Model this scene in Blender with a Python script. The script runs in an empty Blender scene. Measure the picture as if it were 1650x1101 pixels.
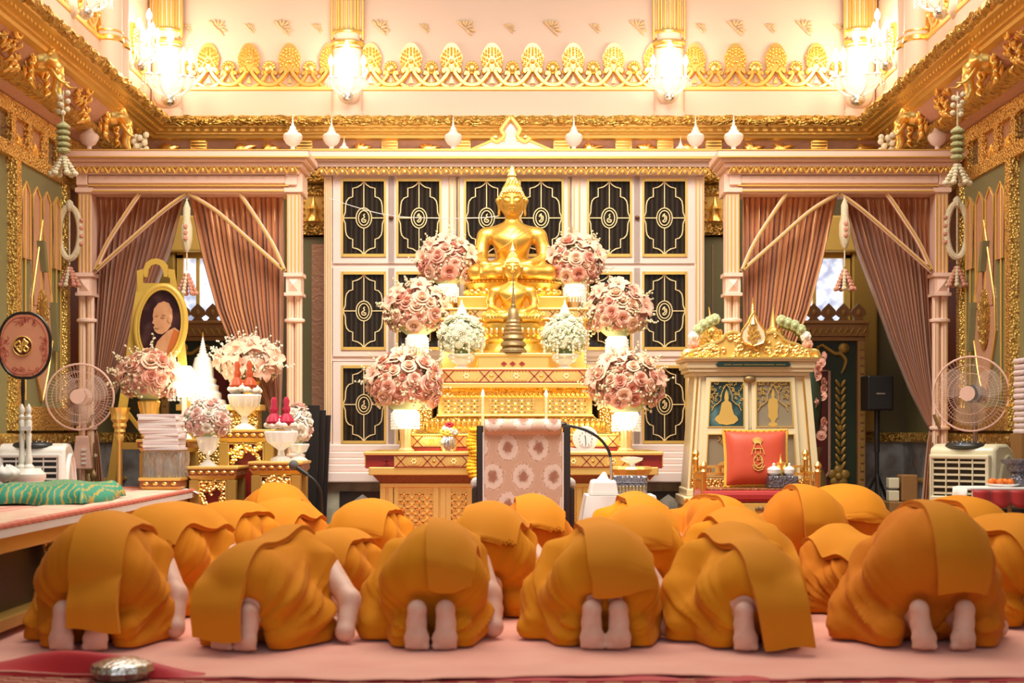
import bpy, math, random
import numpy as np
from mathutils import Vector, Matrix, noise as mnoise
PI = math.pi
C = bpy.context.scene.collection
F = 2292.0; CX = 827.0; CY = 692.0          # focal length in pixels, vanishing point; eye height 1 m
def SX(px, Y): return (px - CX) * Y / F
def SZ(py, Y): return 1.0 + (CY - py) * Y / F
def LN(n, Y): return n * Y / F
def lin(r, g, b): return tuple(((c/255)/12.92 if c/255 <= .04045 else ((c/255+.055)/1.055)**2.4) for c in (r, g, b)) + (1.0,)

# ---------------------------------------------------------------- materials
M = {}
def mat(name, col, rough=.5, metal=0., bump=None, mix=None, emit=None, sheen=0., trans=0., spec=.5, coat=0., alpha=1.):
    """bump=(kind, scale, strength, dist); mix=(kind, scale, colour2, lo, hi)"""
    m = bpy.data.materials.new(name); m.use_nodes = True
    nt = m.node_tree; b = nt.nodes['Principled BSDF']
    b.inputs['Base Color'].default_value = col
    b.inputs['Roughness'].default_value = rough; b.inputs['Metallic'].default_value = metal
    b.inputs['Specular IOR Level'].default_value = spec
    if sheen: b.inputs['Sheen Weight'].default_value = sheen
    if trans: b.inputs['Transmission Weight'].default_value = trans
    if coat: b.inputs['Coat Weight'].default_value = coat
    if alpha < 1: b.inputs['Alpha'].default_value = alpha
    if emit: b.inputs['Emission Color'].default_value = emit[0]; b.inputs['Emission Strength'].default_value = emit[1]
    tc = nt.nodes.new('ShaderNodeTexCoord')
    def tex(kind, scale):
        mp = nt.nodes.new('ShaderNodeMapping'); nt.links.new(tc.outputs['Object'], mp.inputs['Vector'])
        sc = scale if isinstance(scale, tuple) else (scale,)*3
        mp.inputs['Scale'].default_value = sc
        if kind == 'noise':
            t = nt.nodes.new('ShaderNodeTexNoise'); t.inputs['Scale'].default_value = 1; t.inputs['Detail'].default_value = 4; o = t.outputs['Fac']
        elif kind == 'voronoi':
            t = nt.nodes.new('ShaderNodeTexVoronoi'); t.inputs['Scale'].default_value = 1; o = t.outputs['Distance']
        elif kind == 'edge':
            t = nt.nodes.new('ShaderNodeTexVoronoi'); t.feature = 'DISTANCE_TO_EDGE'; t.inputs['Scale'].default_value = 1; o = t.outputs['Distance']
        elif kind == 'wave':
            t = nt.nodes.new('ShaderNodeTexWave'); t.inputs['Scale'].default_value = 1; t.inputs['Distortion'].default_value = 6; t.inputs['Detail'].default_value = 3; o = t.outputs['Fac']
        elif kind == 'rings':
            t = nt.nodes.new('ShaderNodeTexWave'); t.wave_type = 'RINGS'; t.inputs['Scale'].default_value = 1; t.inputs['Distortion'].default_value = 9; t.inputs['Detail'].default_value = 2; o = t.outputs['Fac']
        else:
            t = nt.nodes.new('ShaderNodeTexChecker'); t.inputs['Scale'].default_value = 1; o = t.outputs['Fac']
        nt.links.new(mp.outputs['Vector'], t.inputs['Vector']); return o
    if mix:
        o = tex(mix[0], mix[1])
        r = nt.nodes.new('ShaderNodeMapRange'); r.inputs['From Min'].default_value = mix[3]; r.inputs['From Max'].default_value = mix[4]
        nt.links.new(o, r.inputs['Value'])
        x = nt.nodes.new('ShaderNodeMix'); x.data_type = 'RGBA'
        x.inputs['A'].default_value = col; x.inputs['B'].default_value = mix[2]
        nt.links.new(r.outputs['Result'], x.inputs['Factor']); nt.links.new(x.outputs['Result'], b.inputs['Base Color'])
        if len(mix) > 5:   # lacquer and painted crevice shade in the recesses are not metallic
            v = nt.nodes.new('ShaderNodeMapRange'); v.inputs['To Min'].default_value = metal; v.inputs['To Max'].default_value = mix[5]
            nt.links.new(r.outputs['Result'], v.inputs['Value']); nt.links.new(v.outputs['Result'], b.inputs['Metallic'])
    if bump:
        o = tex(bump[0], bump[1])
        n = nt.nodes.new('ShaderNodeBump'); n.inputs['Strength'].default_value = bump[2]; n.inputs['Distance'].default_value = bump[3]
        nt.links.new(o, n.inputs['Height']); nt.links.new(n.outputs['Normal'], b.inputs['Normal'])
    M[name] = m; return m
GOLD = (1.0, .66, .19, 1); GOLD2 = (.86, .52, .12, 1); RED = (.26, .022, .014, 1)
mat('gold', GOLD, .28, .92)
mat('gold_statue', (.84, .52, .10, 1), .36, .85, bump=('noise', 30, .05, .01))
mat('gold_satin', (.92, .63, .19, 1), .42, .8)
mat('gold_paint', (.80, .52, .12, 1), .4, .25)
mat('gold_line', (.85, .55, .14, 1), .35, .5)
mat('gold_carved', GOLD, .3, .9, bump=('voronoi', 55, .8, .014), mix=('voronoi', 55, (.30, .12, .03, 1), .55, .85, .3))  # recesses darkened in the colour: lacquer plus painted crevice shade
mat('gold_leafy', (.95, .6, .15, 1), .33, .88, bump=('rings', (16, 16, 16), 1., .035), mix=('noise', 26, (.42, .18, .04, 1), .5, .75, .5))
mat('gold_fine', GOLD, .3, .9, bump=('voronoi', 70, 1., .012))
mat('gold_panel', (.95, .6, .16, 1), .35, .85, bump=('edge', 40, 1., .012), mix=('edge', 40, RED, .05, .0, .2))
mat('gold_dull', (.50, .31, .07, 1), .45, .5)
mat('bronze', (.35, .24, .11, 1), .45, .7, bump=('noise', 60, .3, .01))
mat('red_lacquer', (.30, .02, .012, 1), .3)
mat('red_brown', (.33, .11, .04, 1), .4, .2, bump=('voronoi', 60, .6, .01))
mat('pink_wall', (.82, .60, .47, 1), .55, bump=('noise', 6, .06, .02))
mat('pink_paint', (.88, .70, .62, 1), .35, bump=('noise', 40, .03, .005))
mat('pink_portal', (.90, .62, .49, 1), .38, bump=('noise', 40, .03, .005))
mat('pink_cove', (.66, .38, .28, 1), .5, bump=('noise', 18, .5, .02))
mat('olive', (.23, .215, .10, 1), .5, bump=('noise', 20, .05, .01))
mat('olive_dark', (.15, .12, .055, 1), .6)
mat('maroon_wall', (.25, .06, .035, 1), .55)
mat('pink_panel', (.62, .33, .2, 1), .5, bump=('rings', 18, .4, .01))
mat('dado', (.46, .45, .44, 1), .2, mix=('noise', 5, (.24, .2, .17, 1), .4, .65))
mat('marble_green', (.48, .44, .32, 1), .2, mix=('noise', 6, (.3, .27, .18, 1), .4, .65))
mat('marble_dark', (.035, .028, .025, 1), .15)
mat('marble_grey', (.45, .40, .33, 1), .2, mix=('noise', 10, (.28, .25, .2, 1), .4, .65))
mat('floor', (.18, .1, .07, 1), .25, mix=('noise', 4, (.1, .05, .04, 1), .4, .6))
mat('glass_dark', (.018, .011, .007, 1), .08, mix=('wave', (7, 1, .3), (.042, .030, .020, 1), .45, 1.), spec=.25)  # unlit interior and faint vertical reflections painted into the pane colour
mat('mirror', (.36, .3, .22, 1), .2, .6, mix=('noise', 9, (.22, .16, .1, 1), .35, .65))
mat('knob', (.16, .06, .03, 1), .3, .3)
mat('curtain', (.72, .36, .165, 1), .30, .45, bump=('noise', (60, 60, 8), .12, .01), sheen=.25)
mat('robe', (.60, .205, .008, 1), .78, bump=('noise', 260, .10, .003), sheen=.03, spec=.12)
mat('robe_b', (.58, .175, .009, 1), .78, bump=('noise', 260, .10, .003), sheen=.03, spec=.12)
mat('robe_c', (.63, .235, .008, 1), .78, bump=('noise', 260, .10, .003), sheen=.03, spec=.12)
mat('sash', (.62, .225, .012, 1), .72, bump=('noise', (300, 300, 300), .10, .003), sheen=.03, spec=.12)
mat('skin', (.74, .47, .37, 1), .5, mix=('noise', 14, (.66, .38, .28, 1), .4, .7), bump=('noise', 90, .12, .003))
mat('carpet_pink', (.86, .40, .30, 1), .9, mix=('noise', 3, (.80, .33, .25, 1), .4, .7), bump=('noise', 150, .25, .005), sheen=.3)
mat('carpet_red', (.26, .012, .02, 1), .9, mix=('checker', (14, 30, 1), (.46, .22, .12, 1), .4, .6), bump=('noise', 150, .3, .005))
mat('cloth_red', (.52, .012, .02, 1), .6, bump=('noise', 200, .1, .004), sheen=.2)
mat('velvet_red', (.42, .012, .010, 1), .6, bump=('noise', 90, .1, .004), sheen=.3)
mat('cushion_red', (.55, .060, .018, 1), .55, bump=('noise', 25, .1, .01), sheen=.2)
mat('cord_yellow', (.85, .50, .06, 1), .6, bump=('wave', 60, .6, .006))
mat('marigold', (.9, .5, .01, 1), .7, bump=('voronoi', 90, .8, .008))
mat('white_cloth', (.80, .76, .73, 1), .8, bump=('noise', 12, .15, .02))
mat('white_paint', (.82, .78, .70, 1), .35)
mat('cream', (.80, .68, .42, 1), .32, coat=.2)
mat('cream_plain', (.72, .66, .46, 1), .28, coat=.3)
mat('paper', (.84, .78, .75, 1), .7)
mat('paper_pink', (.75, .62, .62, 1), .7)
mat('crystal', (.95, .93, .9, 1), .06, trans=.55, spec=.8, emit=((1, .9, .75, 1), .12))
mat('glass', (.95, .93, .9, 1), .04, trans=.9, spec=.8)
mat('crystal_lit', (1, .95, .85, 1), .1, trans=.3, emit=((1, .84, .6, 1), 1.5))
mat('bulb', (1, .95, .85, 1), .3, emit=((1, .88, .68, 1), 22.))
mat('lamp_glow', (1, .95, .85, 1), .3, emit=((1, .88, .68, 1), 1.7))
mat('flame', (1, .9, .6, 1), .3, emit=((1, .8, .4, 1), 14.))
mat('wax', (.88, .72, .40, 1), .45)
mat('white_glaze', (.86, .82, .76, 1), .14, coat=.5)
mat('rose_a', (.78, .37, .26, 1), .6, sheen=.2); mat('rose_b', (.82, .46, .34, 1), .6, sheen=.2); mat('rose_c', (.84, .55, .38, 1), .6, sheen=.2)
mat('rose_pale', (.84, .56, .49, 1), .6, sheen=.2); mat('rose_white', (.86, .80, .70, 1), .6, sheen=.2)
mat('blossom_white', (.82, .81, .60, 1), .6); mat('blossom_cream', (.85, .72, .5, 1), .6)
mat('gilt_cream', (.92, .70, .36, 1), .4, .2); mat('gilt_pale', (.80, .56, .30, 1), .5, .2); mat('amber_glass', (.80, .62, .34, 1), .1, trans=.45, spec=.8); mat('leaf', (.17, .25, .07, 1), .55); mat('leaf_pale', (.5, .55, .28, 1), .55)
mat('flower_red', (.55, .01, .02, 1), .6); mat('flower_orange', (.46, .07, .015, 1), .5); mat('flower_magenta', (.45, .012, .05, 1), .6)
mat('flower_yellow', (.88, .68, .08, 1), .6); mat('garland', (.78, .68, .46, 1), .7, bump=('voronoi', 160, .8, .006)); mat('garland_green', (.42, .40, .18, 1), .7, bump=('voronoi', 160, .8, .006))
mat('garland_pink', (.72, .32, .22, 1), .7, bump=('voronoi', 160, .8, .006))
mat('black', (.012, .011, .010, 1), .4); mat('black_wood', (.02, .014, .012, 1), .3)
mat('metal', (.62, .60, .58, 1), .25, .9); mat('grey_foam', (.12, .12, .12, 1), .9)
mat('silver_dark', (.20, .20, .24, 1), .3, .7, bump=('voronoi', 60, .8, .008)); mat('silver', (.72, .70, .66, 1), .2, .9, bump=('voronoi', 70, .5, .006))
mat('pink_plastic', (.80, .52, .42, 1), .35); mat('clear_blade', (.75, .6, .5, 1), .1, alpha=.16)
mat('talapat', (.80, .34, .20, 1), .6, bump=('noise', 90, .08, .004)); mat('talapat_pattern', (.62, .15, .10, 1), .6); mat('maroon', (.17, .015, .02, 1), .5)
mat('wood_yellow', (.62, .40, .07, 1), .38, .1); mat('wood_brown', (.30, .15, .05, 1), .45); mat('wood_tan', (.46, .24, .085, 1), .4, .2)
mat('green_cloth', (.03, .30, .19, 1), .6, mix=('wave', (8, 14, 8), (.50, .38, .08, 1), .7, .95)); mat('green_panel', (.028, .045, .022, 1), .4); mat('red_panel', (.16, .015, .014, 1), .45)
mat('table_pink', (.78, .30, .25, 1), .6, mix=('wave', (3, 3, 3), (.85, .55, .42, 1), .55, .9)); mat('table_runner', (.86, .62, .46, 1), .6, mix=('noise', 9, (.80, .42, .36, 1), .45, .65)); mat('trim_rose', (.72, .20, .15, 1), .6, bump=('wave', 60, .5, .006))
mat('teal_glass', (.02, .05, .05, 1), .12, mix=('noise', 9, (.10, .2, .2, 1), .5, .7)); mat('brown_glass', (.28, .23, .15, 1), .15)
mat('nameplate', (.01, .03, .02, 1), .3); mat('portrait_back', (.03, .008, .012, 1), .12, mix=('noise', 7, (.08, .03, .03, 1), .5, .7)); mat('portrait_skin', (.58, .29, .15, 1), .3, mix=('noise', 12, (.45, .2, .09, 1), .45, .75)); mat('portrait_robe', (.50, .13, .03, 1), .35)
mat('orange_fruit', (.85, .2, .02, 1), .45); mat('cooler_dark', (.02, .02, .018, 1), .3); mat('led', (.2, .3, 1, 1), .3, emit=((.2, .35, 1, 1), 3.))
mat('clock_face', (.85, .82, .76, 1), .3); mat('chair_arm', (.55, .5, .46, 1), .6)

def damask():
    m = mat('damask', (.62, .47, .38, 1), .7, bump=('noise', 200, .08, .003)); nt = m.node_tree; b = nt.nodes['Principled BSDF']
    tc = nt.nodes.new('ShaderNodeTexCoord'); sep = nt.nodes.new('ShaderNodeSeparateXYZ'); nt.links.new(tc.outputs['Object'], sep.inputs[0])
    def mth(op, a, bb=None, c=None):
        n = nt.nodes.new('ShaderNodeMath'); n.operation = op
        for i, s in enumerate((a, bb, c)):
            if s is None: continue
            if isinstance(s, (int, float)): n.inputs[i].default_value = s
            else: nt.links.new(s, n.inputs[i])
        return n.outputs[0]
    px, pz = .205, .39
    u = mth('DIVIDE', sep.outputs['X'], px); v = mth('DIVIDE', sep.outputs['Z'], pz/2)
    row = mth('FLOOR', v); off = mth('MULTIPLY', mth('MODULO', mth('ABSOLUTE', row), 2.), .5)
    fu = mth('SUBTRACT', mth('FRACT', mth('ADD', mth('ADD', u, off), 20.)), .5)
    fv = mth('SUBTRACT', mth('FRACT', mth('ADD', v, 20.)), .5)
    r = mth('SQRT', mth('ADD', mth('POWER', mth('MULTIPLY', fu, 2.4), 2.), mth('POWER', mth('MULTIPLY', fv, 1.85), 2.)))
    ns = nt.nodes.new('ShaderNodeTexNoise'); ns.inputs['Scale'].default_value = 55; nt.links.new(tc.outputs['Object'], ns.inputs['Vector'])
    rr = mth('ADD', r, mth('MULTIPLY', mth('SUBTRACT', ns.outputs['Fac'], .5), .5))
    cr = nt.nodes.new('ShaderNodeValToRGB'); e = cr.color_ramp
    e.elements[0].position = 0; e.elements[0].color = (.30, .13, .09, 1)
    for p, c in ((.30, (.36, .17, .11, 1)), (.44, (.62, .50, .42, 1)), (.60, (.70, .56, .49, 1)), (.80, (.68, .54, .46, 1)), (.84, (.42, .24, .15, 1)), (.92, (.62, .44, .33, 1))):
        k = e.elements.new(p); k.color = c
    e.elements[-1].position = 1; e.elements[-1].color = (.55, .36, .26, 1)
    nt.links.new(rr, cr.inputs[0]); nt.links.new(cr.outputs[0], b.inputs['Base Color'])
damask()

# ---------------------------------------------------------------- mesh collector
WL = {}
def wl(o): return WL.get(o.name, Vector((0, 0, 0))) if o else Vector((0, 0, 0))
class MB:
    def __init__(s): s.v = []; s.f = []
    def add(s, vs, fs):
        n = len(s.v); s.v.extend(tuple(p) for p in vs); s.f.extend(tuple(i+n for i in q) for q in fs); return s
    def box(s, x0, x1, y0, y1, z0, z1):
        if x0 > x1: x0, x1 = x1, x0
        return s.frus((x0, x1, y0, y1), (x0, x1, y0, y1), z0, z1)
    def frus(s, a, b, z0, z1):
        v = [(a[0], a[2], z0), (a[1], a[2], z0), (a[1], a[3], z0), (a[0], a[3], z0), (b[0], b[2], z1), (b[1], b[2], z1), (b[1], b[3], z1), (b[0], b[3], z1)]
        return s.add(v, [(3, 2, 1, 0), (4, 5, 6, 7), (0, 1, 5, 4), (1, 2, 6, 5), (2, 3, 7, 6), (3, 0, 4, 7)])
    def lathe(s, prof, c=(0, 0, 0), seg=24, sy=1., mt=None, flute=0, fa=.06):
        v = []; n = len(prof); seg = max(seg, flute*5)
        for r, z in prof:
            for i in range(seg):
                a = 2*PI*i/seg; q = r*(1 + (fa*math.cos(flute*a) if flute else 0))
                p = Vector((q*math.cos(a), q*math.sin(a)*sy, z))
                if mt: p = mt @ p
                v.append((p[0]+c[0], p[1]+c[1], p[2]+c[2]))
        f = [(k*seg+i, k*seg+(i+1) % seg, (k+1)*seg+(i+1) % seg, (k+1)*seg+i) for k in range(n-1) for i in range(seg)]
        f += [tuple(range(seg))[::-1], tuple((n-1)*seg+i for i in range(seg))]
        return s.add(v, f)
    def tube(s, pts, r, seg=8, closed=False, flat=None):
        pts = [Vector(p) for p in pts]; v = []
        if isinstance(r, (list, tuple)) and 3 <= len(pts) <= 6 and not closed:
            k = len(pts); pts = spline(pts, 4); r = [float(np.interp(i/4, range(k), r)) for i in range(len(pts))]
        n = len(pts)
        up = None
        for k, p in enumerate(pts):
            a = pts[k-1] if (k or closed) else p; b = pts[(k+1) % n] if (k < n-1 or closed) else p
            t = (b-a); t = t.normalized() if t.length > 1e-9 else Vector((0, 0, 1))
            if up is None:
                up = Vector((0, 1, 0)) if abs(t.y) < .9 else Vector((1, 0, 0))
            e1 = (up - t*up.dot(t)); e1 = e1.normalized() if e1.length > 1e-6 else t.orthogonal().normalized()
            e2 = t.cross(e1); up = e1
            rr = r[k] if isinstance(r, (list, tuple)) else r
            for i in range(seg):
                a_ = 2*PI*(i+.5)/seg
                v.append(p + e1*(rr*math.cos(a_)*(flat or 1)) + e2*(rr*math.sin(a_)))
        m = n if closed else n-1
        f = [(k*seg+i, k*seg+(i+1) % seg, ((k+1) % n)*seg+(i+1) % seg, ((k+1) % n)*seg+i) for k in range(m) for i in range(seg)]
        if not closed: f += [tuple(range(seg))[::-1], tuple((n-1)*seg+i for i in range(seg))]
        return s.add(v, f)
    def prism(s, poly, y0, y1, ax='y'):
        n = len(poly); v = []
        for y in (y0, y1):
            for (x, z) in poly: v.append((x, y, z) if ax == 'y' else (y, x, z) if ax == 'x' else (x, z, y))
        f = [tuple(range(n)), tuple(range(2*n-1, n-1, -1))] + [(i, i+n, (i+1) % n+n, (i+1) % n) for i in range(n)]
        return s.add(v, f)
    def ball(s, c, r, seg=12, rings=8, mt=None):
        r = r if isinstance(r, tuple) else (r, r, r); v = []
        def P(x, y, z):
            p = Vector((x*r[0], y*r[1], z*r[2]));
            if mt: p = mt @ p
            v.append((p[0]+c[0], p[1]+c[1], p[2]+c[2]))
        P(0, 0, -1)
        for j in range(1, rings):
            t = -PI/2 + PI*j/rings
            for i in range(seg): P(math.cos(t)*math.cos(2*PI*i/seg), math.cos(t)*math.sin(2*PI*i/seg), math.sin(t))
        P(0, 0, 1); N = len(v)-1
        f = [(0, 1+(i+1) % seg, 1+i) for i in range(seg)]
        for j in range(rings-2):
            for i in range(seg): f.append((1+j*seg+i, 1+j*seg+(i+1) % seg, 1+(j+1)*seg+(i+1) % seg, 1+(j+1)*seg+i))
        f += [(N, N-seg+i, N-seg+(i+1) % seg) for i in range(seg)]
        return s.add(v, f)
    def grid(s, fn, nu, nv, cu=False):
        v = [fn(i/(nu if cu else nu-1), j/(nv-1)) for j in range(nv) for i in range(nu)]
        f = [(j*nu+i, j*nu+(i+1) % nu, (j+1)*nu+(i+1) % nu, (j+1)*nu+i) for j in range(nv-1) for i in range(nu if cu else nu-1)]
        return s.add(v, f)
    def raw(s, va, fa): return s.add([tuple(p) for p in va], [tuple(q) for q in fa])
    def xf(s, mt): s.v = [tuple(mt @ Vector(p)) for p in s.v]; return s
    def build(s, name, m, parent=None, smooth=35, bev=0, solid=0, sub=0, loc=None):
        me = bpy.data.meshes.new(name); o_ = wl(parent) if loc is None else Vector(loc)
        me.from_pydata([(p[0]-o_.x, p[1]-o_.y, p[2]-o_.z) for p in s.v], [], s.f); me.update()
        if isinstance(m, str): m = M[m]
        me.materials.append(m)
        if smooth:
            me.polygons.foreach_set('use_smooth', [True]*len(me.polygons)); me.set_sharp_from_angle(angle=math.radians(smooth))
        o = bpy.data.objects.new(name, me); C.objects.link(o)
        if parent: o.parent = parent; WL[o.name] = wl(parent)
        else:
            o.location = o_ if loc is not None else (0, 0, 0); WL[o.name] = Vector(o.location)
        if bev:
            b = o.modifiers.new('b', 'BEVEL'); b.width = bev; b.segments = 2; b.limit_method = 'ANGLE'
        if solid:
            b = o.modifiers.new('s', 'SOLIDIFY'); b.thickness = solid; b.offset = 0
        if sub:
            b = o.modifiers.new('u', 'SUBSURF'); b.levels = sub; b.render_levels = sub
        return o
def tag(o, label, cat, group=None):
    o['label'] = label; o['category'] = cat
    if group: o['group'] = group
    return o
def thing(name, label, cat, loc, group=None):
    o = bpy.data.objects.new(name, None); C.objects.link(o); o.location = loc; o.empty_display_size = .1
    WL[o.name] = Vector(loc); return tag(o, label, cat, group)
def struct(o): o['kind'] = 'structure'; return o
def stuff(o): o['kind'] = 'stuff'; return o
def kids(o): return [c for c in bpy.data.objects if c.parent == o]
KID = {}
def inst(src, name, parent, loc=(0, 0, 0), rot=None, sc=None):
    """another object of the same mesh under parent, loc in the parent's frame"""
    o = bpy.data.objects.new(name, src.data if hasattr(src, 'data') else src); C.objects.link(o); o.parent = parent; o.location = loc
    if rot is not None: o.rotation_euler = rot
    if sc is not None: o.scale = (sc,)*3 if isinstance(sc, (int, float)) else sc
    WL[o.name] = wl(parent); return o
def mesh_only(mb, name, m, smooth=35):
    o = mb.build(name, m, smooth=smooth); me = o.data; bpy.data.objects.remove(o); return me
def dup(root, loc=None, rotz=None, label=None, sc=None):
    tree = {}
    for c in bpy.data.objects:
        if c.parent: tree.setdefault(c.parent.name, []).append(c)
    def cp(o, par):
        n = o.copy(); C.objects.link(n)
        if par: n.parent = par
        for ch in tree.get(o.name, []): cp(ch, n)
        return n
    r = cp(root, None)
    if loc is not None: r.location = loc
    if rotz is not None: r.rotation_euler = (0, 0, rotz)
    if label: r['label'] = label
    if sc: r.scale = (sc,)*3 if isinstance(sc, (int, float)) else sc
    WL[r.name] = Vector(r.location); return r
def arc(c, r, a0, a1, n=10, ry=None):
    ry = ry or r; return [(c[0]+r*math.cos(a0+(a1-a0)*i/(n-1)), c[1]+ry*math.sin(a0+(a1-a0)*i/(n-1))) for i in range(n)]
def spline(P, n=8):
    """Catmull-Rom through points"""
    P = [Vector(p) for p in P]; out = []
    for i in range(len(P)-1):
        p0 = P[max(i-1, 0)]; p1 = P[i]; p2 = P[i+1]; p3 = P[min(i+2, len(P)-1)]
        for k in range(n):
            t = k/n; out.append(.5*((2*p1)+(p2-p0)*t+(2*p0-5*p1+4*p2-p3)*t*t+(3*p1-p0-3*p2+p3)*t*t*t))
    return out + [P[-1]]
def lerp(a, b, t): return a+(b-a)*t
def interp(xs, ys, x): return float(np.interp(x, xs, ys))

# ---------------------------------------------------------------- signed-distance sculpting (smooth unions meshed with surface nets)
class SDF:
    def __init__(s, lo, hi, h):
        s.lo = np.array(lo, float); s.h = h; s.n = [int(math.ceil((hi[i]-lo[i])/h))+1 for i in range(3)]
        s.ax = [np.float32(lo[i]) + np.arange(s.n[i], dtype=np.float32)*np.float32(h) for i in range(3)]
        s.F = np.full(s.n, 1., np.float32)
    def blk(s, lo, hi, mg):
        sl = []
        for i in range(3):
            a = int(max(0, math.floor((lo[i]-mg-s.lo[i])/s.h))); b = int(min(s.n[i], math.ceil((hi[i]+mg-s.lo[i])/s.h)+1))
            if b <= a: return None
            sl.append(slice(a, b))
        return tuple(sl), s.ax[0][sl[0]][:, None, None], s.ax[1][sl[1]][None, :, None], s.ax[2][sl[2]][None, None, :]
    def put(s, sl, d, k, sub):
        A = s.F[sl]
        if sub:
            h = np.clip(.5-.5*(A+d)/k, 0, 1); s.F[sl] = A*(1-h)-d*h + k*h*(1-h)
        else:
            h = np.clip(.5+.5*(d-A)/k, 0, 1); s.F[sl] = d*(1-h)+A*h - k*h*(1-h)
    def cap(s, a, b, r1, r2=None, k=.03, sub=False):
        r2 = r1 if r2 is None else r2; R = max(r1, r2)
        q = s.blk([min(a[i], b[i])-R for i in range(3)], [max(a[i], b[i])+R for i in range(3)], k*1.5+3*s.h)
        if not q: return s
        sl, x, y, z = q; ba = [b[i]-a[i] for i in range(3)]; L = sum(c*c for c in ba) or 1e-9
        t = np.clip(((x-a[0])*ba[0]+(y-a[1])*ba[1]+(z-a[2])*ba[2])/L, 0, 1)
        d = np.sqrt((x-a[0]-t*ba[0])**2+(y-a[1]-t*ba[1])**2+(z-a[2]-t*ba[2])**2)-(r1+(r2-r1)*t)
        s.put(sl, d, k, sub); return s
    def chain(s, pts, rs, k=.03):
        for i in range(len(pts)-1): s.cap(pts[i], pts[i+1], rs[i], rs[i+1], k)
        return s
    def ell(s, c, r, k=.03, sub=False, rot=None):
        R = max(r); q = s.blk([c[i]-R for i in range(3)], [c[i]+R for i in range(3)], k*1.5+3*s.h)
        if not q: return s
        sl, x, y, z = q; x = x-c[0]; y = y-c[1]; z = z-c[2]
        if rot is not None:
            m = np.array(rot.to_3x3().transposed()); x, y, z = (m[0][0]*x+m[0][1]*y+m[0][2]*z, m[1][0]*x+m[1][1]*y+m[1][2]*z, m[2][0]*x+m[2][1]*y+m[2][2]*z)
        k0 = np.sqrt((x/r[0])**2+(y/r[1])**2+(z/r[2])**2); k1 = np.sqrt((x/r[0]**2)**2+(y/r[1]**2)**2+(z/r[2]**2)**2)+1e-9
        s.put(sl, k0*(k0-1)/k1, k, sub); return s
    def cut_below(s, z0):
        s.F = np.maximum(s.F, (z0-s.ax[2])[None, None, :]); return s
    def at(s, p):
        g = [(p[i]-s.lo[i])/s.h for i in range(3)]; i0 = [min(max(int(math.floor(q)), 0), s.n[j]-2) for j, q in enumerate(g)]
        t = [min(max(g[j]-i0[j], 0), 1) for j in range(3)]; a, b, c = i0; Q = s.F
        def l(u, v, w): return float(Q[a+u, b+v, c+w])
        r = 0
        for u in (0, 1):
            for v in (0, 1):
                for w in (0, 1): r += l(u, v, w)*(t[0] if u else 1-t[0])*(t[1] if v else 1-t[1])*(t[2] if w else 1-t[2])
        return r
    def mesh(s):
        Fm = np.pad(s.F, 1, constant_values=1.); lo = s.lo-s.h; n = Fm.shape; I = Fm < 0
        S = [(a, b, c) for a in (0, 1) for b in (0, 1) for c in (0, 1)]
        sh = lambda A, o: A[o[0]:n[0]-1+o[0], o[1]:n[1]-1+o[1], o[2]:n[2]-1+o[2]]
        cnt = sum(sh(I, o).astype(np.int8) for o in S); act = (cnt > 0) & (cnt < 8)
        idx = np.full(act.shape, -1, np.int64); ii = np.argwhere(act); idx[act] = np.arange(len(ii))
        P = np.zeros((len(ii), 3)); W_ = np.zeros(len(ii))
        val = {o: Fm[ii[:, 0]+o[0], ii[:, 1]+o[1], ii[:, 2]+o[2]].astype(float) for o in S}
        for o in S:
            for ax in range(3):
                if o[ax]: continue
                q = list(o); q[ax] = 1; q = tuple(q); a = val[o]; b = val[q]; c = (a < 0) != (b < 0)
                t = np.where(c, a/np.where(c, a-b, 1), 0); e = np.array(o, float)[None].repeat(len(ii), 0); e[:, ax] = t
                P[c] += e[c]; W_[c] += 1
        P = lo + (ii + P/W_[:, None])*s.h
        faces = []
        for ax in range(3):
            u, v = (ax+1) % 3, (ax+2) % 3
            a = np.take(I, range(0, n[ax]-1), ax); b = np.take(I, range(1, n[ax]), ax)
            c = np.argwhere(a != b)
            ok = (c[:, u] > 0) & (c[:, v] > 0) & (c[:, u] < n[u]-1) & (c[:, v] < n[v]-1); c = c[ok]
            ins = I[c[:, 0], c[:, 1], c[:, 2]]
            def g(du, dv):
                k = c.copy(); k[:, u] += du; k[:, v] += dv; return idx[k[:, 0], k[:, 1], k[:, 2]]
            q = np.stack([g(-1, -1), g(0, -1), g(0, 0), g(-1, 0)], 1); q[~ins] = q[~ins][:, ::-1]
            faces.append(q[(q >= 0).all(1)])
        return P, np.concatenate(faces)
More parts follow.
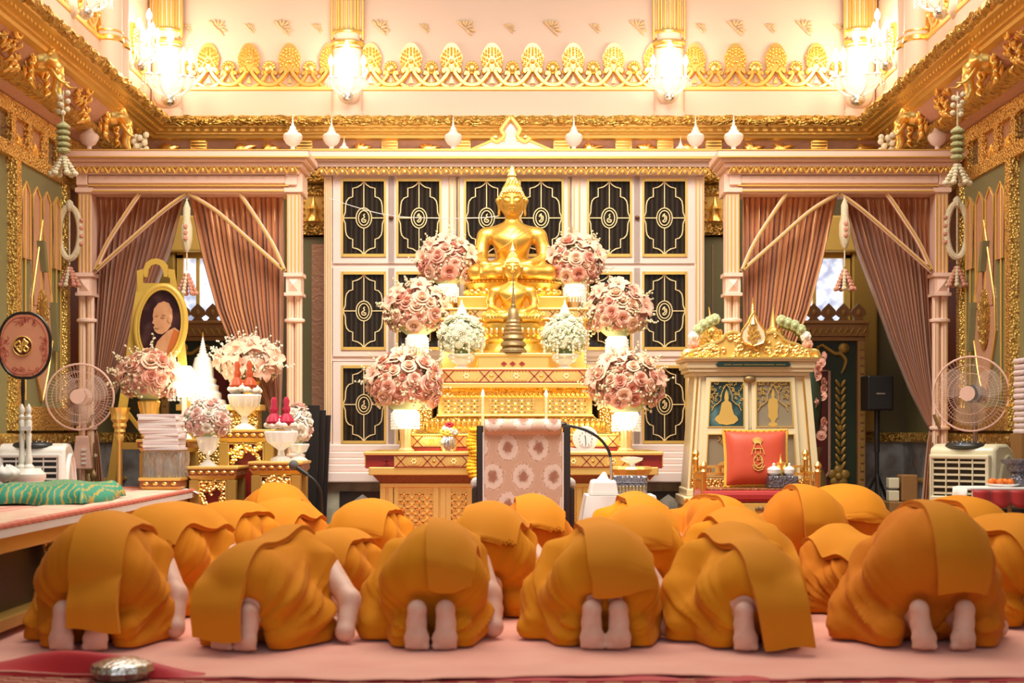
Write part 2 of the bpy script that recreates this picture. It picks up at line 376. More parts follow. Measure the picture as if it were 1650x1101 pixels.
# ================================================================ THE ROOM
random.seed(4)
struct(MB().box(-4.2, 4.2, 1.5, 14.2, -.12, 0).build('floor', 'floor', smooth=0))
WB, WS = 13.41, 3.70            # back wall, side walls
CREF, DREF = 3.09, 12.8         # cornice reference: half width and depth of its outermost edge
def sweep(mb, prof, ns=40, nb=40, y0=5.0, jit=0., closed=True):
    """profile of (inset, z) run along left wall, back wall and right wall with mitred corners"""
    st = []
    for i in range(ns): st.append(('l', i/ns))
    for i in range(nb): st.append(('b', i/nb))
    for i in range(ns+1): st.append(('r', i/ns))
    n = len(prof); v = []
    for kind, t in st:
        for (d, z) in prof:
            if jit:
                q = Vector((t*ns*.37 + (0 if kind == 'l' else 90 if kind == 'b' else 200), d*60, z*60)); j = jit*mnoise.noise(q); d2 = d+j; z2 = z+jit*.8*mnoise.noise(q+Vector((7, 3, 9)))
            else: d2, z2 = d, z
            w = CREF+d2; yb = DREF+d2
            if kind == 'l': p = (-w, lerp(y0, yb, t), z2)
            elif kind == 'b': p = (lerp(-w, w, t), yb, z2)
            else: p = (w, lerp(yb, y0, t), z2)
            v.append(p)
    f = []
    for k in range(len(st)-1):
        for i in range(n if closed else n-1):
            f.append((k*n+i, k*n+(i+1) % n, (k+1)*n+(i+1) % n, (k+1)*n+i))
    return mb.add(v, f)
# lower walls, with thickness
struct(MB().box(-WS-.25, -WS, 2, WB+.25, 0, 3.45).build('wall_left', 'olive', smooth=0))
struct(MB().box(WS, WS+.25, 2, WB+.25, 0, 3.45).build('wall_right', 'olive', smooth=0))
struct(MB().box(-WS-.25, WS+.25, WB, WB+.25, 0, 3.6).build('wall_back', 'olive_dark', smooth=0))
# upper walls
uw = CREF+.23; ub = DREF+.23
struct(MB().box(-uw-.4, uw+.4, ub, ub+.3, 3.80, 6.2).build('wall_back_upper', 'pink_wall', smooth=0))
struct(MB().box(-uw-.4, -uw, 2, ub, 3.80, 6.2).build('wall_left_upper', 'pink_wall', smooth=0))
struct(MB().box(uw, uw+.4, 2, ub, 3.80, 6.2).build('wall_right_upper', 'pink_wall', smooth=0))
# cornice
circ = [(.055-.055*math.cos(a), 3.79+.045*math.sin(a)) for a in [-1.5, -.9, -.4, 0, .4, .9, 1.5]]
struct(sweep(MB(), circ+[(.3, 3.84), (.3, 3.74)], 330, 330, jit=.022).build('trim_1', 'gold_leafy', smooth=50))
t2 = sweep(MB(), [(.05, 3.755), (.06, 3.735), (.11, 3.73), (.12, 3.712), (.16, 3.708), (.16, 3.69), (.19, 3.686), (.20, 3.662), (.24, 3.65), (.45, 3.65), (.45, 3.755)])
for k in range(78):
    x = -3.2+k*6.4/77; t2.box(x-.02, x+.02, DREF+.105, DREF+.17, 3.709, 3.732)
for s in (-1, 1):
    for k in range(90):
        y = 6+k*6.8/89; x0, x1 = sorted((s*(CREF+.105), s*(CREF+.16))); t2.box(x0, x1, y-.014, y+.014, 3.709, 3.732)
struct(t2.build('trim_2', 'gold_satin', smooth=30))
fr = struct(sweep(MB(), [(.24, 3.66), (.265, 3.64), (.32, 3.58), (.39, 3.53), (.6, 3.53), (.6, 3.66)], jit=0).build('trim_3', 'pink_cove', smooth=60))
for px in (320, 490, 628, 745, 905, 1005, 1072, 1150, 1320):
    b = MB(); x = SX(px, 13.06)
    for i in range(4): b.lathe([(.02, -.07), (.024, -.03), (.024, .03), (.02, .07)], (x, 13.06+.01*i, 3.64-.026*i), 10, mt=Matrix.Rotation(PI/2, 4, 'Y'))
    b.box(x-.075, x+.075, 13.06, 13.2, 3.53, 3.655); b.build('bracket', 'gold', fr)
def acanthus(mb, u, v, s, seed=0, n=9):
    """a spray of gilt leaves in a plane, returned as (u, v) centred tubes through callback"""
    rr = random.Random(seed)
    for k in range(n):
        a = -PI*.1+PI*1.2*k/(n-1); L = s*rr.uniform(.6, 1.)
        yield [(u+math.cos(a)*L*t*(1+.0*t)+.25*L*t*t*math.sin(3*a), v+math.sin(a)*L*t-.2*L*t*t) for t in (0, .35, .7, 1)]
def relief_back(px0, seed):
    b = MB()
    for P in acanthus(b, SX(px0, 13.1), 3.56, .14, seed): b.tube([(x, 13.06+.01*i, z) for i, (x, z) in enumerate(P)], [.014, .022, .018, .004], 6)
    b.build('acanthus_relief', 'gold', fr)
for i, px in enumerate((270, 390, 435, 580, 690, 800, 860, 950, 1040, 1110, 1210, 1255, 1390)): relief_back(px, i)
struct(sweep(MB(), [(.385, 3.54), (.36, 3.52), (.355, 3.49), (.37, 3.46), (.41, 3.445), (.46, 3.44), (.62, 3.44), (.62, 3.54)], 160, 80, jit=.006).build('trim_4', 'gold_leafy', smooth=50))
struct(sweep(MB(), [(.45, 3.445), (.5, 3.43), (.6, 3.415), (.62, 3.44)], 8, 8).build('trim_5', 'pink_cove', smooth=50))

# elephant heads and scroll cartouches on the frieze of the side walls
def elephant_mesh():
    s = SDF((-.22, -.36, -.32), (.22, .08, .2), .0085)
    s.ell((0, -.06, .03), (.105, .13, .12), .02).ell((-.04, -.12, .10), (.055, .07, .05), .03).ell((.04, -.12, .10), (.055, .07, .05), .03)
    s.chain([(0, -.14, .03), (0, -.19, -.06), (0, -.205, -.15), (0, -.185, -.23), (0, -.21, -.29)], [.062, .05, .042, .034, .026], .03)
    for q in (-1, 1):
        s.ell((q*.13, -.03, .0), (.075, .025, .12), .02, rot=Matrix.Rotation(q*.5, 4, 'Z')); s.cap((q*.045, -.15, -.03), (q*.07, -.21, -.09), .032, .022, .02)
        s.ell((q*.075, -.15, .045), (.02, .02, .014), .01)
    s.ell((0, .03, .0), (.16, .05, .17), .03)
    return MB().raw(*s.mesh())
eme = mesh_only(elephant_mesh(), 'elephant_head', 'gold', 60)
tusk = [mesh_only(MB().tube([(q*.07, -.17, -.08), (q*.09, -.22, -.15), (q*.09, -.27, -.19), (q*.08, -.32, -.19)], [.019, .016, .011, .003], 8), 'tusk', 'gold_satin', 60) for q in (-1, 1)]
scr = MB()
for q in (-1, 1):
    for k in range(5): scr.tube([(q*(.1+.02*k), -.03, .12-.07*k), (q*(.17+.01*k), -.05, .08-.07*k), (q*(.15-.01*k), -.06, .03-.07*k)], [.02, .028, .008], 6)
th = [i*.45 for i in range(22)]
scr.tube([(.09*math.cos(a)*(1-a/12), -.07-.004*a, .17+.09*math.sin(a)*(1-a/12)) for a in th], [.024-.0006*i for i in range(22)], 7)
scr = mesh_only(scr, 'ear_scrolls', 'gold', 60)
cart = MB()
cart.tube([(.085*math.cos(a)*(1-a/12), -.07-.006*a, .10+.085*math.sin(a)*(1-a/12)) for a in th], [.026-.0008*i for i in range(22)], 7)
rr = random.Random(3)
for k in range(26):
    x = rr.uniform(-.16, .16); z = rr.uniform(-.22, .05)*(1-abs(x)*1.5); a = rr.uniform(-.8, .8)
    cart.tube([(x, -.02, z), (x+.03*math.sin(a), -.06, z+.03), (x+.07*math.sin(a), -.05, z+.06)], [.012, .018, .004], 6)
cart = mesh_only(cart, 'scroll_cartouche', 'gold', 60)
EL = [(-1, 8.75, 'gilded elephant head at the near end of the left cornice'), (-1, 10.12, 'gilded elephant head on left cornice with a long white garland on its tusk'), (-1, 11.95, 'gilded elephant head on left cornice nearest the back corner, short garland on its tusk'),
      (1, 8.75, 'gilded elephant head at the near end of the right cornice'), (1, 10.12, 'gilded elephant head on right cornice with a long white garland on its tusk'), (1, 11.95, 'gilded elephant head on right cornice nearest the back corner, short garland on its tusk')]
for s, y, lab in EL:
    t = thing('elephant_head', lab, 'wall ornament', (s*(CREF+.33), y, 3.585), 'elephant heads along the side cornices')
    inst(eme, 'head', t); inst(tusk[0], 'tusk', t); inst(tusk[1], 'tusk', t); inst(scr, 'ear_scroll', t)
    t.rotation_euler = (0, -s*.0, -s*PI/2); t.scale = (.9,)*3; t.location.z += .035
for s in (-1, 1):
    for y, w in ((9.55, 'between the two near elephant heads'), (11.15, 'between the two far elephant heads'), (12.62, 'in the back corner beside the farthest elephant head')):
        o = bpy.data.objects.new('scroll_cartouche', cart); C.objects.link(o); o.location = (s*(CREF+.33), y, 3.58); o.rotation_euler = (0, 0, -s*PI/2)
        tag(o, 'gilded scroll cartouche on the %s cornice %s' % ('left' if s < 0 else 'right', w), 'wall ornament', 'scroll cartouches on the side cornices')

# band above the doors: gilt relief frame round pink panels and small mirrors
for s, nm in ((-1, 'trim_6'), (1, 'trim_7')):
    b = MB(); x0, x1 = (-WS, -WS+.05) if s < 0 else (WS-.05, WS)
    b.box(x0, x1, 5, WB, 3.30, 3.41); b.box(x0, x1, 5, WB, 2.99, 3.09)
    for y in [5+.36*k for k in range(24)]: b.box(x0, x1, y-.055, y+.055, 3.09, 3.30)
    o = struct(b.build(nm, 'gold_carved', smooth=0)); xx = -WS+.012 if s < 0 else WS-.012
    for k in range(23):
        y = 5+.36*k
        q = MB().box(min(xx, s*WS), max(xx, s*WS), y+.055, y+.305, 3.09, 3.30)
        q.build('mirror_pane' if k % 3 == 2 else 'relief_panel', 'mirror' if k % 3 == 2 else 'pink_panel', o, smooth=0)
        if k % 3 != 2:
            g = MB()
            for P in acanthus(g, y+.18, 3.12, .12, k, 7): g.tube([(xx-s*.012, a, z) for a, z in P], [.012, .016, .014, .004], 6)
            g.build('gilt_spray', 'gold', o)

# door leaves on the side walls, inside gilt frames
def side_door(s, name):
    X = s*WS; x = lambda d: X-s*d            # d = distance out of the wall
    def bx(m, y0, y1, z0, z1, d0, d1): a, b = sorted((x(d0), x(d1))); m.box(a, b, y0, y1, z0, z1); return m
    y0, y1, z0, z1 = 10.40, 11.66, 1.0, 2.99
    m = MB(); bx(m, y0+.1, y1-.09, z0+.16, z1, 0, .03); d = struct(m.build(name, 'olive', smooth=0))
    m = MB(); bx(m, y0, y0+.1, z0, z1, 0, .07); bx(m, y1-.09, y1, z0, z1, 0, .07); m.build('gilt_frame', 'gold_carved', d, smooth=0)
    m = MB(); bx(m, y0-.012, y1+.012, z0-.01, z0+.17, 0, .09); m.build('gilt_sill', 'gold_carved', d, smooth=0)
    ya, yb, yc = y0+.16, y1-.15, (y0+y1)/2
    # pink sunk panels with gilt lines: lancets above, ogee shield with medallion below
    for k in range(4):
        a = lerp(ya, yb, k/4)+.03; b = lerp(ya, yb, (k+1)/4)-.03; zz = (2.28, 1.95, 1.95, 2.28)[k]
        poly = [(a, zz), (b, zz), (b, 2.78), ((a+b)/2, 2.86), (a, 2.78)]
        MB().prism(poly, x(.03), x(.038), 'x').build('lancet_panel', 'pink_panel', d, smooth=0)
        m = MB(); m.tube([(x(.045), p, q) for p, q in poly], .008, 6, closed=True); m.build('gilt_moulding', 'gold_line', d)
    sh = [(yc, 2.62), (yc+.12, 2.3), (yc+.24, 2.0), (yc+.26, 1.75), (yc+.14, 1.45), (yc, 1.22), (yc-.14, 1.45), (yc-.26, 1.75), (yc-.24, 2.0), (yc-.12, 2.3)]
    MB().prism(sh, x(.03), x(.045), 'x').build('shield_panel', 'pink_panel', d, smooth=0)
    m = MB(); m.tube([(x(.05), p, q) for p, q in sh], .008, 6, closed=True)
    for q in (ya+.01, yb-.01, yc-.36, yc+.36): m.tube([(x(.04), q, 1.22), (x(.04), q, 2.86)], .008, 6)
    m.build('gilt_tracery', 'gold_line', d)
    m = MB(); m.ball((x(.05), yc, 1.85), (.03, .13, .24), 16, 10); m.build('medallion', 'gold_leafy', d)
    m = MB(); m.frus(tuple(sorted((x(.03), x(.09)))) + (yc-.03, yc+.03), tuple(sorted((x(.03), x(.09)))) + (yc-.1, yc-.04), 2.22, 2.45)
    m.frus(tuple(sorted((x(.03), x(.09)))) + (yc+.25, yc+.31), tuple(sorted((x(.03), x(.09)))) + (yc+.18, yc+.24), 1.62, 2.0); m.build('carved_bracket', 'olive', d, smooth=0)
side_door(-1, 'door_1'); side_door(1, 'door_2')
for s in (-1, 1):
    a, b = sorted((s*WS, s*(WS-.03)))
    struct(MB().box(a, b, 11.72, 12.25, .98, 2.99).build('trim_8' if s < 0 else 'trim_9', 'maroon_wall', smooth=0))
    m = MB().box(a, b, 5, WB, 0, .93); struct(m.build('baseboard_left' if s < 0 else 'baseboard_right', 'dado', smooth=0))
    m = MB(); a, b = sorted((s*WS, s*(WS-.07))); m.box(a, b, 5, WB, .88, .97); m.box(min(a, b), max(a, b), 5, WB, .52, .56)
    struct(m.build('trim_10' if s < 0 else 'trim_11', 'gold_leafy', smooth=0, bev=.02))
struct(MB().box(-WS, WS, WB-.03, WB, 0, .93).build('baseboard_back', 'dado', smooth=0))
struct(MB().box(-WS, WS, WB-.07, WB, .88, .97).build('trim_12', 'gold_leafy', smooth=0, bev=.02))

# upper back wall: ledge, gilt crest, sprigs, pilasters
struct(MB().box(-uw, uw, ub-.03, ub, 3.75, 4.10).build('trim_13', 'pink_wall', smooth=0, bev=.01))
for s in (-1, 1):
    a, b = sorted((s*uw, s*(uw-.03))); struct(MB().box(a, b, 3, ub, 3.75, 4.10).build('trim_14' if s < 0 else 'trim_15', 'pink_wall', smooth=0, bev=.01))
def crest_large():
    """(u, v) plane at y=0, out is -y"""
    m = MB(); n = 28
    P = []
    for i in range(n):
        a = 2*PI*i/n; r = 1+.06*math.cos(9*a)
        P.append((.098*math.sin(a)*r, .255+(.135 if math.cos(a) > 0 else .11)*math.cos(a)*(1+.12*(math.cos(a) > .9))))
    m.prism(P, -.03, 0)
    m.ball((0, -.035, .235), (.028, .02, .02), 10, 6)
    for ring, (R, k) in enumerate(((.045, 7), (.068, 11), (.088, 15))):
        for i in range(k):
            a = -PI*.75+PI*1.5*i/(k-1); m.ball((R*math.sin(a), -.034, .245+R*1.25*math.cos(a)), (.012, .014, .016), 7, 5)
    for q in (-1, 1):
        pts = spline([(q*.19, 0, .02), (q*.13, 0, .03), (q*.075, 0, .075), (q*.03, 0, .14), (q*.05, 0, .17), (q*.075, 0, .155), (q*.06, 0, .135)], 5)
        m.tube([(p.x, -.025, p.z) for p in pts], .027, 6)
    m.prism([(0, .1), (.022, .04), (-.022, .04)], -.02, 0)
    return m
def crest_small():
    m = MB(); m.ball((0, -.02, .175), (.045, .025, .05), 12, 8)
    for i in range(7): a = -1.4+2.8*i/6; m.ball((.05*math.sin(a), -.025, .175+.055*math.cos(a)), (.014, .014, .018), 7, 5)
    for q in (-1, 1):
        pts = spline([(q*.16, 0, .0), (q*.1, 0, .03), (q*.045, 0, .09), (q*.03, 0, .125), (q*.055, 0, .14), (q*.06, 0, .115)], 5)
        m.tube([(p.x, -.02, p.z) for p in pts], .021, 6)
    m.prism([(0, .09), (.014, .03), (-.014, .03)], -.015, 0)
    return m
cl = mesh_only(crest_large(), 'crest_leaf', 'gold', 50); cs = mesh_only(crest_small(), 'crest_bud', 'gold', 50)
def sprig():
    m = MB(); rr = random.Random(8)
    for k in range(7):
        a = -.9+k*.55; L = rr.uniform(.035, .055)
        m.ball((L*math.cos(a), -.008, L*math.sin(a)), (.026, .008, .010), 8, 5, Matrix.Rotation(-a, 4, 'Y'))
    m.tube([(-.06, -.006, .05), (-.02, -.008, .01), (.05, -.006, -.06)], [.004, .007, .004], 5)
    return m
sp = mesh_only(sprig(), 'gilt_sprig', 'gilt_pale', 50)
zc = 1+550*ub/F; U = LN(65.2, ub)
cb = MB().box(-uw, uw, ub-.04, ub, zc-.035, zc+.012); cb = struct(cb.build('trim_16', 'gold_satin', smooth=0, bev=.012))
x0 = SX(467, ub)
for k in range(-4, 17):
    x = x0+k*U
    if abs(x) > uw-.08: continue
    inst(cl, 'crest_leaf', cb, (x, ub, zc))
    if abs(x+U/2) < uw-.08: inst(cs, 'crest_bud', cb, (x+U/2, ub, zc))
for s in (-1, 1):
    a, b = sorted((s*uw, s*(uw-.04))); c2 = struct(MB().box(a, b, 5, ub, zc-.035, zc+.012).build('trim_17' if s < 0 else 'trim_18', 'gold_satin', smooth=0, bev=.012))
    for k in range(10):
        y = ub-.3-k*U; inst(cl, 'crest_leaf', c2, (s*uw, y, zc), (0, 0, -s*PI/2)); inst(cs, 'crest_bud', c2, (s*uw, y-U/2, zc), (0, 0, -s*PI/2))
wbu = bpy.data.objects['wall_back_upper']
for px in (350, 455, 612, 750, 888, 1027, 1185, 1295): inst(sp, 'gilt_sprig', wbu, (SX(px, ub), ub, SZ(45, ub)), None, 1.25)
for px in (300, 402, 510, 683, 820, 958, 1128, 1240, 1350): inst(sp, 'gilt_sprig', wbu, (SX(px, ub), ub, SZ(46, ub)), None, .8)

def pilaster(x, y, rz, name):
    """half round fluted pilaster; built facing -y about the origin"""
    t = bpy.data.objects.new(name, None); C.objects.link(t); t['kind'] = 'structure'
    zb = 3.8
    m = MB().box(-.14, .14, -.06, .0, zb+.77, 6.2); m.build('backing', 'pink_wall', t, smooth=0)
    m = MB()
    for k in range(9):
        a = PI*k/8; m.tube([(.105*math.cos(a), -.05-.075*math.sin(a), zb+.83), (.105*math.cos(a), -.05-.075*math.sin(a), 6.2)], .0135, 8)
    for q in (-1, 1): m.tube([(q*.14, -.06, zb+.75), (q*.14, -.06, 6.2)], .013, 8)
    m.build('fluting', 'gold_satin', t)
    m = MB(); m.lathe([(.10, zb+.77), (.10, 6.2)], (0, -.05, 0), 20, .7); m.build('shaft', 'pink_wall', t)
    m = MB()
    for z, r, h in ((zb+.82, .135, .018), (zb+.715, .15, .028), (zb+.665, .14, .012)):
        m.lathe([(r-.03, z-h), (r-.008, z-h*.7), (r, z), (r-.008, z+h*.7), (r-.03, z+h)], (0, -.05, 0), 24, .75)
    m.build('gilt_ring', 'gold', t)
    m = MB(); m.lathe([(.15, zb-.02), (.15, zb+.08), (.135, zb+.1), (.135, zb+.66), (.128, zb+.67), (.128, zb+.74), (.115, zb+.75), (.11, zb+.81)], (0, -.05, 0), 24, .75); m.build('base', 'pink_wall', t)
    t.location = (x, y, 0); t.rotation_euler = (0, 0, rz); return t
pilaster(SX(559, ub-.1), ub, 0, 'pilaster'); pilaster(SX(1079, ub-.1), ub, 0, 'pilaster')
pilaster(-uw+.17, ub-.06, .0, 'pilaster'); pilaster(uw-.17, ub-.06, 0, 'pilaster')
# twin columns on the upper side walls
for s in (-1, 1):
    for y in (11.5, 8.3):
        t = bpy.data.objects.new('twin_column', None); C.objects.link(t); t['kind'] = 'structure'; t.location = (s*(uw-.08), y, 3.82)
        for q in (-1, 1):
            MB().lathe([(.105, 0), (.105, 2.3)], (0, q*.1, 0), 20).build('shaft', 'pink_wall', t, loc=(0, 0, 0))
            m = MB()
            for z, r, h in ((.36, .112, .012), (.30, .118, .03), (.74, .112, .02), (.80, .125, .03), (.88, .118, .03), (1.5, .115, .03)): m.lathe([(r-.02, z-h), (r, z-h*.5), (r, z+h*.5), (r-.02, z+h)], (0, q*.1, 0), 20)
            m.build('gilt_ring', 'gold', t, loc=(0, 0, 0))

# ---------------------------------------------------------------- crystal wall sconces
cand = MB().lathe([(.008, 0), (.008, .09), (.016, .095), (.02, .115), (.016, .14), (.004, .165)], (0, 0, 0), 10)
candb = mesh_only(MB().lathe([(.012, .10), (.024, .125), (.022, .15), (.004, .195)], (0, 0, 0), 10), 'bulb', 'bulb', 60)
cands = mesh_only(MB().lathe([(.035, -.012), (.03, 0), (.012, .006), (.012, .10)], (0, 0, 0), 12), 'candle_holder', 'white_glaze', 50)
drop = MB()
def sconce(x, y, z, rz, label, big=1.):
    t = thing('wall_sconce', label, 'wall lamp', (0, 0, 0), 'crystal wall sconces')
    MB().lathe([(.10, -.02), (.095, 0), (.07, .02), (.02, .03)], (0, -.01, -.12), 20, mt=Matrix.Rotation(PI/2, 4, 'X')).build('backplate', 'pink_wall', t)
    MB().ball((0, -.11, -.17), (.055, .05, .05), 14, 8).build('crystal_bowl', 'silver', t)
    MB().lathe([(.02, -.2), (.012, -.12), (.03, -.06), (.012, 0), (.03, .06), (.01, .16)], (0, -.14, 0), 12).build('stem', 'crystal', t)
    for k, (a, R, h) in enumerate(((-2.6, .17, 0), (-2.0, .2, -.02), (-1.57, .13, .12), (-1.14, .2, -.02), (-.54, .17, 0))):
        ex, ey = R*math.cos(a), -.06+R*math.sin(a)
        pts = spline([(0, -.1, -.12), (ex*.5, -.1+(ey+.1)*.5, -.14), (ex*.95, ey*.97, -.08+h*.5), (ex, ey, h)], 5)
        MB().tube(pts, .011, 7).build('arm', 'crystal', t)
        inst(cands, 'candle_holder', t, (ex, ey, h)); inst(candb, 'bulb', t, (ex, ey, h))
        d = MB()
        for q in range(6):
            b = 2*PI*q/6
            for w in range(3): d.ball((ex+.04*math.cos(b), ey+.04*math.sin(b), h-.03-.025*w), (.007, .007, .011), 6, 4)
        d.build('crystal_drops', 'crystal', t)
    t.location = (x, y, z); t.rotation_euler = (0, 0, rz); t.scale = (big,)*3
    lt = bpy.data.lights.new('sconce_light', 'POINT'); lt.energy = 13; lt.color = (1, .86, .64); lt.shadow_soft_size = .16
    lo = bpy.data.objects.new('sconce_light', lt); C.objects.link(lo); v = Vector((0, -.3, .12)); v.rotate(t.rotation_euler); lo.location = Vector((x, y, z))+v
for px, w in ((559, 'second from the left, below a fluted gold pilaster above the pink bookcase'), (1079, 'third from the left, below a fluted gold pilaster above the pink bookcase')): sconce(SX(px, ub-.3), ub-.14, 4.16, 0, 'lit crystal sconce '+w)
sconce(-uw+.2, ub-.2, 4.16, .35, 'blazing crystal sconce in the back left corner', 1.25); sconce(uw-.2, ub-.2, 4.16, -.35, 'lit crystal sconce in the back right corner', 1.25)
sconce(-uw+.02, 12.15, 4.28, PI/2, 'crystal sconce on the upper left wall beside twin pink columns'); sconce(uw-.02, 12.15, 4.28, -PI/2, 'crystal sconce on the upper right wall beside twin pink columns')
sconce(-uw+.02, 10.62, 4.28, PI/2, 'crystal sconce at the top left corner of the picture'); sconce(uw-.02, 10.62, 4.28, -PI/2, 'crystal sconce at the top right corner of the picture')

# ---------------------------------------------------------------- windows on the back wall, capital strips between the furniture
def window(pxa, pxb, pya, pyb, n):
    Y = WB-.04; a, b, z0, z1 = SX(pxa, Y), SX(pxb, Y), SZ(pyb, Y), SZ(pya, Y)
    m = MB(); 
    for x in (a, b): m.box(x-.03, x+.03, Y-.05, WB, z0, z1)
    for z in (z0, z1): m.box(a-.03, b+.03, Y-.05, WB, z-.03, z+.03)
    m.box((a*.65+b*.35)-.015, (a*.65+b*.35)+.015, Y-.04, WB, z0, z1)
    w = struct(m.build('window_%d' % n, 'gold_paint', smooth=0))
    MB().box(a, b, Y, Y+.012, z0, z1).build('pane', 'window_light', w, smooth=0)
    MB().box(a-.12, b+.12, Y-.14, WB, z1+.02, z1+.36).build('gilt_pelmet', 'gold_paint', w, smooth=0, bev=.02)
    for x in (a-.16, b+.16): MB().box(x-.12, x+.12, Y-.08, WB, .97, z1+.36).build('gilt_jamb', 'gold_dull', w, smooth=0, bev=.02)
wm = mat('window_light', (.8, .85, 1, 1), .3); nt = wm.node_tree; b = nt.nodes['Principled BSDF']
tc = nt.nodes.new('ShaderNodeTexCoord'); nz = nt.nodes.new('ShaderNodeTexNoise'); nz.inputs['Scale'].default_value = 7; nz.inputs['Detail'].default_value = 5; nt.links.new(tc.outputs['Object'], nz.inputs['Vector'])
cr = nt.nodes.new('ShaderNodeValToRGB'); cr.color_ramp.elements[0].position = .35; cr.color_ramp.elements[0].color = (.12, .18, .36, 1); cr.color_ramp.elements[1].position = .56; cr.color_ramp.elements[1].color = (.78, .86, 1, 1)
nt.links.new(nz.outputs['Fac'], cr.inputs[0]); nt.links.new(cr.outputs[0], b.inputs['Emission Color']); b.inputs['Emission Strength'].default_value = 1.15
window(292, 372, 412, 560, 1); window(1283, 1363, 412, 560, 2)
def strip(pxa, pxb, name):
    Y = 13.2; a, b = SX(pxa, Y), SX(pxb, Y)
    t = struct(MB().box(a, b, Y, WB, 0, SZ(382, Y)).build(name, 'olive', smooth=0))
    MB().box(a, b, Y-.03, WB, SZ(380, Y), SZ(300, Y)).build('capital_relief', 'gold_paint', t, smooth=0)
    for za, zb in ((380, 362), (316, 300)): MB().box(a, b, Y-.06, WB, SZ(za, Y), SZ(zb, Y)).build('gilt_band', 'gold_leafy', t, smooth=0, bev=.01)
    m = MB(); xc = (a+b)/2
    m.lathe([(.075, SZ(358, Y)), (.05, SZ(352, Y)), (.045, SZ(342, Y)), (.06, SZ(338, Y)), (.02, SZ(330, Y)), (.003, SZ(318, Y))], (xc, Y-.04, 0), 12, .6)
    for q in (-1, 1):
        for k in range(4): m.tube([(xc+q*.08, Y-.03, SZ(358-10*k, Y)), (xc+q*.13, Y-.06, SZ(354-10*k, Y)), (xc+q*.12, Y-.04, SZ(348-10*k, Y))], [.014, .018, .005], 6)
    m.build('gilt_figure', 'gold', t)
    MB().box(a-.05, b+.05, Y-.12, WB, SZ(296, Y), SZ(278, Y)).build('capital', 'gold_leafy', t, smooth=0, bev=.03)
    MB().box(lerp(a, b, .42), lerp(a, b, .9) if pxa < 800 else lerp(a, b, .45), Y-.012, Y, .97, SZ(394, Y)).build('sunk_panel', 'pink_panel', t, smooth=0)
strip(484, 528, 'pilaster_back'); strip(1130, 1172, 'pilaster_back')
# ================================================================ BOOKCASE, CURTAINED PORTALS
YC = 12.4
X_ = lambda p: SX(p, YC); Z_ = lambda p: SZ(p, YC)
base = struct(MB().box(X_(512), X_(1142), YC-.02, WB-.2, 0, Z_(777)).build('trim_19', 'marble_green', smooth=0))
for a, b in ((548, 622), (1030, 1100), (1105, 1142)):
    MB().box(X_(a), X_(b), YC-.035, YC-.02, 0, Z_(792)).build('dark_panel', 'marble_dark', base, smooth=0)
for c in (585, 1076):
    x = X_(c); MB().prism([(x-.19, Z_(822)), (x, Z_(800)+.02), (x+.19, Z_(822)), (x, Z_(842))], YC-.045, YC-.035).build('marble_diamond', 'marble_grey', base, smooth=0)
cab = thing('bookcase', 'wide pale pink glazed bookcase with gilt tracery doors behind the golden altar', 'cabinet', (0, YC, Z_(777)))
MB().box(X_(523), X_(1134), YC+.05, YC+.6, Z_(735), Z_(268)).build('carcass', 'pink_paint', cab, smooth=0)
m = MB()
for k, (a, z0, z1) in enumerate(((498, 777, 760), (503, 760, 748), (510, 748, 738), (514, 738, 728), (518, 728, 716))):
    m.box(X_(a), X_(1655-a), YC-.12+.025*k, YC+.6, Z_(z0), Z_(z1))
m.build('plinth', 'pink_paint', cab, smooth=0, bev=.012)
m = MB()
for z0, z1, a, d in ((247, 259, 499, .16), (259, 264, 504, .13), (264, 272, 510, .09), (272, 284, 519, .05)): m.box(X_(a), X_(1655-a), YC-d, YC+.6, Z_(z1), Z_(z0))
m.build('cornice', 'pink_paint', cab, smooth=0, bev=.008)
m = MB()
for z, d, a in ((247, .165, 499), (259, .165, 499)): m.box(X_(a), X_(1655-a), YC-d, YC-d+.03, Z_(z)-.012, Z_(z)+.008)
m.build('gilt_edge', 'gold_line', cab, smooth=0)
def lace(x0, x1, y, z, pitch=.088, h=.062):
    """row of gilt scalloped leaves"""
    m = MB(); n = int((x1-x0)/pitch)
    for k in range(n):
        x = x0+(k+.5)*(x1-x0)/n; p = pitch*.5
        m.tube([(x-p, y, z), (x-p*.5, y-.012, z+h*.62), (x, y, z+h*.9), (x+p*.5, y-.012, z+h*.62), (x+p, y, z)], .010, 5)
        m.ball((x, y-.008, z+h*.35), (.017, .012, .02), 7, 5); m.ball((x+p, y-.006, z+h*.8), (.014, .01, .014), 6, 4)
    return m
lace(X_(512), X_(1143), YC-.085, Z_(284)).build('gilt_lace', 'gold_line', cab)
for a, b in ((522, 535), (722, 742), (914, 936), (1119, 1135)):
    m = MB(); m.box(X_(a), X_(b), YC+.0, YC+.06, Z_(716), Z_(284)); o = m.build('pilaster', 'pink_paint', cab, smooth=0, bev=.006)
    m = MB(); n = 3
    for k in range(n): x = lerp(X_(a)+.015, X_(b)-.015, k/(n-1)); m.box(x-.005, x+.005, YC-.006, YC, Z_(712), Z_(288))
    m.build('gilt_reed', 'gold_line', o, smooth=0)
for z0, z1 in ((422, 432), (572, 582)): MB().box(X_(535), X_(1119), YC+.02, YC+.06, Z_(z1), Z_(z0)).build('rail', 'pink_paint', cab, smooth=0, bev=.004)
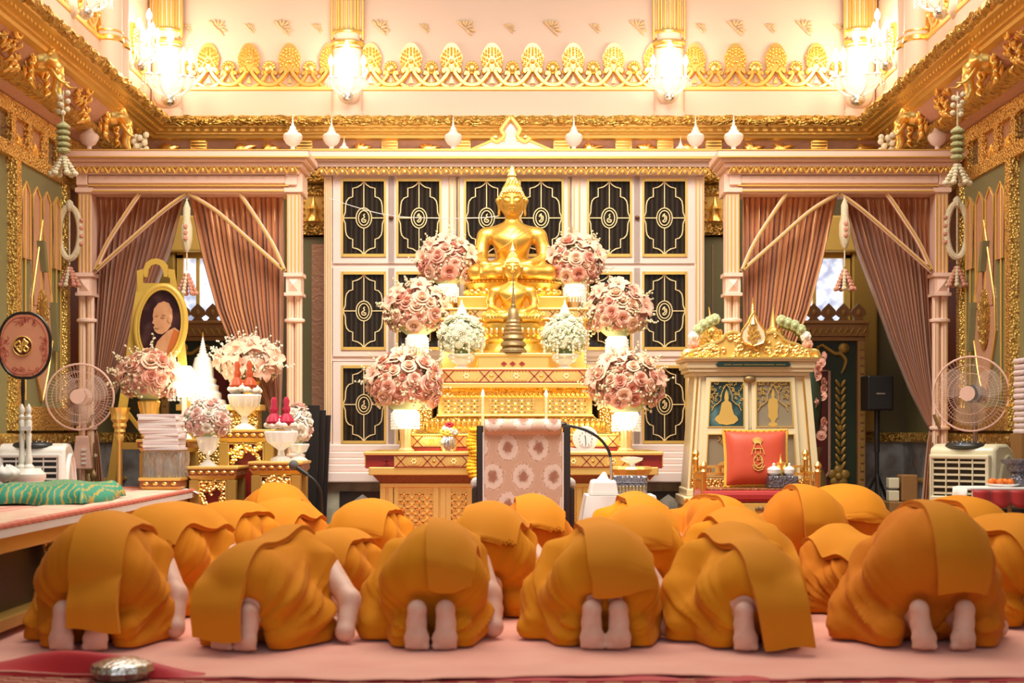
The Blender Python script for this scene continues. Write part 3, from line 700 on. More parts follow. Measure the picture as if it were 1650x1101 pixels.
# doors: built once round their own centre, then repeated
cols = [(552, 620), (641, 709), (750, 818), (838, 906), (948, 1016), (1037, 1105)]
rows = [(292, 410, 283, 423), (442, 560, 431, 573), (592, 712, 581, 717)]
hw, hh = LN(34, YC), LN(59.5, YC); fw = LN(15.5, YC)
m = MB()
for s in (-1, 1):
    m.box(s*hw, s*(hw+fw), -.03, .02, -hh-.075, hh+.05); 
m.box(-hw, hw, -.03, .02, hh, hh+.05); m.box(-hw, hw, -.03, .02, -hh-.075, -hh)
door_me = mesh_only(m, 'door', 'pink_paint', 0)
m = MB()
for s in (-1, 1): m.box(s*(hw-.006), s*(hw+.012), -.042, -.03, -hh-.02, hh+.02)
for s in (-1, 1): m.box(-hw, hw, -.042, -.03, s*hh-(.02 if s < 0 else .006), s*hh+(.02 if s > 0 else .006))
bead_me = mesh_only(m, 'gilt_bead', 'gold_line', 0)
pane_me = mesh_only(MB().box(-hw, hw, -.005, .004, -hh, hh), 'pane', 'glass_dark', 0)
def grille(kind):
    m = MB(); q = []
    a, b = hw/34, hh/59
    Q = [(0, 59), (4, 53.5), (10, 49.5), (18, 47.5), (18, 34), (24, 32), (28, 27), (29.5, 20), (30, 9), (33.5, 0)]
    for sx in (-1, 1):
        for sz in (-1, 1): m.tube([(sx*x*a, -.014, sz*z*b) for x, z in Q], .0066, 4, flat=.7)
    for s in (-1, 1):
        m.tube([(0, -.014, s*59*b), (0, -.014, s*16*b)], .006, 4); m.tube([(s*33.5*a, -.014, 0), (s*13*a, -.014, 0)], .006, 4)
    for rx, rz in ((12.5, 16), (8.6, 11.8)): m.tube([(rx*a*math.cos(t), -.014, rz*b*math.sin(t)) for t in [2*PI*i/28 for i in range(28)]], .006, 4, closed=True)
    G = [(1.5, 7), (-.5, 4.5), (1, 2), (-1, -.5), (-3.2, -3), (-2, -6.5), (1.5, -7), (3, -4.5), (1.2, -2.6), (-.6, -4)] if kind == 0 else [(-3, 2), (-1.5, 5.5), (.5, 7), (-.5, 4), (2.5, 3), (3.2, -1), (2, -5), (-.5, -7), (-2.6, -5), (-.4, -3), (1, 0), (-.8, 2)]
    m.tube([(p.x*a*1.05, -.014, p.z*b*.95) for p in spline([(x, 0, z) for x, z in G], 4)], .0065, 4)
    return mesh_only(m, 'grille', 'gilt_cream', 40)
gr = [grille(0), grille(1)]
knob_me = mesh_only(MB().ball((0, 0, 0), (.017, .02, .017), 10, 7), 'knob', 'knob', 60)
for r, (g0, g1, _, _) in enumerate(rows):
    for c, (a, b) in enumerate(cols):
        cx, cz = X_((a+b)/2), Z_((g0+g1)/2)-Z_(777)
        d = inst(door_me, 'door', cab, (cx, .03, cz))
        inst(pane_me, 'pane', d); inst(bead_me, 'gilt_bead', d); inst(gr[c % 2], 'grille', d)
        s = 1 if c % 2 == 0 else -1
        inst(knob_me, 'knob', d, (s*(hw+fw*.62), -.045, 0))
# pediment and urn finials
xc = X_(823); m = MB()
m.prism([(xc-.36, Z_(247)), (xc-.26, Z_(239)), (xc-.13, Z_(228)), (xc-.06, Z_(222)), (xc+.06, Z_(222)), (xc+.13, Z_(228)), (xc+.26, Z_(239)), (xc+.36, Z_(247))], YC-.1, YC-.04)
m.ball((xc, YC-.06, Z_(216)), (.065, .03, .09), 14, 8); ped = m.build('pediment', 'pink_paint', cab, smooth=30)
m = MB()
for s in (-1, 1):
    m.tube([(p.x, YC-.1, p.z) for p in spline([(xc+s*.36, 0, Z_(246)), (xc+s*.26, 0, Z_(238)), (xc+s*.15, 0, Z_(230)), (xc+s*.05, 0, Z_(230))], 5)], .012, 6)
    m.tube([(p.x, YC-.1, p.z) for p in spline([(xc, 0, Z_(193)), (xc+s*.05, 0, Z_(204)), (xc+s*.08, 0, Z_(214)), (xc+s*.06, 0, Z_(224)), (xc+s*.12, 0, Z_(232)), (xc+s*.17, 0, Z_(226))], 5)], .02, 6)
    m.ball((xc+s*.13, YC-.1, Z_(226)), (.03, .02, .03), 8, 6)
m.build('gilt_scroll', 'gold', ped)
URN = [(.05, 0), (.05, .02), (.022, .035), (.022, .06), (.06, .08), (.085, .115), (.088, .14), (.075, .155), (.05, .165), (.03, .19), (.028, .205), (.012, .22), (.008, .25), (.003, .30)]
urn_me = mesh_only(MB().lathe(URN, (0, 0, 0), 24, flute=0), 'urn_finial', 'pink_paint', 40)
for px in (533, 730, 925, 1122): inst(urn_me, 'urn_finial', cab, (X_(px), .05, Z_(247)-Z_(777)), None, (.88, .88, 1.12))
for px in (549, 1102): inst(urn_me, 'urn_finial', cab, (X_(px), .25, Z_(247)-Z_(777)), None, (.5, .5, .66))

# ---------------------------------------------------------------- portals (right one mirrors the left about the axis of the room)
YP = 11.6
def portal(s, label):
    X = lambda p: s*SX(p, YP); Z = lambda p: SZ(p, YP)
    bxs = lambda m, a, b, y0, y1, z0, z1: m.box(min(X(a), X(b)), max(X(a), X(b)), y0, y1, Z(z0), Z(z1))
    t = thing('curtained_portal', label, 'portal', (X(305), YP, 0))
    m = MB()
    for z0, z1, e, d in ((258, 247, 0, .14), (264, 258, 5, .11), (272, 264, 12, .07), (282, 272, 18, .03)): bxs(m, 104+e, 501-e, YP-d, YP+.4, z0, z1)
    m.build('cornice', 'pink_portal', t, smooth=0, bev=.008)
    m = MB()
    for z in (247, 258): bxs(m, 103, 502, YP-.145, YP-.11, z+.8, z-1)
    m.build('gilt_edge', 'gold_line', t, smooth=0)
    a, b = sorted((X(124), X(482))); lace(a, b, YP-.06, Z(281)).build('gilt_lace', 'gold_line', t)
    m = MB(); bxs(m, 124, 487, YP, YP+.3, 312, 280); bxs(m, 143, 466, YP-.02, YP, 296, 284); bxs(m, 150, 460, YP-.01, YP, 312, 304)
    m.build('lintel', 'pink_portal', t, smooth=0, bev=.005)
    m = MB(); bxs(m, 143, 466, YP-.03, YP, 301, 299); bxs(m, 150, 459, YP-.03, YP, 309.5, 307.5); m.build('gilt_line', 'gold_line', t, smooth=0)
    for xa, xb in ((123, 150), (459, 487)):
        xm = (xa+xb)/2; o = bpy.data.objects.new('post', None); C.objects.link(o); o.parent = t; WL[o.name] = wl(t)
        m = MB(); bxs(m, xa+3, xb-3, YP, YP+.16, 440, 312); bxs(m, xa+1, xb-8, YP-.026, YP, 299, 282); m.build('upper_shaft', 'pink_portal', o, smooth=0, bev=.006)
        m = MB()
        for p in (xa+5, xm-3, xm+3, xb-5): bxs(m, p-1, p+1, YP-.012, YP, 438, 313)
        m.build('gilt_line', 'gold_line', o, smooth=0)
        m = MB(); bxs(m, xa-1, xb+1, YP-.03, YP+.18, 446, 440); bxs(m, xa+2, xb-2, YP-.01, YP+.16, 472, 446); bxs(m, xa-.5, xb+.5, YP-.03, YP+.18, 477, 472); bxs(m, xa-1, xb+1, YP-.02, YP+.17, 310, 303)
        x = X(xm); r = LN(8, YP); z0, z1 = Z(470), Z(449); v = [(x-r, YP-.01, z0), (x+r, YP-.01, z0), (x+r, YP-.01, z1), (x-r, YP-.01, z1), (x, YP-.04, (z0+z1)/2)]
        m.add(v, [(0, 1, 4), (1, 2, 4), (2, 3, 4), (3, 0, 4), (3, 2, 1, 0)]); m.build('capital', 'pink_portal', o, smooth=0)
        m = MB()
        for q in (-1, 1): m.lathe([(.032, 0), (.032, Z(477))], (x+q*.033, YP+.05, 0), 12)
        m.lathe([(.03, 0), (.03, Z(477))], (x, YP+.1, 0), 10); m.build('colonnette', 'pink_portal', o)
        m = MB()
        for q in (-1, 1):
            for e in (-.4, .4): m.tube([(x+q*.033+.03*math.sin(e), YP+.05-.032*math.cos(e), .3), (x+q*.033+.03*math.sin(e), YP+.05-.032*math.cos(e), Z(482))], .004, 4)
        m.build('gilt_flute', 'gold_line', o)
        m = MB()
        for z in (516, 690, 735, 800): m.lathe([(.055, Z(z)-.02), (.082, Z(z)-.012), (.086, Z(z)), (.082, Z(z)+.012), (.055, Z(z)+.02)], (x, YP+.06, 0), 20, .8)
        m.lathe([(.12, 0), (.12, .08), (.09, .12), (.08, .2)], (x, YP+.06, 0), 4); m.build('ring', 'pink_portal', o)
    for P in ([(224, 312), (205, 340), (172, 392), (152, 437)], [(300, 312), (262, 340), (205, 390), (152, 437)], [(386, 312), (405, 340), (438, 392), (458, 437)], [(303, 312), (348, 340), (405, 390), (458, 437)]):
        pts = [(p.x, YP+.02, p.z) for p in spline([(X(a), 0, Z(b)) for a, b in P], 7)]
        o = MB().tube(pts, .024, 4, flat=.7).build('arch_bar', 'pink_portal', t)
        off = [(p[0], p[1]-.022, p[2]) for p in pts]; MB().tube(off, .009, 4).build('gilt_line', 'gold_line', o)
    for px, k in ((140, .9), (470, .9)): inst(urn_me, 'urn_finial', t, (X(px)-X(305), .06, Z(247)), None, (k, k, k*1.22))
    return t
portal(1, 'pink and gilt portal with curtains behind the portrait easel'); portal(-1, 'pink and gilt portal with curtains behind the white shrine cabinet')

def curtain(s, top0, top1, inner, tie, label, seed, npl=17, below=True):
    """satin curtain hanging from a rail between pixel columns top0 (outer) and top1 (inner), gathered at tie"""
    Y = YP+.2; X = lambda p: s*SX(p, Y); Z = lambda p: SZ(p, Y); rr = random.Random(seed)
    ph = [rr.uniform(-.35, .35) for _ in range(npl*2+2)]; am = [rr.uniform(.55, 1.25) for _ in range(npl*2+2)]
    zt, zb = Z(314), Z(tie[1]); iy = [p[1] for p in inner]; ix = [p[0] for p in inner]
    def fn(u, v):
        py = lerp(314, tie[1], v); xi = interp(iy, ix, py)
        w0 = LN(abs(xi-tie[0]), Y)
        xo = lerp(top0, tie[0]+(4 if top0 < top1 else -4), v**3)
        k = u*npl; j = int(k); a = ph[j]*(1-k+j)+ph[j+1]*(k-j); A = am[j]*(1-k+j)+am[j+1]*(k-j)
        wv = math.sin(2*PI*k+a*2)+.22*math.sin(4.7*PI*k+a*5)
        amp = (.016+.052*min(1, v*5))*A*(1-.45*v)
        fx = X(lerp(xo, xi, u)) + s*(.010*math.cos(2*PI*k+a*2)*(1-v) if top0 < top1 else -.010*math.cos(2*PI*k)*(1-v))
        return (fx, Y+amp*wv+.06*v*(1-u)*0-.05*v, Z(py)+.0)
    t = thing('curtain', label, 'curtain', (X(top0), Y, 0), 'satin portal curtains')
    m = MB().grid(fn, npl*10, 46); m.build('drape', 'curtain', t, smooth=80, solid=.004)
    if below:
        def fb(u, v):
            w = lerp(9, 26, v**.7); px = tie[0]+(u-.5)*2*w*.7+(6 if top0 < top1 else -6)*v*-1
            return (X(px), Y-.03+.028*math.sin(2*PI*u*7), lerp(zb, .02, v))
        MB().grid(fb, 70, 10).build('drape_tail', 'curtain', t, smooth=80, solid=.004)
    m = MB(); d = 1 if top0 < top1 else -1
    m.tube([(X(tie[0]-d*8), Y-.19, zb+.12), (X(tie[0]), Y-.2, zb+.01), (X(tie[0]+d*8), Y-.13, zb-.01)], .014, 8)
    m.build('tie_cord', 'bronze', t)
    for q in (0, 1):
        x, z = X(tie[0]-d*(2+8*q)), zb-.05-.06*q
        MB().lathe([(.006, 0), (.006, -.22), (.03, -.25), (.034, -.28), (.02, -.31), (.034, -.36), (.04, -.42), (.03, -.5), (.045, -.62)][::-1], (x, Y-.19, z), 12).build('tassel', 'bronze', t)
IN = [(299, 314), (276, 400), (250, 470), (222, 550), (190, 630), (160, 690)]
IN2 = [(306, 314), (330, 420), (352, 500), (385, 580), (420, 640), (450, 692)]
curtain(1, 152, 0, [(p[0], p[1]) for p in IN], (152, 692), 'rose brown satin curtain tied back behind the easel', 1)
curtain(1, 458, 0, IN2, (456, 692), 'rose brown satin curtain hanging above the lilies beside the bookcase', 2)
curtain(-1, 152, 0, IN, (152, 692), 'rose brown satin curtain tied back beside the right standing fan', 3)
curtain(-1, 458, 0, IN2, (456, 692), 'rose brown satin curtain hanging behind the white shrine cabinet', 4)

# ---------------------------------------------------------------- lacquered screens standing behind the portals
def screen(s, label):
    Y = 12.85; X = lambda p: s*SX(p, Y); Z = lambda p: SZ(p, Y)
    def bx(m, a, b, y0, y1, z0, z1): return m.box(min(X(a), X(b)), max(X(a), X(b)), y0, y1, Z(z0), Z(z1))
    t = thing('lacquered_screen', label, 'screen', (X(300), Y, 0))
    MB().box(min(X(275), X(372)), max(X(275), X(372)), Y, Y+.12, 0, Z(545)).build('panel', 'green_panel', t, smooth=0)
    m = MB(); bx(m, 258, 385, Y-.08, Y+.16, 543, 523); bx(m, 262, 381, Y-.05, Y+.14, 550, 543); bx(m, 256, 387, Y-.1, Y+.16, 523, 518); m.build('cornice', 'wood_tan', t, smooth=0, bev=.006)
    for k in range(5):
        x = X(272+24*k); z = Z(518); m = MB()
        P = [(x-.055, z), (x-.03, z+.03), (x-.07, z+.06), (x-.06, z+.1), (x, z+.16), (x+.06, z+.1), (x+.07, z+.06), (x+.03, z+.03), (x+.055, z)]
        m.prism(P, Y-.04, Y-.01); o = m.build('crest_leaf', 'wood_brown', t, smooth=0); MB().ball((x, Y-.04, z+.075), (.02, .015, .028), 8, 6).build('stud', 'wood_tan', o)
    m = MB()
    for k in range(13): m.tube([(X(262+10*k)-.03, Y-.085, Z(540)), (X(262+10*k), Y-.09, Z(530)), (X(262+10*k)+.03, Y-.085, Z(540))], .008, 5)
    m.build('cornice_relief', 'gold_dull', t)
    for a, b in ((262, 274), (372, 385)):
        o = MB().box(min(X(a), X(b)), max(X(a), X(b)), Y-.06, Y+.12, 0, Z(550)).build('post', 'wood_tan', t, smooth=0, bev=.006)
        m = MB()
        for k in range(22): z = Z(560+13*k) if 560+13*k < 845 else .1; m.box(X((a+b)/2)-.014, X((a+b)/2)+.014, Y-.075, Y-.06, z-.02, z+.02)
        m.build('bead', 'gold_dull', o, smooth=0)
    P = [(312, 786), (318, 775), (322, 770), (322, 597), (334, 592), (340, 580), (380, 580), (380, 786)]
    P = [(X(a), Z(b)) for a, b in P]
    q = MB().prism(P[:4]+[(X(330), Z(584)), (X(372), Z(584)), (X(372), Z(786))], Y-.01, Y).build('lacquer_field', 'red_panel', t, smooth=0)
    m = MB(); m.tube([(x, Y-.012, z) for x, z in ((X(370), Z(592)), (X(340), Z(592)), (X(334), Z(598)), (X(318), Z(598)), (X(318), Z(760)), (X(328), Z(775)), (X(345), Z(784)), (X(371), Z(784)))], .013, 6); m.build('pink_moulding', 'pink_cove', q)
    m = MB()
    th = [(288, 563), (296, 562), (302, 570), (310, 570), (320, 563), (330, 556), (338, 560), (334, 566)]
    m.tube([(X(a), Y-.015, Z(b)) for a, b in th], [.012, .02, .022, .02, .02, .018, .014, .006], 6); m.tube([(X(300), Y-.015, Z(570)), (X(292), Y-.015, Z(580)), (X(294), Y-.015, Z(592)), (X(299), Y-.015, Z(602))], [.02, .018, .014, .006], 6); m.ball((X(295), Y-.02, Z(561)), (.05, .02, .05), 8, 6)
    m.build('gilt_corner_scroll', 'gold_dull', t)
    m = MB()
    for k in range(12):
        z = Z(618+12*k)
        for e in (-1, 1): m.ball((X(300)+e*.025, Y-.012, z), (.016, .012, .042), 7, 5, Matrix.Rotation(e*.5, 4, 'Y'))
        if k == 6: m.ball((X(300), Y-.015, z), (.03, .015, .03), 4, 4)
    m.build('gilt_leaf_drop', 'gold_dull', t)
    m = MB()
    for k in range(5): a = 2*PI*k/5+.3; m.ball((X(303)+.06*math.cos(a), Y-.012, Z(768)+.06*math.sin(a)), (.045, .015, .045), 9, 6)
    m.ball((X(303), Y-.025, Z(768)), (.035, .02, .035), 9, 6); m.build('gilt_rosette', 'gold_dull', t)
screen(1, 'lacquered screen with heart shaped wooden cresting behind the small white pagoda'); screen(-1, 'dark green and red lacquered screen with gilt leaf drops behind the white shrine cabinet')
# ---------------------------------------------------------------- flower garlands hanging from threads
def bead_chain(m, x, y, z0, z1, r, n):
    for k in range(n): m.ball((x, y, lerp(z0, z1, (k+.5)/n)), (r, r, abs(z1-z0)/n*.56), 8, 5)
    return m
def garland(x, y, ztop, zbot, label, kind, size=1.):
    t = thing('hanging_garland', label, 'garland', (x, y, ztop), 'hanging jasmine garlands'); H = ztop-zbot; m = MB()
    m.tube([(x, y, ztop), (x, y, zbot+.25*H)], .006, 6); m.build('thread', 'garland', t)
    if kind == 'net':
        m = MB().lathe([(.008, ztop-.02), (.03, ztop-.1*H), (.03, ztop-.22*H), (.045, ztop-.3*H), (.045, ztop-.42*H), (.03, ztop-.52*H), (.012, ztop-.56*H)][::-1], (x, y, 0), 10); m.build('jasmine_net', 'garland', t)
        o = MB()
        for k in range(3): o.ball((x, y-.04, ztop-H*(.3+.06*k)), (.018, .014, .022), 8, 6)
        o.build('pink_bud', 'garland_pink', t)
    elif kind == 'loop':
        m = MB(); m.tube([(x+.085*math.cos(a), y, ztop-.38*H+.30*H*math.sin(a)) for a in [2*PI*i/24 for i in range(24)]], .026, 8, closed=True); m.ball((x, y, ztop-.07*H), (.035, .035, .05), 8, 6); m.build('jasmine_loop', 'garland', t)
        o = MB()
        for q in (-1, 1):
            for k in range(4): o.ball((x+q*.1, y-.015, ztop-H*(.24+.09*k)), .018, 8, 6)
        o.build('red_bud', 'garland_pink', t)
    else:
        m = MB()
        for k in range(5): m.lathe([(.012, -.03), (.05, -.012), (.05, 0), (.014, .03)], (x, y, ztop-H*(.42+.07*k)), 10)
        m.build('flower_tier', 'garland_green', t)
        m = MB()
        for k in range(9): m.ball((x+.035*math.cos(k*2.2), y+.03*math.sin(k*2.2)-.01, ztop-.02-.018*k), .02, 7, 5)
        m.build('flower_cluster', 'garland', t)
    n = 7 if kind != 'long' else 6
    for q in range(n):
        a = 2*PI*q/n; o = MB(); ex, ey = .075*math.cos(a)*size, .05*math.sin(a)*size
        for k in range(6): f = (k+1)/6; o.ball((x+ex*f, y+ey*f, zbot+.22*H*(1-f)+.015), (.017*size, .017*size, .024*H), 7, 5)
        o.ball((x+ex, y+ey, zbot+.012), (.022*size, .022*size, .02), 7, 5); o.build('tassel', 'garland' if kind == 'long' or q % 2 else 'garland_pink', t)
garland(SX(301, 11.48), 11.48, SZ(320, 11.48), SZ(475, 11.48), 'jasmine net garland with flower tassel hanging in the left portal opening', 'net')
garland(SX(1361, 11.48), 11.48, SZ(316, 11.48), SZ(468, 11.48), 'jasmine net garland with flower tassel hanging in the right portal opening', 'net')
garland(SX(112, 11.5), 11.5, SZ(322, 11.5), SZ(462, 11.5), 'oval jasmine loop garland hanging beside the left door leaf', 'loop')
garland(SX(1542, 11.5), 11.5, SZ(316, 11.5), SZ(462, 11.5), 'oval jasmine loop garland hanging beside the right door leaf', 'loop')
garland(-3.12, 9.86, SZ(146, 9.86), SZ(283, 9.86), 'long white garland with tassel hanging from an elephant tusk above the left portal', 'long', 1.1)
garland(3.08, 9.86, SZ(148, 9.86), SZ(298, 9.86), 'long white garland with tassel hanging from an elephant tusk above the right portal', 'long', 1.1)
for s, lab in ((-1, 'short white flower bunch on the tusk of the far left elephant head'), (1, 'short white flower bunch on the tusk of the far right elephant head')):
    m = MB()
    for k in range(14): m.ball((s*3.08+.05*math.cos(k*2.4), 11.74+.03*math.sin(k*2.4), 3.43-.014*k), .026, 7, 5)
    tag(m.build('flower_bunch', 'garland', loc=(s*3.08, 11.74, 3.43)), lab, 'garland', 'hanging jasmine garlands')
# ================================================================ THE GOLDEN ALTAR
def xband(m_red, m_gold, x0, x1, y, z0, z1, unit=.34, plates='x'):
    """gilt relief band crossed by pairs of red lacquer crosses, red fillets above and below"""
    m_gold.box(x0, x1, y, y+.1, z0, z1); h = z1-z0; zc = (z0+z1)/2; n = max(1, round((x1-x0)/unit)); u = (x1-x0)/n; t = h*.055
    for z in (z0+t*.6, z1-t*.6): m_red.box(x0, x1, y-.012, y, z-t*.6, z+t*.6)
    for k in range(n+1):
        for e in (-.56, .56):
            c = x0+k*u+e*h
            for q in (-1, 1):
                P = [(c-q*.42*h-t, z0+t), (c-q*.42*h+t, z0+t), (c+q*.42*h+t, z1-t), (c+q*.42*h-t, z1-t)]
                P = [(min(max(a, x0), x1), b) for a, b in P]
                if P[1][0]-P[0][0]+P[2][0]-P[3][0] > t: m_red.prism(P, y-.014, y)
        if 0 < k < n: m_gold.ball((x0+k*u, y, zc), (h*.16, .016, h*.16), 8, 5)
    for k in range(n):
        c = x0+(k+.5)*u; L = u/2-h*1.0
        if L < h*.2: continue
        m_gold.prism([(c-L, zc), (c-L+h*.25, zc+h*.3), (c+L-h*.25, zc+h*.3), (c+L, zc), (c+L-h*.25, zc-h*.3), (c-L+h*.25, zc-h*.3)], y-.012, y)
        for q in range(6):
            a = 2*PI*q/6; m_gold.ball((c+h*.17*math.cos(a), y-.013, zc+h*.17*math.sin(a)), (h*.1, .012, h*.1), 6, 4)
        for q in range(9):
            for e in (-1, 1): m_gold.ball((c-L+2*L*q/8, y-.002, zc+e*h*.38), h*.055, 5, 4)
def carved_front(m, x0, x1, y, z0, z1, p=.062):
    """relief of gilt lozenges with studs"""
    nx = max(2, round((x1-x0)/p)); nz = max(1, round((z1-z0)/p)); dx = (x1-x0)/nx; dz = (z1-z0)/nz
    for i in range(nx+1):
        for j in range(nz*2+1):
            ok = (i+j) % 2 == 0
            x = x0+i*dx; z = z0+j*dz/2
            if ok and x0+.01 < x < x1-.01 and z0+.01 < z < z1-.01: m.ball((x, y, z), (dx*.34, .014, dz*.30), 6, 4)
    for i in range(-nz*2, nx+1):
        for s in (0, 1):
            a, b = x0+i*dx, x0+(i+nz)*dx
            za, zb = (z0, z1) if s == 0 else (z1, z0)
            aa, bb = max(a, x0), min(b, x1)
            if bb-aa < .02: continue
            z_a = za+(zb-za)*(aa-a)/(b-a); z_b = za+(zb-za)*(bb-a)/(b-a)
            m.tube([(aa, y-.004, z_a), (bb, y-.004, z_b)], .007, 4)
def stack_altar():
    t = thing('tiered_altar', 'tall gilded tiered altar with red patterned bands in the middle of the room', 'altar', (0, 11.0, 0))
    def sec(name, mt, boxes, bev=.006, parent=t):
        m = MB()
        for (pa, pb, za, zb, y, yb) in boxes: m.box(SX(pa, y), SX(pb, y), y, yb, SZ(zb, y) if zb < 880 else 0, SZ(za, y))
        return m.build(name, mt, parent, smooth=0, bev=bev)
    Y0 = 11.0; YBK = 12.2
    sec('table_body', 'gold_satin', [(615, 1040, 784, 900, Y0+.06, YBK)], 0)
    m = MB()
    for a, b in ((638, 700), (716, 796), (866, 930), (946, 1018)): carved_front(m, SX(a, Y0), SX(b, Y0), Y0+.06, .03, SZ(792, Y0), .055)
    m.build('lozenge_carving', 'gold', t)
    m = MB()
    for px in (616, 630, 637, 702, 714, 722, 757, 800, 858, 934, 944, 1022, 1032, 1039): m.box(SX(px, Y0)-.02, SX(px, Y0)+.02, Y0+.035, Y0+.06, 0, SZ(784, Y0))
    m.build('gilt_stile', 'gold_satin', t, smooth=0)
    m = MB(); m.frus((SX(616, Y0), SX(1039, Y0), Y0+.05, YBK), (SX(600, Y0), SX(1055, Y0), Y0-.03, YBK), SZ(783, Y0), SZ(765, Y0)); m.build('red_cavetto', 'red_brown', t, smooth=0)
    sec('moulding', 'gold_satin', [(612, 1043, 779, 786, Y0+.03, YBK), (594, 1061, 753, 766, Y0-.05, YBK), (586, 1069, 728, 734, Y0-.07, YBK)])
    mr, mg = MB(), MB(); z0, z1 = SZ(753, Y0), SZ(734, Y0)
    for a, b, y, n in ((588, 612, Y0-.02, 2), (612, 636, Y0-.035, 2), (636, 1019, Y0-.05, 1), (1019, 1043, Y0-.035, 2), (1043, 1068, Y0-.02, 2)): xband(mr, mg, SX(a, Y0), SX(b, Y0), y, z0, z1, .33 if n == 1 else .2)
    mr.build('lacquer_band', 'red_lacquer', t, smooth=0); mg.build('gilt_plates', 'gold', t, smooth=30)
    MB().box(SX(590, Y0), SX(1066, Y0), Y0-.04, YBK, SZ(734, Y0)-.1, SZ(730, Y0)).build('table_top', 'red_lacquer', t, smooth=0)
    Y1 = 11.3
    sec('step_slab', 'red_lacquer', [(664, 996, 722, 731, Y1-.02, YBK)], 0)
    mr, mg = MB(), MB(); xband(mr, mg, SX(662, Y1), SX(998, Y1), Y1, SZ(721, Y1), SZ(702, Y1), .36); mr.build('lacquer_band', 'red_lacquer', t, smooth=0); mg.build('gilt_plates', 'gold', t, smooth=30)
    sec('step_body', 'gold_satin', [(662, 998, 699, 702.5, Y1-.02, YBK), (664, 996, 702, 731, Y1+.05, YBK)])
    Y2 = 11.45
    m = MB(); m.frus((SX(668, Y2), SX(991, Y2), Y2-.1, YBK), (SX(704, Y2), SX(956, Y2), Y2+.02, YBK), SZ(698, Y2), SZ(670, Y2)); m.frus((SX(704, Y2), SX(956, Y2), Y2+.01, YBK), (SX(700, Y2), SX(958, Y2), Y2-.04, YBK), SZ(640, Y2), SZ(624, Y2))
    m.build('lotus_moulding', 'gold_leafy', t, smooth=0)
    m = MB()
    for z, d, a in ((684, .06, 684), (632, .0, 703)):
        n = 34
        for k in range(n):
            x = lerp(SX(a, Y2), SX(1660-a, Y2), (k+.5)/n); m.ball((x, Y2-d+.005, SZ(z, Y2)), (.021, .02, .045), 7, 6)
    m.build('lotus_petals', 'gold', t)
    sec('throne_body', 'gold_satin', [(706, 954, 640, 671, Y2+.03, YBK)], 0)
    m = MB()
    for a, b in ((712, 775), (788, 862), (876, 948)): carved_front(m, SX(a, Y2), SX(b, Y2), Y2+.03, SZ(669, Y2), SZ(642, Y2), .05)
    m.build('lozenge_carving', 'gold', t)
    sec('moulding', 'gold_satin', [(703, 957, 668, 672, Y2-.0, YBK), (703, 957, 638, 641, Y2-.0, YBK), (708, 954, 617, 625, Y2-.06, YBK), (710, 955, 593, 597, Y2-.06, YBK)])
    mr, mg = MB(), MB(); xband(mr, mg, SX(712, Y2), SX(952, Y2), Y2-.05, SZ(617, Y2), SZ(597, Y2), .39); mr.build('lacquer_band', 'red_lacquer', t, smooth=0); mg.build('gilt_plates', 'gold', t, smooth=30)
    sec('tier_core', 'gold_satin', [(712, 952, 595, 620, Y2, YBK)], 0)
    Y3 = 11.78
    sec('upper_tier', 'gold_satin', [(712, 945, 515, 600, Y3+.04, YBK), (708, 948, 512, 516, Y3-.03, YBK), (708, 948, 496, 500, Y3-.03, YBK), (718, 938, 498, 514, Y3+.05, YBK)])
    mr, mg = MB(), MB(); xband(mr, mg, SX(711, Y3), SX(945, Y3), Y3-.0, SZ(513, Y3), SZ(499, Y3), .22); mr.build('lacquer_band', 'red_lacquer', t, smooth=0); mg.build('gilt_plates', 'gold', t, smooth=30)
    Y4 = 11.86
    sec('plain_block', 'gold_statue', [(737, 915, 477, 500, Y4, YBK)], .01)
    return t
stack_altar()
# the lotus cushion of the large statue
t = thing('statue_pedestal', 'gilded lotus pedestal carrying the large Buddha statue on top of the altar', 'pedestal', (SX(826, 11.95), 12.0, SZ(478, 11.9)))
m = MB(); c = (SX(826, 11.95), 12.02, 0); za, zb = SZ(478, 11.9), SZ(452, 11.9); R = LN(79, 11.95)
m.lathe([(R*.93, za), (R*.98, lerp(za, zb, .1)), (R*.96, lerp(za, zb, .25)), (R*.90, lerp(za, zb, .4)), (R*.93, lerp(za, zb, .6)), (R, lerp(za, zb, .8)), (R*.98, zb)], c, 44, .52); m.build('cushion', 'gold_statue', t)
m = MB()
for k in range(60):
    a = 2*PI*k/60; m.ball((c[0]+R*.985*math.cos(a), c[1]+R*.985*.52*math.sin(a), lerp(za, zb, .92)), .012, 6, 4)
for k in range(26):
    a = 2*PI*k/26; m.ball((c[0]+R*.945*math.cos(a), c[1]+R*.945*.52*math.sin(a), lerp(za, zb, .3)), (.03, .03, .03), 7, 5)
m.build('beading', 'gold', t)

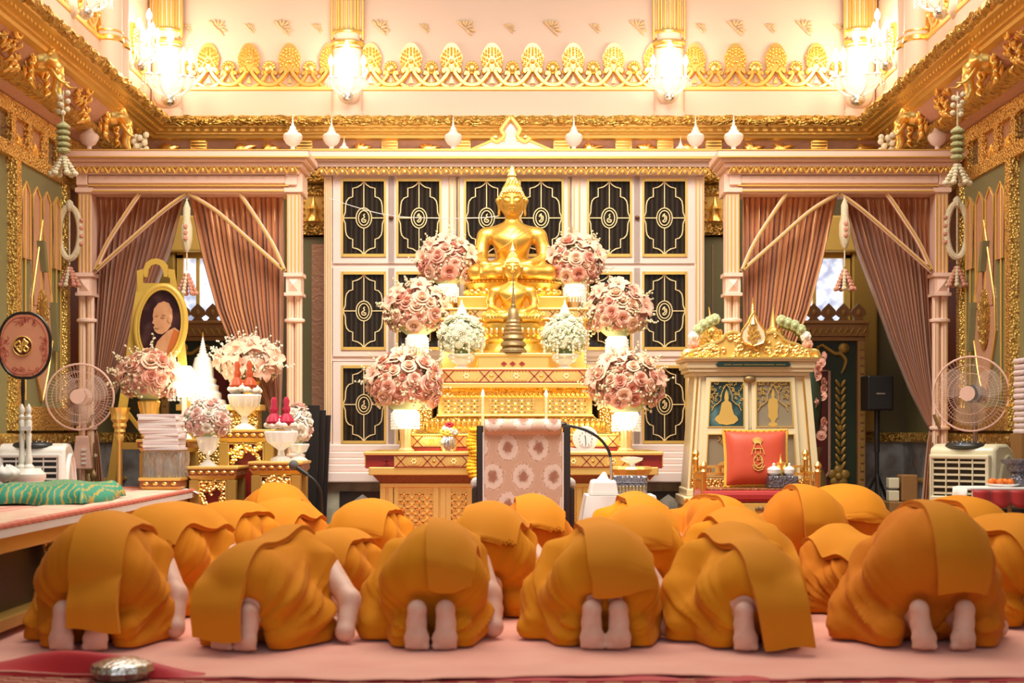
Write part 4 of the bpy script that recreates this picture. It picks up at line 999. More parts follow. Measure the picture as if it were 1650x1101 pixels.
# ---------------------------------------------------------------- Buddha statues
def buddha(lap, h=.0062):
    """seated figure .70 wide, base at z=0, facing -y; lap: hands in the lap, else right hand over the knee"""
    s = SDF((-.42, -.34, -.02), (.42, .24, .93), h)
    for q in (-1, 1):   # folded legs
        s.chain([(q*.12, .06, .10), (q*.25, -.06, .085), (q*.315, -.15, .068)], [.10, .085, .062], .03)
        s.chain([(q*.31, -.15, .065), (q*.12, -.24, .06), (-q*.06, -.235, .055 if q < 0 else .09)], [.062, .055, .045], .025)
    s.ell((-.13, -.22, .125), (.085, .032, .026), .015); s.ell((.14, -.235, .04), (.09, .04, .03), .015)
    s.ell((0, .03, .10), (.19, .14, .11), .04)
    s.chain([(0, .02, .12), (0, .025, .22), (0, .0, .33), (0, .01, .40)], [.135, .118, .150, .13], .05)
    s.ell((-.085, -.07, .36), (.085, .06, .07), .04); s.ell((.085, -.07, .36), (.085, .06, .07), .04)
    for q in (-1, 1): s.cap((q*.09, .02, .42), (q*.21, .02, .405), .075, .07, .05)
    s.cap((0, .015, .42), (0, -.01, .56), .062, .055, .04)
    sh = [(-.235, .01, .39), (.235, .01, .39)]
    if not lap:
        s.chain([sh[0], (-.265, -.02, .27), (-.258, -.06, .205)], [.068, .056, .05], .025)
        s.chain([(-.258, -.06, .205), (-.245, -.16, .155), (-.235, -.205, .13)], [.05, .036, .027], .02)
        s.ell((-.235, -.222, .115), (.042, .02, .04), .015)
        for k in range(4):
            x = -.265+.019*k; s.chain([(x, -.228, .10), (x+.002*k, -.238, .05), (x+.003*k, -.232, .012-(.008 if k in (1, 2) else 0))], [.0105, .0095, .008], .006)
        s.chain([(-.198, -.22, .12), (-.186, -.236, .085)], [.012, .009], .008)
        R = (1,)
    else: R = (-1, 1)
    for q in R:
        s.chain([(q*.235, .01, .39), (q*.27, -.01, .27), (q*.265, -.05, .19)], [.068, .056, .05], .025)
        s.chain([(q*.265, -.05, .19), (q*.15, -.16, .135), (q*.06, -.19, .125)], [.05, .037, .028], .02)
        s.ell((q*.02, -.20, .125), (.055, .03, .02), .015)
        for k in range(4): s.chain([(q*.0, -.195-.014*k, .132), (-q*.075, -.2-.013*k, .13)], [.011, .008], .006)
        s.cap((q*.03, -.20, .14), (-q*.01, -.19, .165), .011, .009, .006)
    # head
    s.ell((0, -.005, .685), (.105, .115, .125), .02); s.ell((0, -.03, .635), (.085, .085, .085), .03); s.ell((0, -.06, .585), (.045, .045, .035), .03)
    s.ell((0, .01, .80), (.082, .085, .06), .03); s.cap((0, .01, .84), (0, .01, .875), .05, .035, .03)
    s.cap((0, -.115, .70), (0, -.135, .648), .012, .018, .012); s.ell((-.014, -.122, .645), (.012, .012, .009), .006); s.ell((.014, -.122, .645), (.012, .012, .009), .006)
    for q in (-1, 1):
        s.ell((q*.042, -.098, .692), (.030, .016, .014), .008); s.chain([(q*.012, -.118, .715), (q*.045, -.110, .724), (q*.08, -.085, .708)], [.007, .008, .005], .008)
        s.chain([(q*.018, -.115, .683), (q*.044, -.118, .679), (q*.068, -.098, .686)], [.004, .006, .004], .004)
        s.chain([(q*.104, .0, .73), (q*.118, .005, .70), (q*.108, .0, .64), (q*.112, .0, .575)], [.016, .022, .013, .012], .01)
    s.chain([(-.034, -.104, .615), (0, -.120, .619), (.034, -.104, .615)], [.006, .010, .006], .006); s.chain([(-.026, -.104, .602), (0, -.117, .600), (.026, -.104, .602)], [.006, .011, .006], .006)
    s.cut_below(0)
    return s
def hair(h=1.):
    m = MB(); n = 0
    for j in range(10):
        el = .10+j*.15; k = int(26*math.cos(el))+1
        for i in range(k):
            a = 2*PI*(i+.5*(j % 2))/k; d = Vector((math.cos(el)*math.sin(a), -math.cos(el)*math.cos(a), math.sin(el)))
            if d.y < -.55 and d.z < .50: continue
            m.ball((d.x*.106, -.005+d.y*.117, .695+d.z*.128), .0125, 6, 4)
    for j in range(5):
        z = .80+.017*j; r = .078-.010*j; k = int(20-3*j)
        for i in range(k): a = 2*PI*i/k; m.ball((r*math.cos(a), .008+r*math.sin(a), z), .0115, 6, 4)
    for j in (-.10, .05, .2):
        for q in (-1, 1):
            for i in range(4): m.ball((q*(.098-.006*i), .01+.025*i, .72-.03*j*10*.33), .0115, 6, 4)
    return m
def statue(x, y, z, sc, lap, label, crown):
    t = thing('buddha_statue', label, 'statue', (0, 0, 0)); s = buddha(lap, .0062 if not lap else .0075)
    MB().raw(*s.mesh()).build('body', 'gold_statue', t, smooth=180)
    hair().build('hair_curls', 'gold_satin', t)
    m = MB(); m.lathe([(.036, .86), (.04, .885), (.03, .9), (.036, .915), (.022, .945), (.014, .975), (.003, 1.03 if crown else 1.0)], (0, .01, 0), 12, flute=6, fa=.14); m.build('flame_finial', 'gold', t)
    def proj(px, pz):
        y0 = -.34
        for k in range(140):
            if s.at((px, y0, pz)) < 0: break
            y0 += .004
        return y0
    m = MB()
    def line(P, r):
        pts = [(p.x, proj(p.x, p.z)-.001, p.z) for p in spline([(a, 0, b) for a, b in P], 7)]; m.tube(pts, r, 5)
    line([(.155, .44), (.10, .40), (.0, .33), (-.10, .265), (-.15, .24)], .005); line([(.10, .45), (.045, .38), (.035, .28), (.04, .20)], .005); line([(.055, .455), (-.01, .38), (-.02, .28), (-.015, .2)], .005)
    if lap:
        for q in (-1, 1):
            for k in range(6): line([(q*(.10+.045*k), .16-.012*k), (q*(.115+.045*k), .10), (q*(.11+.04*k), .045)], .005)
    m.build('robe_edge', 'gold_satin', t)
    t.location = (x, y, z); t.scale = (sc,)*3; return t
statue(SX(825, 11.95), 12.02, SZ(452.5, 11.9), .985, False, 'large golden Buddha statue with one hand over its knee, seated on top of the altar', 0)
Yb2 = 11.62
statue(SX(826, Yb2), Yb2+.06, SZ(519, Yb2-.12), .655, True, 'smaller golden Buddha statue with hands in its lap in front of the large one', 1)
t = thing('statue_pedestal', 'tiered round gilded pedestal under the smaller Buddha statue', 'pedestal', (SX(826, Yb2), Yb2+.06, SZ(595, 11.42)))
m = MB(); R = LN(52, Yb2); zt, zl = SZ(519, Yb2-.12), SZ(595, 11.42); H = zt-zl
m.lathe([(R*1.22, zl), (R*1.22, zl+.07*H), (R*1.15, zl+.12*H), (R*1.1, zl+.25*H), (R*1.2, zl+.3*H), (R*1.2, zl+.36*H), (R*1.05, zl+.42*H), (R*.98, zl+.55*H), (R*1.03, zl+.6*H), (R*.9, zl+.66*H), (R*.95, zl+.78*H), (R*1.05, zl+.92*H), (R, zt)], (SX(826, Yb2), Yb2+.06, 0), 40, .62); m.build('plinth', 'gold_statue', t)
m = MB()
for k in range(30):
    a = 2*PI*k/30; m.ball((SX(826, Yb2)+R*.97*math.cos(a), Yb2+.06+R*.6*math.sin(a), zl+.8*H), (.017, .017, .04), 6, 5)
m.build('lotus_petals', 'gold', t)
# stepped reliquary standing in front, and its stand
Yc = 11.47; zb = SZ(569, Yc-.06)
t = thing('reliquary_stand', 'low gilt stand with three small openings under the bronze spire reliquary', 'stand', (SX(826, Yc), Yc+.02, SZ(595, 11.42)))
m = MB(); m.box(SX(770, Yc), SX(884, Yc), Yc-.07, Yc+.09, SZ(595, 11.42), zb-.02); m.box(SX(764, Yc), SX(890, Yc), Yc-.08, Yc+.1, zb-.03, zb); m.build('body', 'gold_satin', t, smooth=0, bev=.006)
m = MB()
for px in (812, 826, 841): x = SX(px, Yc); z = SZ(587, Yc); m.prism([(x-.025, z), (x, z+.02), (x+.025, z), (x, z-.02)], Yc-.076, Yc-.069)
m.build('lacquer_lozenge', 'red_lacquer', t, smooth=0)
t = thing('spire_reliquary', 'bronze bell shaped reliquary with a long spire in front of the smaller Buddha', 'reliquary', (SX(827, Yc), Yc, zb))
Z = lambda p: SZ(p, Yc); L = lambda p: LN(p, Yc)
pr = []
for z, r in ((569, 22), (565, 22), (560, 17), (557, 21), (553, 20), (549, 15), (546, 18), (543, 17), (540, 14.5), (537, 16), (534, 13), (531, 14.5), (528, 12), (525, 13), (522, 11.5), (519, 12.2), (516, 10.8)): pr.append((L(r), Z(z)))
m = MB(); m.lathe(pr, (SX(827, Yc), Yc, 0), 20); m.build('stepped_base', 'bronze', t)
MB().lathe([(L(10.6), Z(516)), (L(9.5), Z(508)), (L(8), Z(500)), (L(5.5), Z(497)), (L(4), Z(496))], (SX(827, Yc), Yc, 0), 20).build('bell', 'bronze', t)
m = MB(); m.lathe([(L(4.2), Z(496)), (L(4.2), Z(492)), (L(2.6), Z(490)), (L(3), Z(486)), (L(2), Z(478)), (L(1.2), Z(460)), (L(.5), Z(440))], (SX(827, Yc), Yc, 0), 14); m.build('spire', 'bronze', t)
# golden tiered spires behind the upper bouquets
for px, lab in ((723, 'slender golden tiered spire rising behind the upper left rose bouquet'), (922, 'slender golden tiered spire rising behind the upper right rose bouquet')):
    Y = 12.08; t = thing('tiered_spire', lab, 'ornament', (SX(px, Y), Y, SZ(498, 11.78))); pr = [(.07, SZ(498, 11.78)), (.05, SZ(470, Y)), (.05, SZ(440, Y))]
    for k in range(7): z = SZ(434-6*k, Y); r = .062-.007*k; pr += [(r, z), (r*.72, z+.02)]
    m = MB().lathe(pr+[(.012, SZ(388, Y)), (.003, SZ(365, Y))], (SX(px, Y), Y, 0), 14); m.build('tiers', 'gold', t)

# ---------------------------------------------------------------- bouquets
def rose_mesh(mname, seed):
    m = MB(); rr = random.Random(seed)
    m.ball((0, 0, .012), (.013, .013, .02), 8, 6)
    for lay, (n, R, h, open_) in enumerate(((3, .014, .03, .1), (4, .024, .032, .4), (5, .037, .028, .85), (6, .05, .018, 1.3))):
        for k in range(n):
            a0 = 2*PI*k/n+lay*.7+rr.uniform(-.15, .15); wd = 2*PI/n*.72
            def fn(u, v, a0=a0, wd=wd, R=R, h=h, open_=open_):
                a = a0+(u-.5)*2*wd*(.45+.55*math.sin(PI*min(v+.25, 1)*.8)); r = R*(.35+.65*v**.7)+.006*open_*v**4; z = h*v*(1.35-.35*open_) - .012*max(0, v-.75)*open_*4*.5 - .006*abs(u-.5)*2*v+.006
                return (r*math.cos(a), r*math.sin(a), z)
            m.grid(fn, 5, 5)
    return mesh_only(m, 'rose', mname, 70)
ROSE = [rose_mesh('rose_a', 1), rose_mesh('rose_b', 2), rose_mesh('rose_c', 3)]; ROSEP = [rose_mesh('rose_pale', 4), rose_mesh('rose_white', 5)]
def lily_mesh(mname):
    m = MB()
    for k in range(5):
        a = 2*PI*k/5
        def fn(u, v, a=a):
            r = .012+.085*v; w = .032*math.sin(PI*min(.12+.88*v, 1)); x, y = r, (u-.5)*2*w; z = .05*v-.05*v**3+.006*abs(u-.5)
            return (x*math.cos(a)-y*math.sin(a), x*math.sin(a)+y*math.cos(a), z+.01)
        m.grid(fn, 5, 6)
    for k in range(5): a = k*1.3; m.tube([(0, 0, 0), (.012*math.cos(a), .012*math.sin(a), .04)], .003, 4)
    return mesh_only(m, 'lily', mname, 70)
LILY = [lily_mesh('rose_b'), lily_mesh('rose_c')]
def mum_mesh(mname):
    m = MB()
    for lay, (n, R, z) in enumerate(((14, .040, .006), (12, .032, .016), (9, .022, .022))):
        for k in range(n): a = 2*PI*k/n+lay*.3; m.ball((R*.62*math.cos(a), R*.62*math.sin(a), z), (R*.42, .0065, .004), 6, 4, Matrix.Rotation(a, 4, 'Z') @ Matrix.Rotation(-.3-.35*lay, 4, 'Y'))
    m.ball((0, 0, .024), (.010, .010, .006), 7, 5)
    return mesh_only(m, 'chrysanthemum', mname, 70)
MUM = mum_mesh('blossom_white')
def on_dome(n, seed, lo=-.45, front=.35):
    """well spread directions, mostly those facing -y"""
    out = []; ga = PI*(3-math.sqrt(5)); rr = random.Random(seed); N = int(n*1.9)
    for i in range(N):
        z = 1-2*(i+.5)/N; r = math.sqrt(1-z*z); a = ga*i
        d = Vector((r*math.cos(a), r*math.sin(a), z))
        if z < lo or d.y > front: continue
        out.append((d+Vector((rr.uniform(-.05, .05), rr.uniform(-.05, .05), rr.uniform(-.05, .05)))).normalized())
    return out
def filler(c, R, seed, n=260, sprays=14, long=.12):
    """tiny star flowers, leaves and fine twigs between the roses"""
    w, g = MB(), MB(); rr = random.Random(seed)
    for d in on_dome(n//2, seed, -.6, .5):
        p = Vector(c)+Vector((d.x*R[0], d.y*R[1], d.z*R[2]))*rr.uniform(.86, 1.08)
        for k in range(3):
            q = p+Vector((rr.uniform(-.025, .025), rr.uniform(-.025, .025), rr.uniform(-.025, .025)))
            w.ball(q, (.0115, .0115, .010), 5, 3)
        g.ball(p*.97+Vector(c)*.03, (.018, .006, .010), 6, 4, Matrix.Rotation(rr.uniform(0, 6), 4, 'Z') @ Matrix.Rotation(rr.uniform(-1, 1), 4, 'Y'))
    for k in range(sprays):
        a = rr.uniform(-.2, PI+.2); d = Vector((math.cos(a), -rr.uniform(0, .5), math.sin(a))).normalized(); p = Vector(c)+Vector((d.x*R[0], d.y*R[1], d.z*R[2]))*.9; L = rr.uniform(.4, 1)*long
        g.tube([p, p+d*L], [.003, .0015], 4)
        for q in range(7): w.ball(p+d*L*(.35+.1*q)+Vector((rr.uniform(-.012, .012), 0, rr.uniform(-.012, .012))), .0085, 5, 3)
    return w, g
def bouquet(px, py, rx, rz, Y, n, label, seed, flowers, zbase, vase, fillm='blossom_cream', lilies=5, group='pink rose bouquets', rs=1., lean=0.):
    x, z = SX(px, Y), SZ(py, Y); R = (LN(rx, Y), LN(rx, Y)*.8, LN(rz, Y)); rr = random.Random(seed)
    t = thing('flower_arrangement', label, 'flower arrangement', (x, Y, zbase), group); off = Vector((x, Y, zbase))
    MB().ball((x, Y, z), tuple(q*(.80 if flowers is not LILY else .5) for q in R), 18, 12).build('foliage_core', 'leaf' if flowers is LILY or flowers is MUMS else 'leaf_pale', t)
    ds = on_dome(n, seed)
    for d in ds:
        p = Vector((x, Y, z))+Vector((d.x*R[0], d.y*R[1], d.z*R[2]))*rr.uniform(.76, 1.06)
        q = d.to_track_quat('Z', 'Y'); e = q.to_euler(); e.rotate_axis('Z', rr.uniform(0, 6))
        inst(rr.choice(flowers), 'rose' if flowers is not MUMS else 'chrysanthemum', t, p-off, e, rr.uniform(.85, 1.35)*rs*(.95 if flowers is MUMS else 1))
    for k in range(lilies):
        a = lerp(.35, PI-.35, k/max(1, lilies-1))+rr.uniform(-.15, .15); d = Vector((math.cos(a), -.35, math.sin(a))).normalized(); p = Vector((x, Y, z))+Vector((d.x*R[0], d.y*R[1], d.z*R[2]))*1.08
        d.y -= .6; d.normalize(); e = d.to_track_quat('Z', 'Y').to_euler(); inst(rr.choice(LILY), 'lily', t, p-off, e, rr.uniform(.8, 1.1)*rs)
    w, g = filler((x, Y, z), R, seed, sprays=14 + lilies*2, long=.17 if lilies else .03)
    stuff(w.build('filler_blossoms', fillm, t)); stuff(g.build('foliage', 'leaf_pale', t))
    vase(t, x, Y, zbase, z-R[2]*.8); return t
MUMS = [MUM]
def crystal_lamp(wd):
    def f(t, x, y, z0, z1):
        H = z1-z0
        MB().lathe([(wd*.62, z0), (wd*.66, z0+.02), (wd*.42, z0+.06*H+.02), (wd*.40, z0+.45*H), (wd*.45, z0+.62*H)], (x, y, 0), 16, flute=8, fa=.06).build('crystal_column', 'amber_glass', t)
        MB().lathe([(wd*.5, z0+.60*H), (wd*.86, z0+.78*H), (wd*1.02, z1), (wd*.9, z1+.02)], (x, y, 0), 20).build('lit_shade', 'lamp_glow', t)
        m = MB()
        for k in range(22):
            a = 2*PI*k/22
            for q in range(6): m.ball((x+wd*1.08*math.cos(a), y+wd*1.08*math.sin(a), z1-.012-.022*q), (.008, .008, .011), 6, 4)
        m.build('bead_fringe', 'crystal', t)
    return f
mat('crystal_warm', (1, .93, .8, 1), .08, trans=.35, spec=.8, emit=((1, .86, .62, 1), .22))
lamps = []
top = SZ(498, 11.76); tab = SZ(730, 10.95)
# side pedestals that carry the middle bouquets
for px, lab in ((676, 'gilded square pedestal hidden behind the lower left rose bouquet'), (986, 'gilded square pedestal hidden behind the lower right rose bouquet')):
    Y = 11.95; t = thing('flower_pedestal', lab, 'pedestal', (SX(px, Y), Y, 0)); x = SX(px, Y)
    MB().box(x-.11, x+.11, Y-.1, Y+.1, tab, SZ(592, Y)).build('shaft', 'gold_carved', t, smooth=0); m = MB(); m.box(x-.14, x+.14, Y-.13, Y+.13, SZ(592, Y), SZ(588, Y)+.02); m.build('top_slab', 'gold_satin', t, smooth=0)
zp = SZ(588, 11.95)+.02
for (px, py, rx, rz, Y, n, lab, zb, wd) in (
    (721, 430, 41, 41, 11.98, 46, 'peach rose bouquet highest on the left side of the altar', top, .085),
    (926, 430, 39, 41, 11.98, 46, 'peach rose bouquet highest on the right side of the altar', top, .085),
    (672, 508, 45, 45, 11.85, 54, 'peach rose bouquet on a lit crystal stand, middle one left of the altar', zp, .085),
    (994, 509, 44, 47, 11.85, 54, 'peach rose bouquet on a lit crystal stand, middle one right of the altar', zp, .085),
    (653, 625, 53, 50, 11.12, 62, 'large peach rose bouquet on a lit vase, left end of altar table', tab, .10),
    (1009, 627, 53, 52, 11.12, 62, 'large peach rose bouquet on a lit vase, right end of altar table', tab, .10)):
    bouquet(px, py, rx, rz, Y, n, lab, px, ROSE, zb, crystal_lamp(wd))
    l = bpy.data.lights.new('crystal_lamp_light', 'POINT'); l.energy = 3.2; l.color = (1, .82, .52); l.shadow_soft_size = .08
    lo = bpy.data.objects.new('crystal_lamp_light', l); C.objects.link(lo); lo.location = (SX(px, Y)+(.16 if px < 827 else -.16), Y-.1, SZ(py+rz+14, Y))
def bowl(t, x, y, z0, z1):
    H = z1-z0; MB().lathe([(.075, z0), (.07, z0+.015), (.03, z0+.04), (.03, z0+.3*H), (.09, z0+.6*H), (.12, z1), (.11, z1+.01)], (x, y, 0), 24).build('footed_bowl', 'crystal', t)
    m = MB()
    for q in (-1, 1):
        for a in (-.35, -1.2):
            ex, ey = x+q*.175*math.cos(a), y+.15*math.sin(a)
            for k in range(6): m.ball((ex, ey, z1+.09-.03*k), (.013, .013, .018), 7, 5)
    m.build('jasmine_tassel', 'garland', t)
    m = MB(); m.lathe([(.045, 0), (.03, .05), (.012, .08), (.003, .12)], (x, y, z1+.235+.10), 10); m.build('bud_finial', 'blossom_white', t)
zd = SZ(595, 11.38)
for px, lab in ((744, 'white chrysanthemum dome in a footed bowl on the left of the smaller Buddha'), (910, 'white chrysanthemum dome in a footed bowl on the right of the smaller Buddha')):
    bouquet(px, 545, 33, 35, 11.52, 56, lab, px+9, MUMS, zd, bowl, 'blossom_white', 0, 'white chrysanthemum domes', 1.0)
# candles
for px, lab in ((778, 'thin lit candle on the altar, left of the other'), (880, 'thin lit candle on the altar, behind the right side of the chair back')):
    Y = 11.0; zt = SZ(640, Y); t = thing('candle', lab, 'candle', (SX(px, Y), Y, tab), 'thin altar candles')
    MB().lathe([(.05, tab), (.045, tab+.012), (.014, tab+.03), (.014, tab+.05)], (SX(px, Y), Y, 0), 14).build('holder', 'gold', t)
    MB().lathe([(.013, tab+.04), (.011, zt)], (SX(px, Y), Y, 0), 10).build('wax_stick', 'wax', t); MB().lathe([(.004, zt), (.011, zt+.015), (.010, zt+.03), (.002, zt+.06)], (SX(px, Y), Y, 0), 8).build('flame', 'flame', t)
# small cut glass vase
Y = 10.98; x = SX(723, Y)
t = thing('flower_vase', 'small round cut glass vase with yellow, white and red flowers on the altar table', 'vase', (x, Y, tab))
MB().lathe([(.035, tab), (.05, tab+.02), (.065, tab+.06), (.055, tab+.1), (.04, tab+.125), (.045, tab+.13)], (x, Y, 0), 18, flute=9, fa=.05).build('glass_body', 'silver', t)
rr = random.Random(5)
for k in range(16):
    mm = ('flower_yellow', 'rose_white', 'flower_yellow')[k % 3]; a = k*2.4; r = .055*math.sqrt(k/16); m = MB()
    for q in range(6): m.ball((x+r*math.cos(a)+.013*math.cos(q), Y+r*math.sin(a)*.8, tab+.15+.05*(1-k/16)+.013*math.sin(q)), .013, 6, 4)
    m.build('blossom', mm, t)
m = MB()
for q in range(10): m.ball((x+.005+.02*math.cos(q*.63), Y-.02, tab+.215+.012*math.sin(q*.63)), (.016, .014, .012), 6, 4)
m.build('carnation', 'flower_red', t)
m = MB()
for q in range(8): m.ball((x+rr.uniform(-.06, .06), Y+.02, tab+.14+rr.uniform(0, .03)), (.025, .006, .012), 6, 4)
m.build('leaf_sprig', 'leaf', t)
# crystal table clock
x = SX(943, Y); z = SZ(707, Y); t = thing('table_clock', 'crystal table clock with round white dial on the altar table', 'clock', (x, Y, tab))
m = MB(); m.lathe([(.085, -.03), (.098, -.01), (.098, .02), (.085, .035)], (x, Y, z), 28, mt=Matrix.Rotation(PI/2, 4, 'X')); m.build('crystal_ring', 'crystal', t)
m = MB(); m.prism([(x-.17, tab), (x+.2, tab), (x+.16, tab+.03), (x+.06, tab+.035), (x, tab+.02), (x-.06, tab+.035), (x-.13, tab+.045)], Y-.04, Y+.05); m.build('crystal_foot', 'crystal', t, smooth=30)
MB().lathe([(.062, -.0), (.062, .045)], (x, Y, z), 28, mt=Matrix.Rotation(PI/2, 4, 'X')).build('dial', 'clock_face', t)
m = MB()
for k in range(12): a = 2*PI*k/12; m.box(x+.05*math.sin(a)-.003, x+.05*math.sin(a)+.003, Y-.048, Y-.045, z+.05*math.cos(a)-.004, z+.05*math.cos(a)+.004)
m.build('hour_marks', 'bronze', t, smooth=0); m = MB(); m.tube([(x, Y-.05, z), (x+.002, Y-.05, z-.042)], .003, 4); m.build('minute_hand', 'black', t); m = MB(); m.tube([(x, Y-.052, z), (x-.004, Y-.052, z+.026)], .0035, 4); m.build('hour_hand', 'black', t)
# marigold garland over the altar table edge
x = SX(762, 10.85); t = thing('marigold_garland', 'thick yellow marigold garland hanging beside the left edge of the chair back', 'garland', (x, 10.85, SZ(768, 10.85)))
for k in range(14):
    a = k*.9; MB().ball((x+.012*math.cos(a), 10.87+.008*math.sin(a), SZ(694+5.6*k, 10.85)), (.044, .042, .026), 12, 7).build('marigold_ring', 'marigold', t)
# white consecration thread from the bookcase to the statue
pts = [(SX(530, 12.3), 12.27, SZ(321, 12.3)), (SX(620, 12.25), 12.25, SZ(346, 12.25)), (SX(705, 12.2), 12.2, SZ(352, 12.2)), (SX(770, 12.0), 11.98, SZ(352, 12.0)), (SX(803, 11.95), 11.93, SZ(349, 11.95))]
tag(MB().tube(spline(pts, 6), .0035, 5).build('sacred_thread', 'white_cloth'), 'thin white thread stretched from the bookcase doors to the large statue', 'thread')
# ================================================================ LEFT SIDE
def X4(p, Y): return SX(p, Y)
# long low platform with pink cloth
TZ = .56; TX = -2.34; TX2 = -3.12; TY0, TY1 = 5.0, 10.7
t = thing('long_low_table', 'long low gilded table along the left side covered with pink and red cloth', 'table', ((TX+TX2)/2, 8, 0))
MB().box(TX2+.02, TX-.03, TY0, TY1-.03, TZ-.14, TZ-.02).build('apron', 'gold_paint', t, smooth=0, bev=.008)
MB().box(TX2+.1, TX-.12, TY0+.1, TY1-.15, .10, TZ-.14).build('under_table_shade', 'black', t, smooth=0)  # black block put in for the shade under the table
MB().box(TX2, TX-.02, TY0, TY1, .06, .12).build('foot_rail', 'gold_dull', t, smooth=0, bev=.008)
for k, y in enumerate((5.05, 6.25, 7.45, 8.65, 9.55, 10.05, 10.62)):
    for x in ((TX-.06, TX2+.06) if k in (0, 6) else (TX-.06,)):
        m = MB(); z = TZ-.13
        for e in (-1, 1): m.tube([(x, y+e*.10, z), (x, y+e*.075, z-.12), (x, y+e*.05, z-.25), (x, y+e*.055, .1)], [.035, .028, .02, .03], 8)
        m.box(x-.03, x+.03, y-.08, y+.08, z-.16, z); m.build('leg', 'gold_leafy', t)
m = MB(); m.box(TX2-.02, TX+.015, TY0-.02, TY1+.02, TZ-.02, TZ); m.build('pink_cloth', 'table_pink', t, smooth=0)
m = MB(); m.box(TX-.34, TX-.03, TY0, TY1-.05, TZ, TZ+.006); m.build('patterned_runner', 'table_runner', t, smooth=0)
m = MB(); m.box(TX-.005, TX+.02, TY0, TY1+.02, TZ-.055, TZ-.016); m.build('white_valance', 'white_cloth', t, smooth=0)
m = MB(); m.tube([(TX+.012, lerp(TY0, TY1+.02, i/120), TZ-.006+.004*(i % 2)) for i in range(121)], .014, 6); m.tube([(lerp(TX+.012, TX2, i/20), TY1+.02, TZ-.006) for i in range(21)], .014, 6); m.build('fringe', 'trim_rose', t)
# green brocade cover lying on it
def fn(u, v):
    x = lerp(TX2+.02, TX-.12-.02*math.sin(v*9), u); y = 8.15+.9*v; e = min(u, 1-u, v*1.0)*8
    return (x, y+(.02*math.sin(x*24) if v < .5 else 0), TZ+.008+.10*min(1, max(0, e))**.5+.008*math.sin(x*17+v*6))
t = MB().grid(fn, 60, 22).build('green_brocade_cover', 'green_cloth', loc=((TX+TX2)/2, 8.6, TZ), smooth=60, solid=.012); tag(t, 'green and gold brocade cover folded on the long pink table', 'cloth')
# white papers at the far end
t = thing('paper_sheets', 'white paper sheets lying on the far corner of the long pink table', 'paper', (TX-.14, 10.5, TZ))
for k in range(3):
    def fp(u, v, k=k): x = TX-.3+.36*u+.02*k; return (x, 10.28+.1*k+.2*v, TZ+.012+.004*k - (max(0, x-TX-.0)**1.2)*.8 + .012*math.sin(u*5+k))
    MB().grid(fp, 12, 4).build('sheet', 'paper', t, smooth=60, solid=.002)
# ceremonial fan on its turned stand
Y = 9.3; x = SX(40, Y); Z = lambda p: SZ(p, Y); L = lambda p: LN(p, Y)
t = thing('ceremonial_fan', 'pink ceremonial fan with dark rim and round gold emblem', 'ceremonial fan', (x, Y, Z(757)))
def oval(rx, rz, n=44, k=.10): return [(x+rx*math.cos(a)*(1+k*abs(math.sin(2*a))*.55), Z(557)+rz*math.sin(a)*(1+k*abs(math.sin(2*a))*.55)) for a in [2*PI*i/n for i in range(n)]]
MB().prism(oval(L(40), L(51)), Y-.006, Y+.006).build('disc', 'talapat', t, smooth=30)
MB().tube([(a, Y, b) for a, b in oval(L(41), L(52))], .011, 8, closed=True).build('rim', 'black_wood', t)
m = MB(); m.tube([(a, Y-.008, b) for a, b in oval(L(36), L(46))], .003, 5, closed=True)
rr = random.Random(2)
for cx, cz, w, h in ((40, 516, 17, 7), (40, 600, 22, 6), (8, 562, 5, 20), (71, 562, 5, 20)):
    for k in range(26):
        a, b = SX(cx+rr.uniform(-w, w), Y), Z(cz+rr.uniform(-h, h)); q = rr.uniform(0, 6)
        m.tube([(a+.012*math.cos(q+i*1.1), Y-.007, b+.012*math.sin(q+i*1.1)) for i in range(4)], .0024, 4)
m.build('brocade_border', 'talapat_pattern', t)
xe, ze = SX(37, Y), Z(558)
MB().lathe([(L(16), -.012), (L(16), -.004)], (xe, Y, ze), 30, mt=Matrix.Rotation(-PI/2, 4, 'X')).build('emblem_ground', 'maroon', t)
m = MB(); m.tube([(xe+L(15.5)*math.cos(a), Y-.012, ze+L(15.5)*math.sin(a)) for a in [2*PI*i/28 for i in range(28)]], .004, 5, closed=True)
for G in ([(-10, 4), (-5, 8), (-3, 2), (-9, -2), (-6, -7), (-2, -10), (-1, -3), (1, 5), (3, 11), (5, 6), (2, 0)], [(4, 9), (9, 5), (5, 1), (10, -4), (6, -9), (2, -5), (5, -2)], [(-11, -2), (-12, 3), (-9, 7)], [(-7, 0), (-3, -1), (-5, -5)]):
    m.tube([(xe+L(p.x), Y-.014, ze+L(p.z)) for p in spline([(a, 0, b) for a, b in G], 4)], .0065, 5)
m.build('emblem_monogram', 'gold_line', t)
MB().lathe([(.011, Z(740)), (.011, Z(640)), (.014, Z(630)), (.012, Z(612))], (x-.012, Y, 0), 10).build('handle', 'black_wood', t)
t2 = thing('fan_stand', 'white turned wooden stand with round base holding the pink ceremonial fan', 'stand', (x, Y, TZ))
bal = [(16, 757), (17, 752), (10, 748), (12, 740), (9, 735), (7, 720), (9, 700), (6, 697), (9, 694), (10, 680), (7, 677), (10, 672), (6, 668), (9, 662), (8, 658), (2, 651)]
for dx in (-3, 8): MB().lathe([(L(r*.52), Z(z)) for r, z in bal], (x+L(dx), Y-.02-.0*dx, 0), 14).build('baluster', 'white_paint', t2)
MB().lathe([(L(29), TZ), (L(30), TZ+.03), (L(27), Z(775)), (L(30), Z(770)), (L(30), Z(764)), (L(25), Z(760)), (L(22), Z(755))], (x+L(3), Y, 0), 32).build('base', 'white_paint', t2)
m = MB(); m.box(x-L(2), x+L(14), Y-.05, Y-.03, Z(694), Z(687)); m.build('small_tag', 'paper', t2, smooth=0)
